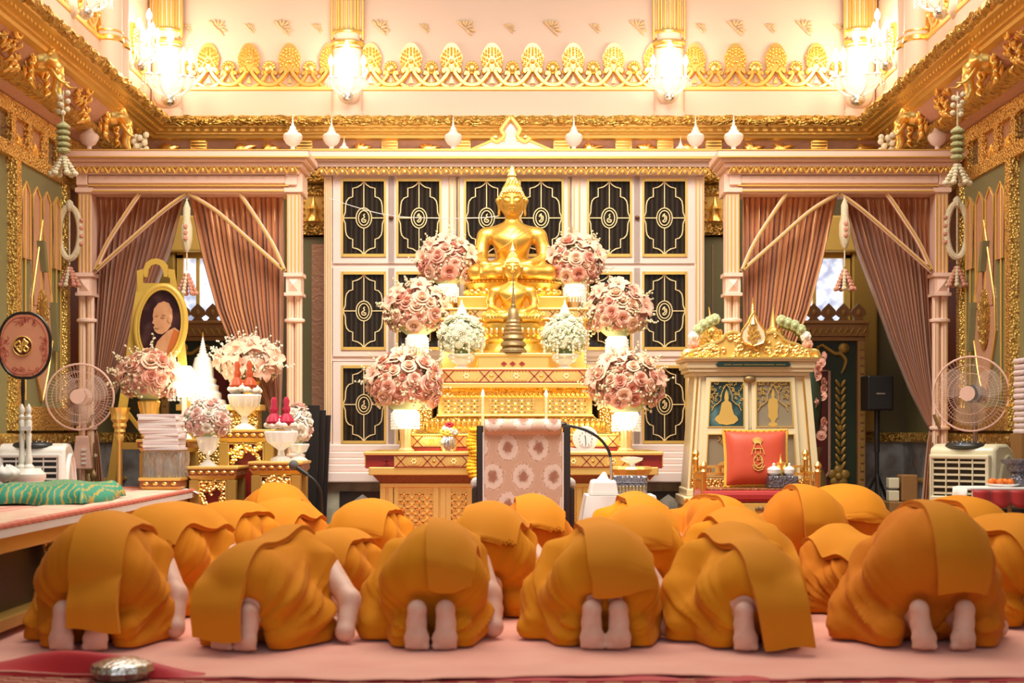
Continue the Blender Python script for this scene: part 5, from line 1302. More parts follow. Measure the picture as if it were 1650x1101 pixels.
# crumpled white cloth at the frame edge
def fq(u, v): a = 2*PI*u; r = .085*math.sin(PI*min(v*.9+.1, 1)); return (SX(6, 9.0)+r*1.1*math.cos(a)*(1+.12*math.sin(5*a)), 9.0+r*math.sin(a), TZ+.10+.11*(1-v)*(1+.1*math.sin(7*a)) )
tag(MB().grid(fq, 30, 8, True).build('crumpled_tissue', 'white_cloth', loc=(SX(6, 9), 9, TZ+.1), smooth=70), 'crumpled white cloth on the green cover at the far left', 'cloth')

# evaporative air cooler
def cooler(x, y, rz, label, led, white):
    t = thing('air_cooler', label, 'air cooler', (0, 0, 0)); body = 'white_glaze' if white else 'cream_plain'
    W, D, H = .23, .19, .90
    def prof(z): return lerp(1., .94, max(0, z-.5)/.4)
    m = MB(); m.prism([(-D, .06), (D, .06), (D, H-.16), (D-.06, H-.05), (D-.16, H), (-D+.05, H), (-D-.02, H-.03), (-D-.04, .5)], -W, W, 'x'); m.build('housing', body, t, smooth=25, bev=.022)
    m = MB(); m.box(-W*.82, W*.82, -D-.050, -D-.02, H-.35, H-.1); m.build('grille_recess', 'cooler_dark', t, smooth=0)
    m = MB()
    for k in range(6): z = H-.335+.042*k; m.box(-W*.82, W*.82, -D-.062, -D-.046, z-.004, z+.010)
    for k in range(5): xx = -W*.8+W*1.6*k/4; m.box(xx-.004, xx+.004, -D-.066, -D-.052, H-.35, H-.1)
    m.build('louvre', body, t, smooth=0)
    m = MB()
    for q in (-1, 1): m.box(q*W*.82, q*W*.9, -D-.075, -D-.03, H-.37, H-.08)
    m.box(-W*.9, W*.9, -D-.075, -D-.03, H-.39, H-.35); m.box(-W*.9, W*.9, -D-.075, -D-.02, H-.1, H-.07); m.build('grille_frame', body, t, smooth=0, bev=.01)
    m = MB(); m.ball((0, -D+.05, H-.012), (W*.62, .10, .035), 20, 8); o = m.build('control_panel', 'black', t)
    m = MB()
    for k in range(7):
        m.ball((-W*.45+W*.9*k/6, -D-.02+.02*abs(k-3)/3, H+.012), .006, 6, 4)
    m.build('button', 'metal', o)
    if led: MB().ball((.0, -D-.036, H-.005), .010, 6, 4).build('indicator_light', 'led', o)
    m = MB(); m.lathe([(.045, 0), (.045, .012), (.036, .018), (.030, .014)], (W*.15, -D-.045, .46), 22, mt=Matrix.Rotation(PI/2, 4, 'X')); m.build('water_gauge', 'metal', t)
    m = MB()
    for q in (-1, 1): m.tube([(q*(W+.004), D*.9*math.cos(a), .48+.34*math.sin(a)) for a in [PI*i/14 for i in range(15)]], .012, 6)
    m.build('side_arch', body, t)
    for qx in (-1, 1):
        for qy in (-1, 1): MB().ball((qx*W*.8, qy*D*.8, .035), (.03, .03, .035), 10, 6).build('castor', 'black', t)
    t.location = (x, y, 0); t.rotation_euler = (0, 0, rz); return t
cooler(SX(52, 10.1)+.02, 10.15, .12, 'white air cooler behind the long pink table', False, True)

# pedestal fan
def fan(x, y, z, rz, R, label, base):
    t = thing('standing_fan', label, 'fan', (0, 0, 0), 'standing fans')
    def ring(r, yy, th, n=40): return MB().tube([(r*math.cos(a), yy, z+r*math.sin(a)) for a in [2*PI*i/n for i in range(n)]], th, 6, closed=True)
    o = ring(R, -.03, .008).build('rim', 'pink_plastic', t)
    for nm, dep in (('front_guard', -.10), ('rear_guard', .06)):
        m = MB()
        for k in range(60):
            a = 2*PI*k/60; b = a+.10
            m.tube([(.07*math.cos(a), dep, z+.07*math.sin(a)), (.6*R*math.cos((a+b)/2), dep*.92-.002, z+.6*R*math.sin((a+b)/2)), (R*math.cos(b), -.03, z+R*math.sin(b))], .0010, 3)
        for q in (.55, .78): m.v and m.tube([(q*R*math.cos(a), dep*.9-.003, z+q*R*math.sin(a)) for a in [2*PI*i/30 for i in range(30)]], .002, 4, closed=True)
        m.build(nm, 'pink_plastic', t)
    for k in range(3):
        a = 2*PI*k/3+.5
        def fb(u, v, a=a): r = .05+(R*.86-.05)*v; b = a+(u-.5)*1.5*math.sin(PI*(.25+.6*v)); return (r*math.cos(b), -.02+.03*(u-.5), z+r*math.sin(b))
        MB().grid(fb, 8, 8).build('blade', 'clear_blade', t, solid=.002)
    MB().lathe([(.02, -.005), (.05, -.003), (.056, .01), (.056, .03)][::-1], (0, -.108, z), 22, mt=Matrix.Rotation(PI/2, 4, 'X')).build('hub_cap', 'pink_plastic', t)
    MB().box(-.018, .018, -.117, -.112, z-.005, z+.005).build('badge', 'metal', t, smooth=0)
    MB().lathe([(.055, 0), (.075, .02), (.07, .1), (.03, .16)], (0, .06, z), 18, mt=Matrix.Rotation(-PI/2, 4, 'X')).build('motor_housing', 'grey_foam' if not base else 'pink_plastic', t)
    MB().lathe([(.018, .03), (.018, z-.14), (.03, z-.12), (.035, z-.02)], (0, .10, 0), 12).build('pole', 'metal' if not base else 'pink_plastic', t)
    MB().lathe([(.2, 0), (.2, .02), (.17, .035), (.03, .05)], (0, .1, 0), 28).build('foot', 'pink_plastic', t)
    if base:
        m = MB(); m.frus((-.075, .075, .04, .13), (-.05, .05, .05, .12), z-.56, z-.30); p = m.build('control_box', 'pink_plastic', t, smooth=0, bev=.01)
        for k in range(4): MB().box(.0, .035, .028, .046, z-.52+.035*k, z-.505+.035*k).build('switch', 'white_glaze', p, smooth=0)
    t.location = (x, y, 0); t.rotation_euler = (0, 0, rz); return t
fan(SX(130, 11.0), 11.0, SZ(640, 11.0), .12, LN(53, 11.0), 'pink standing fan at the left in front of the tied curtain', True)

# portrait on an easel
Y = 11.15; Z = lambda p: SZ(p, Y); X = lambda p: SX(p, Y)
t = thing('easel', 'tall yellow wooden easel holding the oval portrait', 'easel', (X(240), Y, 0))
m = MB()
out = [(221, 480), (219, 436), (229, 433), (233, 422), (244, 415), (254, 415), (265, 422), (270, 433), (279, 434), (285, 480)]
inn = [(240, 449), (238, 437), (244, 428), (250, 427), (257, 428), (262, 438), (262, 449)]
m.prism([(X(a), Z(b)) for a, b in [(221, 474), (219, 436), (229, 433), (231, 445), (229, 448), (229, 456), (273, 456), (273, 448), (269, 446), (270, 433), (279, 434), (285, 474)]], Y+.02, Y+.05)
hoop = [(230, 446), (230, 434), (234, 423), (243, 417), (252, 416), (261, 419), (268, 427), (270, 446)]; hin = [(263, 446), (261, 434), (256, 427), (250, 425), (243, 427), (238, 434), (236, 446)]
m.prism([(X(a), Z(b)) for a, b in hoop+hin], Y+.02, Y+.05); m.build('headboard', 'wood_yellow', t, smooth=0)
def leg(pa, pb, y0, y1, w, nm='leg'):
    (a, b), (c, d) = pa, pb; m = MB(); q = LN(w, Y)/2
    x0, x1, z0, z1 = X(a), X(c), Z(b), (Z(d) if d < 899 else 0)
    v = [(x1-q, y1-.02, z1), (x1+q, y1-.02, z1), (x1+q, y1+.02, z1), (x1-q, y1+.02, z1), (x0-q, y0-.02, z0), (x0+q, y0-.02, z0), (x0+q, y0+.02, z0), (x0-q, y0+.02, z0)]
    m.add(v, [(3, 2, 1, 0), (4, 5, 6, 7), (0, 1, 5, 4), (1, 2, 6, 5), (2, 3, 7, 6), (3, 0, 4, 7)]); return m.build(nm, 'wood_yellow', t, smooth=0)
leg((224, 470), (168, 900), Y+.04, Y-.12, 13); leg((281, 470), (330, 900), Y+.04, Y-.12, 13); leg((240, 520), (236, 900), Y+.1, Y+.5, 9)
leg((222, 455), (214, 640), Y+.05, Y+.02, 7, 'side_stile')
MB().box(X(186), X(312), Y-.07, Y-.03, Z(724), Z(713)).build('crossbar', 'wood_yellow', t, smooth=0)
MB().tube([(X(206), Y-.08, Z(660)), (X(236), Y-.06, Z(702))], .02, 4).build('brace', 'wood_yellow', t)
Yp = Y-.03; X = lambda p: SX(p, Yp); Z = lambda p: SZ(p, Yp)
t = thing('portrait', 'oval portrait of an elderly person in an orange robe in a yellow frame', 'portrait', (X(259), Yp, Z(588)))
cx, cz = X(259.5), Z(524); tilt = math.radians(-6)
def ov(rx, rz, n=56): return [(cx+rx*math.cos(a)*math.cos(tilt)-rz*math.sin(a)*math.sin(tilt)*1, cz+rz*math.sin(a)*math.cos(tilt)+rx*math.cos(a)*math.sin(tilt)) for a in [2*PI*i/n for i in range(n)]]
MB().prism(ov(LN(39, Yp), LN(61, Yp)), Yp-.012, Yp+.04).build('picture', 'portrait_back', t, smooth=0)
m = MB(); m.tube([(a, Yp-.01, b) for a, b in ov(LN(39, Yp), LN(62, Yp))], .026, 10, closed=True); m.tube([(a, Yp-.03, b) for a, b in ov(LN(34.5, Yp), LN(57.5, Yp))], .009, 6, closed=True); m.build('frame', 'wood_yellow', t, smooth=60)
P = lambda L_: [(X(a), Z(b)) for a, b in L_]
MB().prism(P([(249, 575), (250, 562), (254, 551), (263, 541), (272, 533), (282, 528), (290, 534), (293, 548), (288, 562), (280, 574), (272, 580), (262, 583)]), Yp-.0145, Yp-.012).build('painted_shoulder', 'portrait_skin', t, smooth=0)
MB().prism(P([(268, 579), (271, 560), (276, 545), (281, 531), (290, 536), (294, 548), (288, 565), (279, 576)]), Yp-.0160, Yp-.0145).build('painted_robe', 'portrait_robe', t, smooth=0)
MB().prism(P([(247, 510), (249, 498), (256, 489), (265, 486), (273, 489), (278, 499), (279, 512), (276, 526), (270, 534), (262, 539), (255, 538), (250, 534), (248, 528), (250, 524), (246, 521), (248, 515)]), Yp-.0175, Yp-.0145).build('painted_head', 'portrait_skin', t, smooth=0)
m = MB()
m.tube([(X(251), Yp-.019, Z(510)), (X(256), Yp-.019, Z(509))], .004, 4); m.tube([(X(260), Yp-.019, Z(512)), (X(266), Yp-.019, Z(513))], .004, 4); m.tube([(X(250), Yp-.019, Z(529)), (X(257), Yp-.019, Z(530))], .0035, 4); m.tube([(X(262), Yp-.019, Z(508)), (X(268), Yp-.019, Z(509))], .003, 4)
m.build('painted_features', 'wood_brown', t); MB().ball((X(274), Yp-.018, Z(515)), (.022, .004, .036), 10, 6).build('painted_ear', 'portrait_skin', t)

# gilded cup shaped stand
Y = 10.75; Z = lambda p: SZ(p, Y); x = SX(193, Y)
t = thing('cup_stand', 'gilded cup shaped floor stand in front of the easel', 'stand', (x, Y, 0))
MB().lathe([(LN(r, Y), Z(z)) for r, z in ((5, 712), (7, 704), (6, 700), (9, 696), (8, 692), (11, 687), (10, 682), (14, 676), (13, 670), (15, 662), (17, 657), (14, 657), (10, 670))], (x, Y, 0), 22, flute=11, fa=.03).build('cup', 'gold_satin', t)
MB().lathe([(.16, 0), (.15, .03), (.04, .06), (.022, .1), (.02, Z(715)), (.03, Z(710))], (x, Y, 0), 16).build('shaft', 'gold_satin', t)

# gilt nesting tables with pierced aprons
def altar_table(pa, pb, ptop, Y, D, label):
    a, b, zt = SX(pa, Y), SX(pb, Y), SZ(ptop, Y); t = thing('offering_table', label, 'table', ((a+b)/2, Y, 0), 'gilt offering tables'); W = b-a
    MB().box(a-.02, b+.02, Y-.02, Y+D+.02, zt-.022, zt).build('top_rim', 'gold_satin', t, smooth=0, bev=.006)
    m = MB(); m.box(a-.01, b+.01, Y-.01, Y+D+.01, zt-.065, zt-.022); o = m.build('carved_frieze', 'red_brown', t, smooth=0)
    g = MB(); n = max(3, int(W/.055))
    for k in range(n): g.ball((lerp(a, b, (k+.5)/n), Y-.012, zt-.043), (.022, .010, .014), 8, 5)
    g.build('gilt_leaf_row', 'gold', o)
    MB().frus((a+.015, b-.015, Y+.015, Y+D-.015), (a-.005, b+.005, Y-.005, Y+D+.005), zt-.10, zt-.065).build('cavetto', 'gold_paint', t, smooth=0)
    for x in (a+.035, b-.035):
        for y in (Y+.035, Y+D-.035):
            m = MB(); m.box(x-.034, x+.034, y-.034, y+.034, 0, zt-.10); m.build('leg', 'gold_dull', t, smooth=0, bev=.005)
    MB().box(a+.05, b-.05, Y+.05, Y+D-.05, .02, zt-.1).build('lacquer_core', 'red_lacquer', t, smooth=0)
    # pierced apron: U of scrolls
    m = MB(); rr = random.Random(int(pa)); h = min(.30, zt-.2)
    for k in range(int(W*300)):
        x = rr.uniform(a+.085, b-.085); z = zt-.11-rr.random()*h; e = min(x-a-.07, b-.07-x)
        if e > .055 and z < zt-.11-.30*h: continue
        r = rr.uniform(.012, .022); q = rr.uniform(0, 6); m.tube([(x+r*math.cos(q+i*.9)*(1-.12*i), Y+.012, z+r*math.sin(q+i*.9)*(1-.12*i)) for i in range(6)], [.009, .010, .010, .009, .007, .004], 5)
    m.tube([(a+.075, Y+.01, zt-.11-h), (a+.075, Y+.01, zt-.11), (b-.075, Y+.01, zt-.11), (b-.075, Y+.01, zt-.11-h)], .009, 4); m.build('pierced_apron', 'gold', t)
    return zt
zA = altar_table(224, 300, 708, 10.55, .42, 'gilt offering table behind the stack of booklets')
zB = altar_table(304, 380, 752, 10.35, .40, 'gilt offering table under the small rose dome')
zC = altar_table(352, 440, 692, 10.78, .42, 'tallest gilt offering table under the bright white compote')
zD = altar_table(404, 484, 744, 10.35, .40, 'gilt offering table under the crystal bowl at the right')
zE = altar_table(228, 288, 770, 10.15, .36, 'low gilt offering table under the clear plastic parcel')
# back shelf for the white pagoda and tall bouquets
Yk = 11.35
t = thing('back_stand', 'tall gilt stand behind the offering tables carrying the white pagoda', 'stand', (SX(325, Yk), Yk+.2, 0)); zk = SZ(652, Yk)
MB().box(SX(284, Yk), SX(420, Yk), Yk-.02, Yk+.25, zk-.05, zk).build('top_slab', 'gold_satin', t, smooth=0, bev=.006)
MB().box(SX(290, Yk), SX(414, Yk), Yk+.03, Yk+.22, 0, zk-.05).build('body', 'gold_carved', t, smooth=0)
# white pagoda
x = SX(325, Yk+.1); Yq = Yk+.14; Z = lambda p: SZ(p, Yq); t = thing('white_pagoda', 'glowing white miniature pagoda with gold tip', 'pagoda', (x, Yq, zk))
pr = [(38, 652), (36, 645), (30, 643), (30, 634), (25, 630), (26, 622), (21, 619), (22, 612), (18, 609), (17.5, 595), (15, 585), (13, 577), (9.5, 575), (9.5, 571), (7.5, 570)]
MB().lathe([(LN(r, Yq), Z(z)) for r, z in pr], (x, Yq, 0), 28).build('bell_base', 'white_glaze', t)
pr = []
for k in range(7): pr += [(7.5-.9*k, 571-4*k), (5.6-.8*k, 568-4*k)]
MB().lathe([(LN(r, Yq), Z(z)) for r, z in pr+[(1.2, 540)]], (x, Yq, 0), 16).build('ringed_spire', 'white_glaze', t); MB().lathe([(LN(1.4, Yq), Z(543)), (LN(1.8, Yq), Z(541)), (LN(.4, Yq), Z(535))], (x, Yq, 0), 10).build('gold_tip', 'gold', t)
l = bpy.data.lights.new('pagoda_light', 'POINT'); l.energy = 4; l.color = (1, .88, .66); l.shadow_soft_size = .1; lo = bpy.data.objects.new('pagoda_light', l); C.objects.link(lo); lo.location = (x+.02, Yq-.42, Z(600))
# bouquets on the left
def cone_vase(t, x, y, z0, z1): MB().lathe([(.05, z0), (.06, z0+.02), (.035, z0+.06), (.085, z1), (.075, z1+.01)], (x, y, 0), 20, flute=12, fa=.04).build('cone_vase', 'gold_satin', t)
def goblet(t, x, y, z0, z1): H = z1-z0; MB().lathe([(.075, z0), (.05, z0+.02), (.012, z0+.05), (.012, z0+.4*H), (.06, z0+.55*H), (.085, z1), (.08, z1+.01)], (x, y, 0), 22).build('glass_goblet', 'crystal', t)
bouquet(240, 612, 41, 45, 10.76, 54, 'pink rose bouquet in a gold cone vase in front of the easel', 31, ROSE, zA, cone_vase, 'blossom_cream', 2)
bouquet(335, 680, 31, 33, 10.5, 46, 'dome of pale pink roses in a clear goblet on a low gilt table', 32, ROSEP, zB, goblet, 'rose_white', 0, 'pale rose domes', .82)
bouquet(402, 590, 44, 32, 11.5, 17, 'loose arrangement of pink and white lilies beside the white pagoda', 33, LILY, zk, cone_vase, 'rose_white', 9, 'pale rose domes', 1.05)
bouquet(481, 690, 17, 34, 10.8, 22, 'small bunch of pale roses behind the crystal bowl', 34, ROSEP, SZ(744, 10.35)*0+zD, goblet, 'rose_white', 0, 'pale rose domes', .85)
# glowing lamp beside the bouquet
Yl = 10.8; x = SX(297, Yl); t = thing('crystal_lamp', 'blazing crystal table lamp between the pink roses and the white pagoda', 'lamp', (x, Yl, zA))
MB().lathe([(.06, zA), (.05, zA+.02), (.02, zA+.05), (.02, SZ(640, Yl))], (x, Yl, 0), 16).build('stem', 'crystal_warm', t); MB().lathe([(.05, SZ(640, Yl)), (.11, SZ(625, Yl)), (.10, SZ(605, Yl)), (.05, SZ(590, Yl))], (x, Yl, 0), 20).build('lit_shade', 'lamp_glow', t)
m = MB()
for k in range(18):
    a = 2*PI*k/18
    for q in range(5): m.ball((x+.115*math.cos(a), Yl+.115*math.sin(a), SZ(626, Yl)-.022*q), (.009, .009, .011), 6, 4)
m.build('bead_fringe', 'crystal', t)
l = bpy.data.lights.new('lamp_light', 'POINT'); l.energy = 4; l.color = (1, .86, .62); l.shadow_soft_size = .1; lo = bpy.data.objects.new('lamp_light', l); C.objects.link(lo); lo.location = (x+.12, Yl-.2, SZ(612, Yl))
# footed glass bowls with flower bundles
def compote(px, Y, ztab, ptop, rpx, label, mt, fm, seed):
    x = SX(px, Y); zt = SZ(ptop, Y); R = LN(rpx, Y); H = zt-ztab; t = thing('footed_bowl', label, 'bowl', (x, Y, ztab), 'footed glass bowls with flower bundles')
    MB().lathe([(R*.66, ztab), (R*.6, ztab+.02), (R*.22, ztab+.1*H+.02), (R*.18, ztab+.38*H), (R*.35, ztab+.46*H), (R*.85, ztab+.68*H), (R, zt), (R*.95, zt+.01), (R*.8, ztab+.7*H)], (x, Y, 0), 28, flute=14, fa=.025).build('bowl', mt, t)
    rr = random.Random(seed)
    m = MB()
    for k in range(46): a = k*2.4; r = R*.85*math.sqrt(k/46); m.ball((x+r*math.cos(a), Y+r*.9*math.sin(a), zt+.03+.05*(1-k/46)+rr.uniform(0, .02)), (.034, .034, .024), 8, 5)
    stuff(m.build('white_petals', 'rose_white', t))
    for q in (-.36, .38):
        xx = x+q*R; m = MB(); m.lathe([(.04, zt+.05), (.056, zt+.08), (.045, zt+.11), (.022, zt+.14), (.03, zt+.17), (.018, zt+.2), (.024, zt+.23), (.012, zt+.26)], (xx, Y-R*.45, 0), 12, flute=6, fa=.08); m.build('flower_bundle', fm, t)
    return t
compote(394, 10.9, zC, 638, 27, 'bright white footed bowl with two orange flower bundles on the tallest gilt table', 'white_glaze', 'flower_orange', 1)
compote(453, 10.5, zD, 697, 27, 'cut crystal footed bowl with two crimson flower bundles', 'crystal', 'flower_magenta', 2)
# booklets on a clear parcel
Y = 10.2; x0, x1 = SX(232, Y), SX(292, Y)
t = thing('plastic_parcel', 'clear plastic wrapped parcel of bottles under the booklets', 'parcel', ((x0+x1)/2, Y+.15, zE)); zq = SZ(727, Y)
m = MB(); 
for k in range(4):
    for j in range(2): m.lathe([(.03, zE), (.033, zE+.02), (.033, zq-.07), (.02, zq-.03), (.014, zq-.01)], (lerp(x0+.03, x1-.03, k/3), Y+.05+.12*j, 0), 12)
m.build('bottle', 'glass', t)
def wrap(u, v): a = 2*PI*u; q = 1+.03*math.sin(9*a+v*7)+.02*math.sin(23*a); return ((x0+x1)/2+(x1-x0)*.56*math.copysign(abs(math.cos(a))**.5, math.cos(a))*q, Y+.11+.14*math.copysign(abs(math.sin(a))**.5, math.sin(a))*q, lerp(zE+.004, zq, v))
MB().grid(wrap, 60, 10, True).build('film', 'glass', t, smooth=60)
rr = random.Random(9); z = zq+.004
for k in range(13):
    h = .016+rr.uniform(0, .006); sh = (.03 if k > 5 else 0)+rr.uniform(-.012, .012); sh -= .05 if k > 5 else 0
    o = MB().box(x0+sh-.02*(k > 5), x1+sh-.01, Y, Y+.24, z, z+h).build('booklet', 'paper' if k % 2 else 'paper_pink', loc=((x0+x1)/2, Y+.12, z), smooth=0, bev=.003); o.rotation_euler = (0, 0, rr.uniform(-.06, .06))
    tag(o, 'white paper booklet in the pile beside the rose dome', 'booklet', 'pile of white booklets'); z += h+.0005
# gooseneck microphone, left
def gooseneck(P, Y, label, base_r, foam):
    pts = spline([(SX(a, Y), Y+dy, SZ(b, Y) if b < 1200 else .02) for a, b, dy in P], 8); t = thing('microphone', label, 'microphone', (pts[-1].x, pts[-1].y, 0), 'gooseneck microphones')
    MB().tube(pts, .008, 8).build('gooseneck', 'black', t); d = (pts[0]-pts[4]).normalized()
    MB().tube([pts[0]-d*.01, pts[0]+d*.09], .017, 10).build('capsule', 'black', t)
    if foam: MB().ball(pts[0]+d*.10, (.034, .034, .034), 12, 8).build('foam_cap', 'grey_foam', t)
    MB().lathe([(base_r, 0), (base_r, .015), (.02, .03), (.012, .06)], (pts[-1].x, pts[-1].y, 0), 20).build('base', 'black', t); return t
gooseneck([(493, 764, 0), (507, 775, 0), (516, 790, 0), (519, 812, 0), (520, 1300, 0)], 9.4, 'gooseneck microphone with grey foam cap in front of the left offering tables', .09, True)
# dark folded chairs and boards in the gap beside the bookcase
Y = 11.9
for k, (px, lab) in enumerate(((496, 'dark board leaning in the gap left of the bookcase, nearest the offering tables'), (506, 'dark board leaning in the gap left of the bookcase, middle one'), (514, 'dark board leaning in the gap left of the bookcase, closest to the pink plinth'))):
    x = SX(px, Y+.1*k); m = MB(); w = .05
    v = [(x-w, Y+.1*k, 0), (x+w, Y+.1*k, 0), (x+w, Y+.1*k+.03, 0), (x-w, Y+.1*k+.03, 0), (x-w+.05, Y+.1*k, 1.2-.04*k), (x+w+.05, Y+.1*k, 1.2-.04*k), (x+w+.05, Y+.1*k+.03, 1.2-.04*k), (x-w+.05, Y+.1*k+.03, 1.2-.04*k)]
    m.add(v, [(3, 2, 1, 0), (4, 5, 6, 7), (0, 1, 5, 4), (1, 2, 6, 5), (2, 3, 7, 6), (3, 0, 4, 7)]); tag(m.build('leaning_board', 'black_wood' if k else 'black', loc=(x, Y+.1*k, 0), smooth=0), lab, 'board', 'dark boards beside the bookcase')
# ================================================================ CENTRE FRONT AND RIGHT SIDE
# upholstered chair seen from behind
Y = 9.6; X = lambda p: SX(p, Y); Z = lambda p: SZ(p, Y)
t = thing('armchair', 'high backed chair in floral damask with black frame, seen from behind', 'chair', (X(843), Y, 0))
m = MB()
for a, b in ((768, 779), (907, 919)): m.box(X(a), X(b), Y-.02, Y+.04, 0, Z(686))
m.box(X(768), X(919), Y+.02, Y+.06, .30, .36); m.build('black_frame', 'black_wood', t, smooth=0, bev=.006)
MB().box(X(779), X(907), Y-.025, Y+.05, .32, Z(697)).build('back_panel', 'damask', t, smooth=0, bev=.008)
m = MB(); xa, xb = X(780), X(905)
m.lathe([(.03, xa), (.052, xa+.008), (.058, xa+.03), (.058, xb-.03), (.052, xb-.008), (.03, xb)], (0, Y-.0, Z(689)), 20, mt=Matrix.Rotation(PI/2, 4, 'Y')); o = m.build('headrest_roll', 'damask', t)
m = MB()
for q in (779, 907): m.tube([(X(q), Y-.03, .33), (X(q), Y-.03, Z(697))], .005, 6)
m.build('white_piping', 'white_cloth', t)
MB().box(X(779), X(907), Y+.05, Y+.55, .34, .46).build('seat', 'damask', t, smooth=0, bev=.03)
for q, a in ((-1, 765), (1, 921)):
    x = X(a); MB().box(x-.03, x+.03, Y+.02, Y+.5, .60, .66).build('armrest', 'chair_arm', t, smooth=0, bev=.02); MB().box(x-.022, x+.022, Y+.44, Y+.49, .0, .60).build('front_leg', 'black_wood', t, smooth=0, bev=.005)
    MB().box(x-.02, x+.02, Y-.0, Y+.05, .0, .60).build('rear_leg', 'black_wood', t, smooth=0, bev=.005)
# arched microphone stand
Ym = 9.95
pts = [(908, 685, 0), (925, 688, 0), (945, 694, 0), (965, 706, 0), (978, 722, 0), (984, 740, 0), (985, 780, 0), (985, 1300, 0)]
P = spline([(SX(a, Ym), Ym, SZ(b, Ym) if b < 1200 else .02) for a, b, _ in pts], 8)
t = thing('microphone', 'black microphone on an arched stand reaching over the chair back', 'microphone', (P[-1].x, Ym, 0), 'gooseneck microphones')
k = 40; MB().tube(P[:k], .011, 8).build('arched_neck', 'black', t); MB().tube(P[k-1:], .010, 8).build('pole', 'metal', t)
MB().tube([P[0]-Vector((.05, 0, -.01)), P[0], P[3]], [.016, .022, .016], 12).build('capsule', 'black', t); MB().lathe([(.12, 0), (.12, .015), (.02, .03)], (P[-1].x, Ym, 0), 20).build('base', 'black', t)
# white draped side table with tissue box, silver casket, gilt pedestal bowl
Y = 9.9; a, b, zt = SX(946, Y), SX(1056, Y), SZ(800, Y)
t = thing('side_table', 'small side table draped with a white cloth beside the chair', 'table', ((a+b)/2, Y+.2, 0))
for x in (a+.03, b-.03):
    for y in (Y+.03, Y+.37): MB().box(x-.02, x+.02, y-.02, y+.02, 0, zt-.02).build('leg', 'wood_brown', t, smooth=0)
MB().box(a, b, Y, Y+.4, zt-.03, zt-.005).build('top', 'wood_brown', t, smooth=0)
def cl(u, v):
    q = u*4; s_ = int(q) % 4; f = q-int(q); c = [(a-.005, Y-.005), (b+.005, Y-.005), (b+.005, Y+.405), (a-.005, Y+.405)]; p0, p1 = c[s_], c[(s_+1) % 4]
    x, y = lerp(p0[0], p1[0], f), lerp(p0[1], p1[1], f); e = v*(.03+.02*math.sin(q*2*PI*2)+.035*(1-abs(2*f-1))*0+.05*abs(2*f-1)**3); cx, cy = (a+b)/2, Y+.2; d = Vector((x-cx, y-cy)).normalized()
    return (x+d.x*e, y+d.y*e, zt-v*.34)
m = MB().grid(cl, 96, 8, True); m.box(a-.004, b+.004, Y-.004, Y+.404, zt-.003, zt+.003); m.build('white_drape', 'white_cloth', t, smooth=50)
x0, x1 = SX(949, Y), SX(997, Y); t = thing('tissue_box', 'tissue box in a white cloth cover on the draped side table', 'tissue box', ((x0+x1)/2, Y+.12, zt))
MB().frus((x0, x1, Y+.02, Y+.24), (x0+.02, x1-.015, Y+.03, Y+.23), zt+.003, SZ(774, Y)).build('cloth_cover', 'white_cloth', t, smooth=0, bev=.02)
m = MB(); zz = SZ(774, Y); m.grid(lambda u, v: ((x0+x1)/2+.045*math.cos(2*PI*u)*(1-v*.8)+.012*v, Y+.12+.03*math.sin(2*PI*u)*(1-v*.9), zz+.055*v), 12, 4, True); m.build('tissue', 'paper', t)
x0, x1 = SX(992, Y+.1), SX(1046, Y+.1); t = thing('silver_casket', 'oxidised silver casket with relief figures on the draped side table', 'casket', ((x0+x1)/2, Y+.25, zt))
MB().box(x0, x1, Y+.26, Y+.38, zt+.003, SZ(781, Y+.1)).build('body', 'silver_dark', t, smooth=0, bev=.004); MB().box(x0-.005, x1+.005, Y+.25, Y+.39, SZ(781, Y+.1), SZ(768, Y+.1)).build('lid', 'silver_dark', t, smooth=0, bev=.012)
m = MB()
for k in range(9): m.ball((lerp(x0+.02, x1-.02, k/8), Y+.258, zt+.04), (.012, .01, .026), 7, 5)
m.build('relief_figures', 'bronze', t)
Yq = 10.6; x = SX(1018, Yq); t = thing('pedestal_tray', 'gilt footed offering tray with a crystal dish in front of the altar', 'tray', (x, Yq, 0)); Z = lambda p: SZ(p, Yq)
MB().lathe([(.16, 0), (.15, .05), (.06, .1), (.05, Z(790)), (.13, Z(775)), (.11, Z(768)), (.135, Z(762)), (.155, Z(756)), (.14, Z(752))], (x, Yq, 0), 26, flute=13, fa=.02).build('footed_tray', 'gold_satin', t); MB().lathe([(.03, Z(752)), (.02, Z(748)), (.08, Z(742)), (.085, Z(738)), (.02, Z(736))], (x, Yq, 0), 20).build('crystal_dish', 'crystal', t)

# white and gold shrine cabinet
Y = 11.0; X = lambda p: SX(p, Y); Z = lambda p: SZ(p, Y); D = .5
t = thing('shrine_cabinet', 'cream and gold tapering shrine cabinet with gilt Buddha figures on its glass doors', 'cabinet', (X(1208), Y, 0))
MB().frus((X(1109), X(1311), Y, Y+D), (X(1122), X(1298), Y+.04, Y+D-.04), Z(790), Z(605)).build('carcass', 'cream', t, smooth=0)
m = MB()
for z0, z1, e in ((800, 788, 2), (815, 800, 8), (830, 815, 4), (850, 830, 12), (905, 850, 6)): m.box(X(1108-e), X(1312+e), Y-.02-LN(e, Y), Y+D+.02, Z(z0) if z0 < 900 else 0, Z(z1))
m.build('stepped_base', 'cream', t, smooth=0, bev=.01)
m = MB()
for k in range(22): m.ball((lerp(X(1104), X(1316), k/21), Y-.06, Z(808)), (.026, .02, .03), 7, 5)
m.build('base_leaf_row', 'gold', t)
m = MB()
for z0, z1, e in ((606, 600, 0), (600, 594, 5), (594, 583, 8), (583, 578, 13)): m.box(X(1114-e), X(1305+e), Y-.0-LN(e, Y), Y+D, Z(z0), Z(z1))
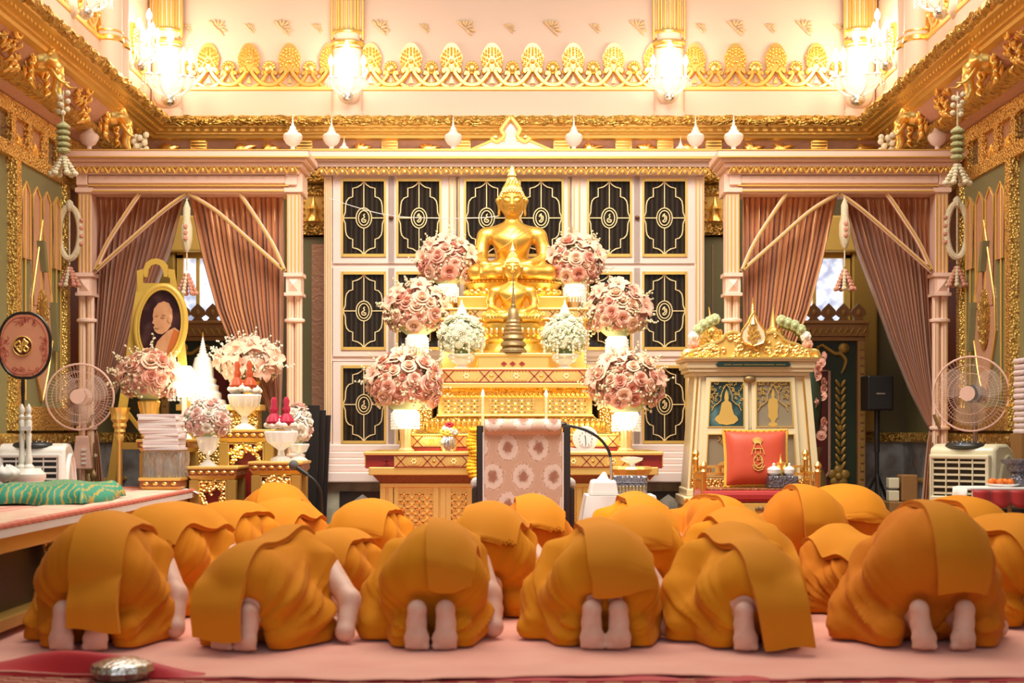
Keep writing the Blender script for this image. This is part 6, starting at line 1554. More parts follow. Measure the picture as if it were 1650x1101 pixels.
m.build('cornice', 'cream', t, smooth=0, bev=.008)
m = MB(); m.box(X(1099), X(1318), Y-.075, Y+D, Z(579), Z(576)); m.build('gilt_edge', 'gold', t, smooth=0)
m = MB(); m.prism([(X(a), Z(b)) for a, b in ((1152, 588), (1156, 584), (1268, 584), (1272, 588), (1268, 592), (1156, 592))], Y-.06, Y-.04); o = m.build('nameplate', 'nameplate', t, smooth=0)
m = MB(); rr = random.Random(4)
for k in range(44):
    if k in (0, 6, 14, 36): continue
    xx = lerp(X(1163), X(1262), k/43); m.tube([(xx, Y-.062, Z(589.5)), (xx+.004, Y-.062, Z(587+rr.random())), (xx+.008, Y-.062, Z(589))], .0018, 3)
m.build('gilt_inscription', 'gold_line', o)
# tapering door frames
def lerpx(px_top, px_bot, p): f = (p-605)/(785-605); return lerp(px_top, px_bot, f)
def ydoor(p): f = (p-605)/(785-605); return Y+.04-.04*f
def quadp(m, tl, tr, bl, br, z0, z1, d0, d1):
    v = []
    for d in (d0, d1):
        for (p, z) in ((bl, z1), (br, z1), (tr, z0), (tl, z0)): v.append((X(p), ydoor(z)-d, Z(z)))
    return m.add(v, [(0, 1, 2, 3), (7, 6, 5, 4), (0, 4, 5, 1), (1, 5, 6, 2), (2, 6, 7, 3), (3, 7, 4, 0)])
for nm, (a, b, c, d), cx, kind in (('l', (1138, 1206, 1128, 1206), 1171, 0), ('r', (1211, 1281, 1211, 1291), 1246, 1)):
    w = 7.5; L = lambda p, a=a, c=c: a+(c-a)*(p-608)/(782-608); R = lambda p, b=b, d=d: b+(d-b)*(p-608)/(782-608); m = MB()
    quadp(m, L(608), L(608)+w, L(782), L(782)+w, 608, 782, 0, .03); quadp(m, R(608)-w, R(608), R(782)-w, R(782), 608, 782, 0, .03)
    for z0, z1 in ((608, 615), (688, 700), (768, 782)): quadp(m, L(z0), R(z0), L(z1), R(z1), z0, z1, 0, .029)
    dr = m.build('door', 'cream', t, smooth=0, bev=.004)
    for q, (z0, z1, mt) in enumerate(((615, 688, 'teal_glass' if kind == 0 else 'brown_glass'), (700, 768, 'brown_glass'))):
        m = MB(); quadp(m, L(z0)+w, R(z0)-w, L(z1)+w, R(z1)-w, z0, z1, 0, .010); pn = m.build('pane', mt, dr, smooth=0)
        m = MB(); pts = [(L(z0)+w, z0), (R(z0)-w, z0), (R(z1)-w, z1), (L(z1)+w, z1)]; m.tube([(X(p), ydoor(z)-.03, Z(z)) for p, z in pts], .008, 4, closed=True); m.build('gilt_bead', 'gold_line', dr)
        m = MB(); yy = ydoor((z0+z1)/2)-.016; rr = random.Random(q+kind)
        if q == 0:   # spandrel foliage and pointed arch
            for s in (-1, 1):
                for k in range(46):
                    u = rr.uniform(3, 25); v = rr.uniform(2, 44)
                    if u < 9+0*v and v > 9: 
                        if v > 3+ (9-u)*2: continue
                    if v > 10+1.25*u: continue
                    xx = X(cx+s*u); zz = Z(615+v); a_ = rr.uniform(0, 6); m.tube([(xx+.010*math.cos(a_+i), yy, zz+.010*math.sin(a_+i)) for i in range(4)], .0034, 4)
                m.tube([(X(cx+s*p), yy-.002, Z(zv)) for p, zv in ((0, 619), (5, 627), (9, 637), (9, 645), (14, 650), (20, 654), (24, 662))], .004, 4)
            m.build('gilt_spandrel', 'gold_line', pn)
            m = MB(); B = lambda u, v: (X(cx+u), Z(v))
            if kind == 0: poly = [(0, 628), (2.5, 634), (3.5, 641), (2.8, 646), (8, 650), (9.5, 660), (12, 668), (17, 672), (19, 677), (12, 683), (0, 685)]
            else: poly = [(0, 626), (1.5, 631), (2.8, 636), (2, 641), (7, 644), (8.5, 654), (7.5, 664), (8, 672), (4, 677), (2.5, 680), (7, 683), (7, 686), (0, 687)]
            full = [B(u, v) for u, v in poly]+[B(-u, v) for u, v in poly[::-1][1:-1]]
            m.prism(full, yy-.004, yy); m.build('gilt_figure', 'gold_line', pn, smooth=0)
        else:
            for s in (-1, 1):
                m.tube([(X(cx+s*p)-.0, yy, Z(v)) for p, v in ((6, 708), (9, 712), (6, 716), (3, 713))], .004, 4); m.tube([(X(cx+s*14+p), yy, Z(v)) for p, v in ((0, 704), (4, 707), (0, 711))], .004, 4)
            m.prism([(X(cx+u), Z(v)) for u, v in ((-20, 766), (-18, 752), (-10, 745), (2, 742), (12, 746), (18, 754), (20, 766))], yy-.003, yy); m.build('gilt_motif', 'gold_line', pn)
    # crest of the door frame
MB().ball((X(1208), Y-.0, Z(611)), (.05, .03, .03), 10, 6).build('door_boss', 'bronze', t)
for s, xs in ((-1, (1122, 1109)), (1, (1298, 1311))):
    m = MB(); quadp(m, xs[0]-2, xs[0]+8, xs[1]-2, xs[1]+10, 606, 788, -.01, .02); m.build('corner_stile', 'cream', t, smooth=0)
    m = MB(); m.tube([(X(xs[0]+s*-3), ydoor(608)-.02, Z(608)), (X(xs[1]+s*-3), ydoor(786)-.02, Z(786))], .008, 5); m.build('gilt_edge', 'gold', t)
# carved pediment
prof = [(1102, 578), (1108, 570), (1116, 566), (1128, 562), (1140, 556), (1152, 553), (1162, 548), (1168, 540), (1178, 536), (1188, 538), (1196, 546), (1211, 550), (1226, 546), (1234, 538), (1244, 536), (1254, 540), (1260, 548), (1270, 553), (1282, 556), (1294, 562), (1304, 566), (1314, 568), (1316, 578)]
m = MB(); m.prism([(X(a), Z(b)) for a, b in prof], Y-.05, Y+.02); pd = m.build('pediment', 'gold_paint', t, smooth=0)
m = MB(); m.tube([(X(a), Y-.05, Z(b)) for a, b in prof[1:-1]], .014, 6); rr = random.Random(6)
for k in range(120):
    p = rr.uniform(1120, 1300); top = interp([q[0] for q in prof], [q[1] for q in prof], p); v = rr.uniform(top+4, 575); a_ = rr.uniform(0, 6); r = rr.uniform(.014, .026)
    m.tube([(X(p)+r*math.cos(a_+i*.9)*(1-.14*i), Y-.058, Z(v)+r*math.sin(a_+i*.9)*(1-.14*i)) for i in range(6)], [.008, .010, .010, .009, .007, .004], 5)
for q in (-1, 1): m.tube([(p.x, Y-.03, p.z) for p in spline([(X(1209+q*90), 0, Z(570)), (X(1209+q*103), 0, Z(568)), (X(1209+q*107), 0, Z(575)), (X(1209+q*102), 0, Z(577))], 5)], .03, 7)
m.build('scroll_relief', 'gold_satin', pd)
bud = [(1211, 505), (1216, 512), (1219, 520), (1229, 534), (1231, 545), (1226, 554), (1211, 559)]
m = MB(); m.prism([(X(a), Z(b)) for a, b in bud]+[(X(2422-a), Z(b)) for a, b in bud[::-1][1:-1]], Y-.09, Y-.03); o = m.build('lotus_bud_medallion', 'cream', pd, smooth=0)
m = MB(); pts = bud+[(2422-a, b) for a, b in bud[::-1][1:-1]]; m.tube([(X(a), Y-.09, Z(b)) for a, b in pts], .008, 5, closed=True)
for k in range(16): a_ = k*2.4; r = (k/16)**.5; m.ball((X(1211)+.05*r*math.cos(a_), Y-.095, Z(540)+.07*r*math.sin(a_)), (.014, .01, .016), 6, 4)
m.lathe([(.03, Z(524)), (.012, Z(516)), (.003, Z(508))], (X(1211), Y-.09, 0), 8)
pr = []
for k in range(6): pr += [(.02-.0025*k, Z(507-4*k)), (.012-.0015*k, Z(504-4*k))]
m.lathe(pr+[(.002, Z(480))], (X(1211), Y-.06, 0), 10); m.build('medallion_gilding', 'gold', o)
# cone offerings and lotus garlands on its roof
for px, tilt_, lab in ((1152, -.32, 'gilded cone hat offering on the left shoulder of the shrine cabinet'), (1246, .0, 'gilded cone hat offering on the right shoulder of the shrine cabinet')):
    yy = Y+.22; z0 = Z(578)+.001; t = thing('gilded_cone', lab, 'offering', (SX(px, yy), yy, z0)); pr = [(.10, 0), (.125, .03), (.118, .10), (.092, .17), (.055, .235), (.028, .26)]
    m = MB().lathe(pr, (0, 0, 0), 22); 
    for j in range(5):
        for i in range(14): a = 2*PI*(i+.5*(j % 2))/14; r = interp([0, .03, .1, .17, .235], [.1, .125, .118, .092, .055], .03+.045*j); m.ball((r*math.cos(a), r*math.sin(a), .03+.045*j), (.018, .018, .026), 6, 4)
    m.xf(Matrix.Translation((SX(px, yy), yy, z0)) @ Matrix.Rotation(tilt_*.35, 4, 'Y')).build('cone', 'gold', t)
    m = MB().lathe([(.03, .255), (.02, .28), (.018, .32), (.008, .36), (.003, .42)], (0, 0, 0), 10).xf(Matrix.Translation((SX(px, yy), yy, z0)) @ Matrix.Rotation(tilt_*.35, 4, 'Y')); m.build('needle', 'gold_satin', t)
for s, lab in ((-1, 'lotus and orchid garland leaning on the left corner of the shrine cabinet roof'), (1, 'lotus and orchid garland leaning on the right corner of the shrine cabinet roof')):
    yy = Y-.02+.1; PX = [(1122, 566), (1116, 556), (1117, 543), (1124, 532), (1133, 524), (1143, 519), (1151, 515)] if s < 0 else [(1298, 566), (1300, 556), (1297, 543), (1289, 532), (1279, 525), (1268, 521), (1258, 517)]
    t = thing('flower_garland', lab, 'garland', (SX(PX[0][0], yy), yy, Z(576)), 'garlands on the shrine cabinet'); MB().tube([(SX(a, yy), yy+.02, SZ(b+4, yy)) for a, b in PX], [.03]*7, 8).build('banana_leaf', 'leaf', t)
    for k, (a, b) in enumerate(PX):
        mm = ('flower_orange', 'rose_a', 'rose_white', 'leaf_pale', 'leaf_pale', 'leaf_pale', 'leaf_pale')[k]; m = MB()
        for q in range(8): aa = 2*PI*q/8; m.ball((SX(a, yy)+.022*math.cos(aa), yy-.03, SZ(b, yy)+.022*math.sin(aa)), (.024, .02, .024), 7, 5)
        m.ball((SX(a, yy), yy-.05, SZ(b, yy)), (.02, .02, .02), 7, 5); m.build('lotus' if k > 2 else 'orchid', mm, t)
# flower vase hidden behind the cabinet
Yv = 11.9; x = SX(1306, Yv); t = thing('floor_vase', 'dark floor vase of pink flowers behind the shrine cabinet', 'vase', (x, Yv, 0)); MB().lathe([(.12, 0), (.16, .3), (.13, .6), (.07, .75), (.1, .85)], (x, Yv, 0), 20).build('vase_body', 'bronze', t)
MB().ball((x, Yv, 1.27), (.10, .10, .40), 12, 8).build('dark_leaves', 'green_panel', t); rr = random.Random(8)
for k in range(13): a = rr.uniform(0, PI); inst(ROSE[0], 'rose', t, (.10*math.cos(a), -.09*math.sin(a)-.01, .95+.055*k), (PI/2, 0, rr.uniform(0, 3)), .75)

# gilt bench with red cushion
Y = 10.25; X = lambda p: SX(p, Y); Z = lambda p: SZ(p, Y); D = .5
t = thing('gilt_bench', 'gilded bench with low rails and a red velvet seat in front of the shrine cabinet', 'bench', (X(1230), Y+D/2, 0))
x0, x1 = X(1128), X(1326)
MB().box(x0, x1, Y, Y+D, Z(832), Z(811)).build('seat_frame', 'gold_paint', t, smooth=0, bev=.006)
m = MB()
for k in range(5):
    xx = lerp(X(1146), X(1308), k/4)
    for q in (-1, 0, 1): m.ball((xx+q*.03, Y-.004, Z(820)), (.02, .010, .018), 7, 5)
m.build('carved_scrolls', 'bronze', t)
MB().box(x0+.01, x1-.01, Y-.01, Y+D-.06, Z(811), Z(791)).build('seat_cushion', 'velvet_red', t, smooth=0, bev=.03)
MB().box(X(1140), X(1316), Y+.03, Y+D-.08, Z(791), Z(788)).build('brocade_mat', 'red_brown', t, smooth=0, bev=.004)
for x in (x0+.03, x1-.03):
    for y, top in ((Y+.03, 758), (Y+D-.03, 740)):
        m = MB(); m.lathe([(.028, 0), (.03, .12), (.02, .2), (.026, Z(832))], (x, y, 0), 14); m.lathe([(.02, Z(812)), (.02, Z(top)-.02), (.026, Z(top)-.01), (.016, Z(top)+.005), (.028, Z(top)+.03), (.02, Z(top)+.05), (.004, Z(top)+.065)], (x, y, 0), 14); m.build('post', 'gold', t)
m = MB(); Yb = Y+D-.03
for z in (752, 764): m.box(x0, x1, Yb-.012, Yb+.012, SZ(z+2, Yb), SZ(z-2, Yb))
for k in range(11): m.lathe([(.008, SZ(764, Yb)), (.014, SZ(758, Yb)), (.008, SZ(752, Yb))], (lerp(x0+.06, x1-.06, k/10), Yb, 0), 8)
m.build('back_rail', 'gold', t, smooth=30)
MB().box(x0, x1, Yb-.01, Yb+.01, Z(790), SZ(772, Yb)).build('back_panel', 'gold_carved', t, smooth=0)
for x in (x0+.03, x1-.03):
    m = MB()
    for z in (764, 775): m.box(x-.010, x+.010, Y+.03, Yb, Z(z)-.008, Z(z)+.008)
    for k in range(5): m.lathe([(.007, Z(790)), (.007, Z(764))], (x, lerp(Y+.08, Yb-.06, k/4), 0), 6)
    m.build('side_rail', 'gold', t, smooth=30)
# cushion leaning on the back rail
cyy = Y+.24; t = thing('back_cushion', 'square red cushion with yellow cord edging and gold embroidered emblem', 'cushion', (SX(1219, cyy), cyy, Z(787)))
W = LN(51, cyy); H = LN(46, cyy); cz = SZ(739, cyy); cx = SX(1219, cyy); lean = Matrix.Translation((cx, cyy+.02, cz)) @ Matrix.Rotation(-.22, 4, 'X')
def pil(u, v, s):
    a, b = 2*u-1, 2*v-1; e = max(0, (1-a**4)*(1-b**4))**.5; pin = 1-.05*(1-abs(a))*0
    x = W*a*(1-.05*(1-b*b)*0-.05*(1-b*b)*abs(a)); z = H*b*(1-.05*(1-a*a)*abs(b)); return (x, s*.085*e, z)
m = MB().grid(lambda u, v: pil(u, v, -1), 24, 24); m.grid(lambda u, v: pil(1-u, v, 1), 24, 24); m.xf(lean).build('cover', 'cushion_red', t, smooth=80)
N = 88; pts = []
for i in range(N):
    q = 4*i/N; s_ = int(q); f = q-s_; u, v = ((f, 0), (1, f), (1-f, 1), (0, 1-f))[s_]; p = Vector(pil(u, v, -1)); pts.append(p*1.01+Vector((0, 0, .004*(-1)**i)))
MB().tube(pts, .013, 8, closed=True).xf(lean).build('cord_edging', 'cord_yellow', t)
m = MB(); sc_ = LN(1, cyy)
def E(P, r): m.tube([(a*sc_, -.087*max(0, (1-(a*sc_/W)**4)*(1-(b*sc_/H)**4))**.5-.004, b*sc_) for a, b in P], r, 4)
for k in range(-4, 5): a_ = k*.2; E([(6*math.sin(a_), 17+4*math.cos(a_)), (15*math.sin(a_)*.8, 17+14*math.cos(a_))], .004)
E([(-7, 12), (-4, 20), (0, 27), (4, 20), (7, 12), (-7, 12)], .005); E([(-4, 12), (-4, 4), (4, 4), (4, 12)], .004); E([(-10, 2), (-9, 8), (-7, 12)], .004); E([(10, 2), (9, 8), (7, 12)], .004)
E([(8*math.cos(q)*.9, -9+11*math.sin(q)) for q in [PI*2*i/16 for i in range(17)]], .004); E([(-6, -4), (-2, -1), (-1, -8), (4, -5), (6, -11), (1, -14), (-4, -17), (2, -20), (7, -17)], .005); E([(-9, -14), (-7, -21), (-1, -24), (6, -22), (10, -15)], .0045); E([(2, -2), (6, -3), (5, -8)], .0045); E([(-5, -10), (-7, -13), (-3, -16)], .0045)
m.xf(lean).build('emblem', 'gold_line', t)
# tea set on the bench
yy = Y+.14; z0 = Z(787.5); t = thing('tea_tray_box', 'dark inlaid tray box on the red bench seat', 'box', (SX(1260, yy), yy, z0)); MB().box(SX(1236, yy), SX(1283, yy), yy-.08, yy+.1, z0, SZ(767, yy)).build('body', 'silver_dark', t, smooth=0, bev=.008)
zt = SZ(767, yy)
for px, lab in ((1247, 'white lidded tea cup on the dark tray box, larger one at the left'), (1272, 'white lidded tea cup on the dark tray box, smaller one at the right')):
    r = .05 if px < 1260 else .04; t = thing('tea_cup', lab, 'cup', (SX(px, yy), yy, zt), 'lidded tea cups'); MB().lathe([(r*.5, zt), (r*.95, zt+.02), (r, zt+.045)], (SX(px, yy), yy, 0), 20).build('cup_body', 'white_glaze', t); MB().lathe([(r*1.02, zt+.045), (r*.8, zt+.06), (r*.3, zt+.07), (r*.2, zt+.075), (r*.25, zt+.085), (r*.05, zt+.095)], (SX(px, yy), yy, 0), 20).build('lid', 'white_glaze', t)
t = thing('gold_shrine_cup', 'tiny gilt spired lid cup between the tea cups', 'cup', (SX(1258, yy+.05), yy+.05, zt)); MB().lathe([(.03, zt), (.045, zt+.05), (.05, zt+.09), (.02, zt+.1), (.012, zt+.11), (.004, zt+.16)], (SX(1258, yy+.05), yy+.05, 0), 16).build('cup_body', 'gold', t)

# loudspeaker on stand, power boxes, cables
Y = 12.3; X = lambda p: SX(p, Y); Z = lambda p: SZ(p, Y); x = X(1413)
t = thing('loudspeaker', 'black loudspeaker on a stand beside the lacquered screen', 'speaker', (x, Y, Z(662))); MB().box(X(1393), X(1434), Y-.12, Y+.15, Z(662), Z(606)).build('cabinet_box', 'black', t, smooth=0, bev=.012)
MB().box(X(1396), X(1431), Y-.128, Y-.12, Z(659), Z(609)).build('front_grille', 'black', t, smooth=0); MB().box(X(1406), X(1420), Y-.131, Y-.127, Z(636), Z(634)).build('badge', 'metal', t, smooth=0)
t = thing('speaker_stand', 'black tripod stand under the loudspeaker', 'stand', (x, Y, 0)); MB().lathe([(.018, .35), (.018, .8), (.024, .8), (.024, Z(662))], (x, Y, 0), 12).build('pole', 'black', t)
for k in range(3): a = 2*PI*k/3+.5; MB().tube([(x, Y, .62), (x+.3*math.cos(a), Y+.3*math.sin(a), .015)], .013, 8).build('leg', 'black', t)
for k, (px, py, lab) in enumerate(((1439, 806, 'beige power adapter box on the floor by the right portal, lower one'), (1438, 787, 'beige power adapter box on the floor by the right portal, upper one'))):
    yy = 11.9; zz = .56-.0 if 0 else (0.40 if k == 0 else .505); o = MB().box(SX(1430, yy), SX(1447, yy), yy-.05, yy+.05, zz, zz+.09).build('adapter_box', 'cream_plain', loc=(SX(1438, yy), yy, zz), smooth=0, bev=.01); tag(o, lab, 'box', 'beige adapter boxes')
yy = 11.9; t = thing('equipment_case', 'brown wooden equipment case under the beige adapter boxes', 'case', (SX(1452, yy), yy, 0)); MB().box(SX(1428, yy), SX(1478, yy), yy-.1, yy+.14, 0, .398).build('case_body', 'wood_brown', t, smooth=0, bev=.01); MB().box(SX(1450, yy), SX(1476, yy), yy-.06, yy+.1, .4, .62).build('upper_drawer', 'wood_brown', t, smooth=0, bev=.01)

# right fan, cooler, side table
fan(SX(1566, 10.6), 10.6, SZ(635, 10.6), -.55, LN(60, 10.6), 'standing fan turned towards the wall behind the cream air cooler at the right', False)
cooler(SX(1578, 9.7)-.02, 9.75, -.70, 'cream air cooler at the right with blue indicator light', True, False)
Y = 9.1; zt = SZ(786, Y); a, b = SX(1562, Y), SX(1562, Y)+.7
t = thing('skirted_table', 'low table with white lace cover and scalloped red velvet skirt at the right edge', 'table', ((a+b)/2, Y+.15, 0))
MB().box(a+.03, b, Y+.02, Y+.28, .0, zt-.14).build('body', 'black_wood', t, smooth=0)
MB().box(a, b+.02, Y-.0, Y+.30, zt-.02, zt).build('lace_cover', 'white_cloth', t, smooth=0, bev=.008)
for k in range(6):
    xx = a+.02+.118*k; m = MB(); m.grid(lambda u, v: (xx+.118*u, Y-.005-.03*math.sin(PI*u)-.01*v, zt-.015-(.085+.03*math.sin(PI*u))*v), 10, 6); m.build('velvet_swag', 'velvet_red', t, solid=.008)
for k in range(7): xx = a+.02+.118*k; MB().lathe([(.016, 0), (.02, .1), (.012, .2), (.016, zt-.1)], (min(max(xx, a+.03), b), Y+.0, 0), 10).build('leg', 'wood_brown', t)
def lc(u, v): return (a-.012-.02*v, Y+.0+.3*u, zt-.004-(.22-.06*math.cos(u*9))*v)
MB().grid(lc, 24, 5).build('lace_drop', 'white_cloth', t, solid=.004)
x = SX(1617, Y+.15); t = thing('fruit_dish', 'flat dish of orange fruit on the white lace table', 'dish', (x, Y+.15, zt)); MB().lathe([(.05, zt), (.1, zt+.012), (.11, zt+.02), (.02, zt+.01)], (x, Y+.15, 0), 20).build('dish', 'crystal', t)
for k in range(8): MB().ball((x-.08+.0235*k, Y+.15+.03*math.sin(k*2.3), zt+.032), (.024, .03, .022), 9, 6).build('orange_fruit', 'orange_fruit', t)
x = SX(1644, Y+.16); t = thing('silver_bowl', 'chased silver bowl on a foot on the white lace table at the right edge', 'bowl', (x, Y+.16, zt)); MB().lathe([(.07, zt), (.08, zt+.05), (.06, zt+.09), (.08, zt+.10), (.085, zt+.14), (.12, zt+.155), (.125, zt+.175), (.1, zt+.18)], (x, Y+.16, 0), 24).build('bowl', 'silver_dark', t)
# stack of white bundles at the right edge
Y = 9.9; x = SX(1652, Y); t = thing('bundle_shelf', 'narrow dark stand at the right edge under the pile of white bundles', 'stand', (x, Y, 0)); zb = SZ(700, Y); MB().box(x-.06, x+.16, Y-.1, Y+.12, 0, zb).build('stand_body', 'wood_brown', t, smooth=0)
for k in range(13):
    z = zb+.041*k+.001; o = MB().box(x-.055+.006*(k % 2), x+.15, Y-.09, Y+.1, z, z+.036).build('cloth_bundle', 'paper_pink', loc=(x+.05, Y, z), smooth=0, bev=.014); tag(o, 'white wrapped bundle in the tall pile at the right edge', 'bundle', 'pile of white bundles')
# ================================================================ CARPETS AND THE BOWING PEOPLE
t = MB().box(-3.5, 3.3, 5.2, 10.9, .0, .012).build('patterned_carpet', 'carpet_red', loc=(0, 8, 0), smooth=0); tag(t, 'red patterned carpet covering the floor beneath the pink cloth', 'carpet')
def pk(u, v):
    x = lerp(-2.62, 3.2, u); y0 = 5.60+.05*math.sin(x*1.3)+.02*math.sin(x*4.1) - (.06 if x > 1 else 0)+max(0, -.9-x)*.13; y = lerp(y0, 9.5, v)
    q = Vector((x*2.2, y*2.2, 1)); e = max(0, 1-v*12)
    z = .022+.010*mnoise.noise(q)+.012*e*max(0, mnoise.noise(Vector((x*3, 0, 5))))+.004*mnoise.noise(q*4)
    return (x, y, max(z, .016))
t = MB().grid(pk, 150, 90).build('pink_carpet', 'carpet_pink', loc=(0, 8, .014), smooth=60, solid=.004); tag(t, 'plain pink carpet on which the people in orange robes bow', 'carpet')
def rc(u, v):
    x = lerp(-2.9, 3.0, u); c = 5.665+max(0, -.9-x)*.11; h = .10*math.exp(-((x+1.72)/.34)**2)+.03*math.exp(-((x+2.35)/.2)**2)
    a = v*PI; return (x, c-.10+.16*v+.05*math.sin(x*5)*math.sin(a), .014+h*math.sin(a)**1.3+.006*math.sin(x*13+v*3)*math.sin(a))
t = MB().grid(rc, 180, 14).build('red_cloth', 'cloth_red', loc=(-1.7, 5.85, .014), smooth=70, solid=.004); tag(t, 'crumpled red cloth along the front edge of the pink carpet', 'cloth')
t = MB().lathe([(.06, .014), (.10, .02), (.125, .05), (.115, .075), (.06, .095), (.01, .10)], (SX(197, 5.62), 5.62, 0), 30, flute=15, fa=.02).build('silver_dish', 'silver', loc=(SX(197, 5.62), 5.62, .014)); tag(t, 'upturned silver dish on the red cloth at the front left', 'dish')

def monk_meshes(seed, hz=.42, ks=.18, fs=.075, fat=1., sash=(-.06, .20, -.04, .19, .30), splay=0., arm=.33, robe='robe', gap=0., tilt=0.):
    rr = random.Random(seed)
    # ---- body: one continuous skin surface
    s = SDF((-.47, -.07, -.005), (.47, 1.14, hz+.24), .0088)
    s.ell((0, .17, hz-.02), (.14, .13, .13), .05)
    s.chain([(0, .19, hz), (0, .42, hz+.0), (0, .64, .34), (0, .74, .25)], [.125, .125, .12, .06], .05)
    s.cap((0, .72, .27), (0, .82, .18), .055, .05, .03)
    s.ell((0, .87, .13), (.074, .092, .088), .025); s.ell((0, .90, .075), (.05, .05, .05), .02); s.cap((0, .915, .03), (0, .93, .055), .012, .009, .01)
    for q in (-1, 1):
        s.ell((q*.075, .85, .12), (.012, .024, .032), .008); s.ell((q*.028, .925, .06), (.012, .012, .010), .006)
        s.chain([(q*.10, .20, hz-.05), (q*ks, .44, .085)], [.115, .06], .04)                          # thigh
        f = fs if q > 0 else -fs-gap
        s.chain([(q*ks, .44, .075), (f+q*.02*0, .27, .10), (f, .10, .135)], [.056, .054, .036], .03)      # shin
        # foot standing on bent toes, sole to the back
        hx = f+q*splay*0; bx = f+q*splay
        s.chain([(f, .085, .15), (hx, .045, .180)], [.038, .040], .02)
        s.chain([(hx, .034, .172), (lerp(hx, bx, .5)+q*.003, .038, .115), (bx, .026, .062)], [.040, .042, .046], .02)
        s.ell((bx, .014, .052), (.057, .030, .050), .015)
        for k in range(5):
            xx = bx-q*.041+q*.021*k; r = (.0155, .012, .0112, .0105, .010)[k]; s.chain([(xx, .008, .020), (xx, .045-.004*k, .013)], [r*1.1, r], .008)
    # arms: right one bare beside the knee, left under the robe; hands flat on the floor
    for q in (-1, 1):
        ex = arm if q > 0 else .28
        s.chain([(q*.185, .62, .33), (q*(ex-.02), .50, .19), (q*ex, .40, .05)], [.066, .050, .042], .03)
        s.chain([(q*ex, .40, .048), (q*.20, .68, .04), (q*.12, .84, .032)], [.042, .038, .026], .02)
        s.ell((q*.105, .90, .022), (.040, .052, .017), .015)
        for k in range(4): s.chain([(q*(.078+.019*k), .935, .022), (q*(.074+.021*k), .975+(.006, .012, .008, -.004)[k], .026), (q*(.073+.022*k), 1.01+(.004, .014, .008, -.012)[k], .012)], [.0105, .0095, .0078], .005)
        s.chain([(q*.075, .88, .022), (q*.052, .905, .022), (q*.045, .935, .014)], [.013, .011, .009], .006)
    s.cut_below(.001)
    body = MB().raw(*s.mesh())
    # ---- robe
    g = SDF((-.56, -.10, -.015), (.52, 1.0, hz+.34), .0115)
    g.ell((0, .19, hz-.01), (.185*fat, .175*fat, .178*fat), .05)
    g.chain([(0, .22, hz+.01), (0, .42, hz+.01), (0, .64, .36), (0, .78, .26)], [.172*fat, .165*fat, .15*fat, .08], .06)
    g.ell((0, .36, .20), (.235*fat, .22, .21), .06)
    for q in (-1, 1):
        g.chain([(q*.11, .21, hz-.06), (q*(ks+.01), .43, .11)], [.150*fat, .115*fat], .05)
        f = fs if q > 0 else -fs-gap
        ss = max(abs(f)+.03, ks*.82); g.chain([(q*ks, .42, .10), (q*ss, .25, .10), (q*(ss-.0), .12, .085)], [.11*fat, .092*fat, .062], .04)
        g.cap((q*ks, .40, .03), (q*(ss+.01), .15, .02), .10*fat, .065, .04)
    g.chain([(-.17, .60, .34), (-.27, .50, .20), (-.30*fat, .38, .06)], [.11, .085, .072], .05); g.cap((-.3*fat, .38, .03), (-.26, .58, .02), .075, .06, .04)
    g.cap((.15, .60, .35), (.21, .52, .24), .10, .06, .05)
    # the robe parts behind over the feet
    for q in (-1, 1):
        f = fs if q > 0 else -fs-gap
        g.cap((f, -.06, .0), (f, .05, .19), .052, .050, .03, sub=True); g.cap((f, -.08, .0), (f, -.02, .22), .06, .05, .03, sub=True)
    g.cut_below(.002)
    P, Fc = g.mesh(); c = np.array((0, .36, .16)); out = []
    for p in P:
        d = p-c; L = math.sqrt(float((d*d).sum())) or 1; d = d/L; th = math.atan2(p[0], p[2]-.05); y = p[1]
        low = min(1., max(.18, abs(th)/1.3)); sg = 1 if th > 0 else -1
        n1 = mnoise.noise(Vector((th*2.4+y*4.5*sg, y*1.1-th*.5, seed*3.1))); n2 = mnoise.noise(Vector((th*5.5+y*9*sg, y*2.5, seed*7.7))); n3 = mnoise.noise(Vector((p[0]*7, y*7, p[2]*7+seed))); n4 = mnoise.noise(Vector((th*11+y*17*sg, y*5, seed*2.3)))
        w = .050*low*(.30-abs(n1)**.8*1.1)+.030*low*(.28-abs(n2)**.8)+.012*n3+.014*low*(.25-abs(n4))
        edge = min(1, max(0, (p[2]-.01)/.05)); w *= edge
        out.append((p[0]+d[0]*w, p[1]+d[1]*w, p[2]+max(-p[2]+.003, d[2]*w)))
    rb = MB().raw(out, Fc)
    # ---- folded shoulder cloth: rides over the back and hangs straight down behind
    xt0, xt1, xb0, xb1, zb = sash; NV, NU = 40, 14
    def cast_polar(x, a):
        r = .95
        while r > .02:
            p = (x, .36-r*math.cos(a), .10+r*math.sin(a))
            if p[1] > -.1 and g.at(p) < .012: return p
            r -= .012
        return (x, .36, .10)
    def cast_back(x, z):
        y = -.12
        while y < .5 and g.at((x, y, z)) > .012: y += .01
        return y
    cols = []
    for i in range(NU):
        u = i/(NU-1); xs = lambda v: lerp(lerp(xt0, xt1, u), lerp(xb0, xb1, u), v); pts = []
        for k in range(18):
            a = math.radians(lerp(138, 42, k/17)); x = xs(k/17*.55); pts.append(cast_polar(x, a))
        ym = pts[-1][1]; z0 = pts[-1][2]; nk = 22
        for k in range(1, nk+1):
            v = k/nk; z = lerp(z0, zb+.012*math.sin(u*4+seed), v); x = xs(.55+.45*v); y = cast_back(x, z); ym = min(ym+.004, y) if z > .05 else ym; ym = min(ym, y)
            if zb < .2: ym = min(ym, lerp(-.045, .02, min(1, max(0, (z-.20)/.10)))) if z < .30 else ym
            pts.append((x, ym-.004, max(z, .012)))
        cols.append(pts)
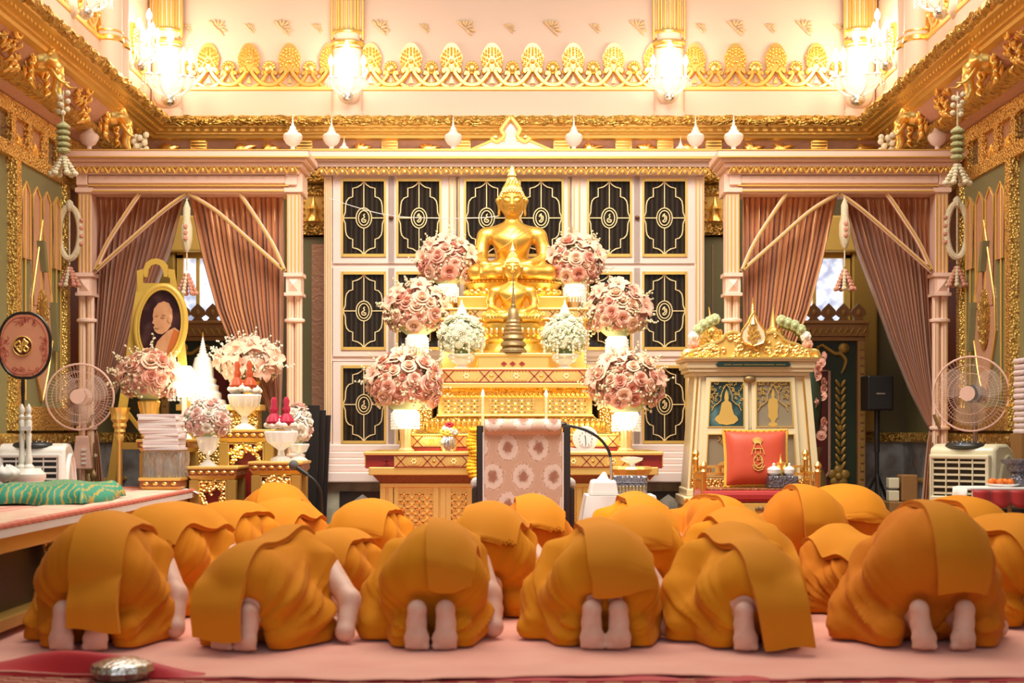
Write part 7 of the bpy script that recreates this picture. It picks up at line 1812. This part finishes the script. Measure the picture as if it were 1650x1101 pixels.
    m = MB(); NV = len(cols[0]); top, bot = [], []
    A = np.array(cols)                                    # NU x NV x 3
    for _ in range(3): A[1:-1] = (A[:-2]+2*A[1:-1]+A[2:])/4; A[:, 1:-1] = (A[:, :-2]+2*A[:, 1:-1]+A[:, 2:])/4
    dv = np.gradient(A, axis=1); du = np.gradient(A, axis=0); N = np.cross(du, dv); N /= (np.linalg.norm(N, axis=2, keepdims=True)+1e-9)
    ref = A-np.array((0, .36, .15)); sgn = np.sign((N*ref).sum(2, keepdims=True)); N *= np.where(sgn == 0, 1, sgn)
    ww = np.array([[.0035*mnoise.noise(Vector((i*.30, k*.12, seed))) for k in range(NV)] for i in range(NU)])[..., None]
    lay = [A+N*(.004+ww), A+N*(.016+ww), A+N*(.028+ww)]   # folded: three visible layers at the hem
    def slab(I, O):
        n = NU*NV; v = [tuple(q) for q in O.reshape(-1, 3)]+[tuple(q) for q in I.reshape(-1, 3)]; f = []
        for i in range(NU-1):
            for k in range(NV-1): a = i*NV+k; f += [(a, a+1, a+NV+1, a+NV), (n+a+NV, n+a+NV+1, n+a+1, n+a)]
        for i in range(NU-1):
            for k in (0, NV-1): a = i*NV+k; f.append((a, a+NV, n+a+NV, n+a))
        for k in range(NV-1):
            for i in (0, NU-1): a = i*NV+k; f.append((a, n+a, n+a+1, a+1))
        m.add(v, f)
    slab(A-N*.004, lay[0]+N*.010); slab(lay[1]+N*.0, lay[2])
    # ---- loose gathered cloth round the left shoulder
    return (mesh_only(body, 'person', 'skin', 180), mesh_only(rb, 'robe', robe, 70), mesh_only(m, 'shoulder_cloth', 'sash', 50))
def monk(var, px, Y, yaw, sc, label, robe_mat=None):
    b, r, s = VAR[var]; o = bpy.data.objects.new('person', b); C.objects.link(o); o.location = (SX(px, Y), Y, .030); o.rotation_euler = (0, 0, yaw); o.scale = (sc,)*3 if isinstance(sc, (int, float)) else sc
    WL[o.name] = Vector(o.location); tag(o, label, 'person', 'bowing people in orange robes')
    ro = inst(r, 'robe', o); inst(s, 'shoulder_cloth', o)
    if robe_mat: ro.material_slots[0].link = 'OBJECT'; ro.material_slots[0].material = M[robe_mat]
    return o
VAR = {
 'a1': monk_meshes(1, 0.370, .19, .06, 1.03, (-.05, .12, -.04, .19, .10), gap=.03, arm=.31),
 'a2': monk_meshes(2, 0.275, .20, .06, .98, (-.22, .05, -.16, .07, .06), arm=.38),
 'a3': monk_meshes(3, 0.350, .14, .062, .93, (-.03, .19, -.01, .17, .27), arm=.27, robe='robe_c'),
 'a4': monk_meshes(4, 0.320, .185, .058, 1.0, (-.10, .20, -.05, .21, .25), arm=.31, robe='robe_c'),
 'a5': monk_meshes(5, 0.270, .17, .07, .95, (-.14, .12, .0, .22, .02), arm=.29, robe='robe_c'),
 'a6': monk_meshes(6, 0.400, .25, .10, 1.16, (-.06, .22, -.03, .19, .26), splay=-.015, arm=.36, gap=.0, robe='robe_b'),
 'b1': monk_meshes(7, 0.360, .20, .07, 1.08, (-.10, .20, -.08, .16, .40), arm=.34),
 'b2': monk_meshes(8, 0.350, .19, .07, 1.05, (-.18, .14, -.12, .16, .36), arm=.33, robe='robe_b'),
}
monk('a1', 130, 6.20, -.02, 1.0, 'person bowing at the left end of the front row beside the red cloth')
monk('a2', 374, 6.20, -.30, .96, 'person in orange robe bowing in the front row, second from the left')
monk('a3', 694, 6.22, .0, 1.0, 'person bowing in the front row with pale soles together, left of centre')
monk('a4', 976, 6.24, .0, 1.0, 'person bowing in the front row with soles together, below the white draped table')
monk('a5', 1228, 6.20, .06, .99, 'person bowing in the front row whose shoulder cloth trails to the floor over the feet')
monk('a6', 1522, 6.22, -.02, 1.0, 'large person bowing at the right end of the front row with heels apart')
monk('b1', 224, 7.30, -.25, .98, 'person bowing in the second row behind the leftmost front person')
monk('b2', 512, 7.05, -.20, .80, 'person bowing in the second row between the second and third front persons', 'robe')
monk('b1', 772, 7.25, -.10, .99, 'person bowing in the second row, left of the chair back', 'robe_c')
monk('b2', 1035, 7.45, -.05, .96, 'person bowing in the second row behind the person below the white draped table', 'robe_c')
monk('a5', 1230, 7.25, .08, 1.02, 'person bowing in the second row behind the one with the trailing cloth', 'robe_c')
monk('a2', 1428, 7.30, .25, .84, 'person bowing in the second row half hidden at the left of the large right person', 'robe_b')
monk('b1', 1592, 8.0, .12, .98, 'person bowing in the second row behind the large right person', 'robe_b')
monk('b2', 1700, 6.9, .2, .94, 'person bowing at the right edge, cut by the frame', 'robe')
monk('b2', 332, 8.1, -.2, .95, 'person bowing in the third row in front of the long pink table end', 'robe')
monk('b1', 425, 8.75, -.2, .90, 'person bowing low behind others, below the stack of white booklets', 'robe_b')
monk('b2', 572, 8.20, -.12, .96, 'person bowing in the third row in front of the left end of the altar', 'robe')
monk('b1', 858, 8.25, .0, .98, 'person bowing directly behind the chair with the floral back', 'robe_b')
monk('a4', 1036, 8.70, .0, 1.03, 'person bowing in front of the white draped side table', 'robe_c')
monk('a3', 1180, 8.95, .2, .98, 'person bowing in front of the left end of the red bench', 'robe_b')
monk('a6', 1306, 8.30, .0, .99, 'person bowing in front of the right end of the red bench, taller than those around', 'robe_b')
monk('b2', 1392, 9.1, .1, 1.05, 'person bowing farthest right in the third row below the lacquered screen', 'robe_b')
monk('a6', 424, 9.6, -.1, .93, 'person bowing farthest back at the left beside the gooseneck microphone', 'robe_b')
# ================================================================ LIGHT AND CAMERA
sc = bpy.context.scene
sc.view_settings.view_transform = 'Standard'; sc.view_settings.look = 'None'; sc.view_settings.gamma = 1.0; sc.view_settings.use_curve_mapping = False
sc.view_settings.exposure = 0.0
w = bpy.data.worlds.new('room_light'); sc.world = w; w.use_nodes = True
bg = w.node_tree.nodes['Background']; bg.inputs[0].default_value = (1, .96, .88, 1); bg.inputs[1].default_value = .50
def area(name, loc, rot, size, energy, col, sy=None):
    l = bpy.data.lights.new(name, 'AREA'); l.energy = energy; l.color = col; l.size = size
    if sy: l.shape = 'RECTANGLE'; l.size_y = sy
    o = bpy.data.objects.new(name, l); C.objects.link(o); o.location = loc; o.rotation_euler = rot; return o
c = area('altar_fill_light', (0, 8.4, 5.9), (.56, 0, 0), 3.4, 150, (1, .95, .86), 2.4); c.data.spread = 1.75  # unseen area light added overhead, tilted to brighten the altar
c = area('ceiling_fill_light', (0, 8.6, 6.0), (0, 0, 0), 6.2, 175, (1, .94, .80), 4.0); c.data.spread = 2.0  # unseen soft fill added at ceiling height, wide enough to reach the portals
area('door_daylight', (0, -1.5, 2.4), (math.radians(82), 0, 0), 4.5, 45, (.80, .84, 1), 2.6)
cam = bpy.data.cameras.new('camera'); co = bpy.data.objects.new('camera', cam); C.objects.link(co)
co.location = (0, 0, 1); co.rotation_euler = (PI/2, 0, 0)
cam.sensor_fit = 'HORIZONTAL'; cam.sensor_width = 36; cam.lens = F/1650*36
cam.shift_x = -(CX-825)/1650; cam.shift_y = (CY-550.5)/1650
cam.clip_start = .05; cam.clip_end = 60
cam.dof.use_dof = True; cam.dof.focus_distance = 11.0; cam.dof.aperture_fstop = 2.4
sc.camera = co
import sys, OpenImageIO as oiio, numpy as np
b=oiio.ImageBuf('/workdir/render_main.png'); a=b.get_pixels(oiio.UINT8); h,w=a.shape[:2]
for n,x,y in [('cab',530,430),('cab right',1110,500),('post',137,370),('curtainL',420,500),('curtainR',1440,450),('olive',12,400),('upper wall',700,60),('carpet',850,1075),('robe top A3',650,860),('robe side A3',640,960),('sole',690,1030),('A6 top',1400,870),('altar block',826,488),('statue chest',826,380),('pane',600,540),('wallband',820,165),('cornice face',800,262),('marble',560,790),('chair',843,740),('cushion',1220,720),('table front',100,830), ('shrine',1125,700)]:
    px,py=int(x*w/1650),int(y*h/1101); p=a[max(0,py-2):py+3,max(0,px-2):px+3,:3].mean((0,1)); print(n,p.astype(int))
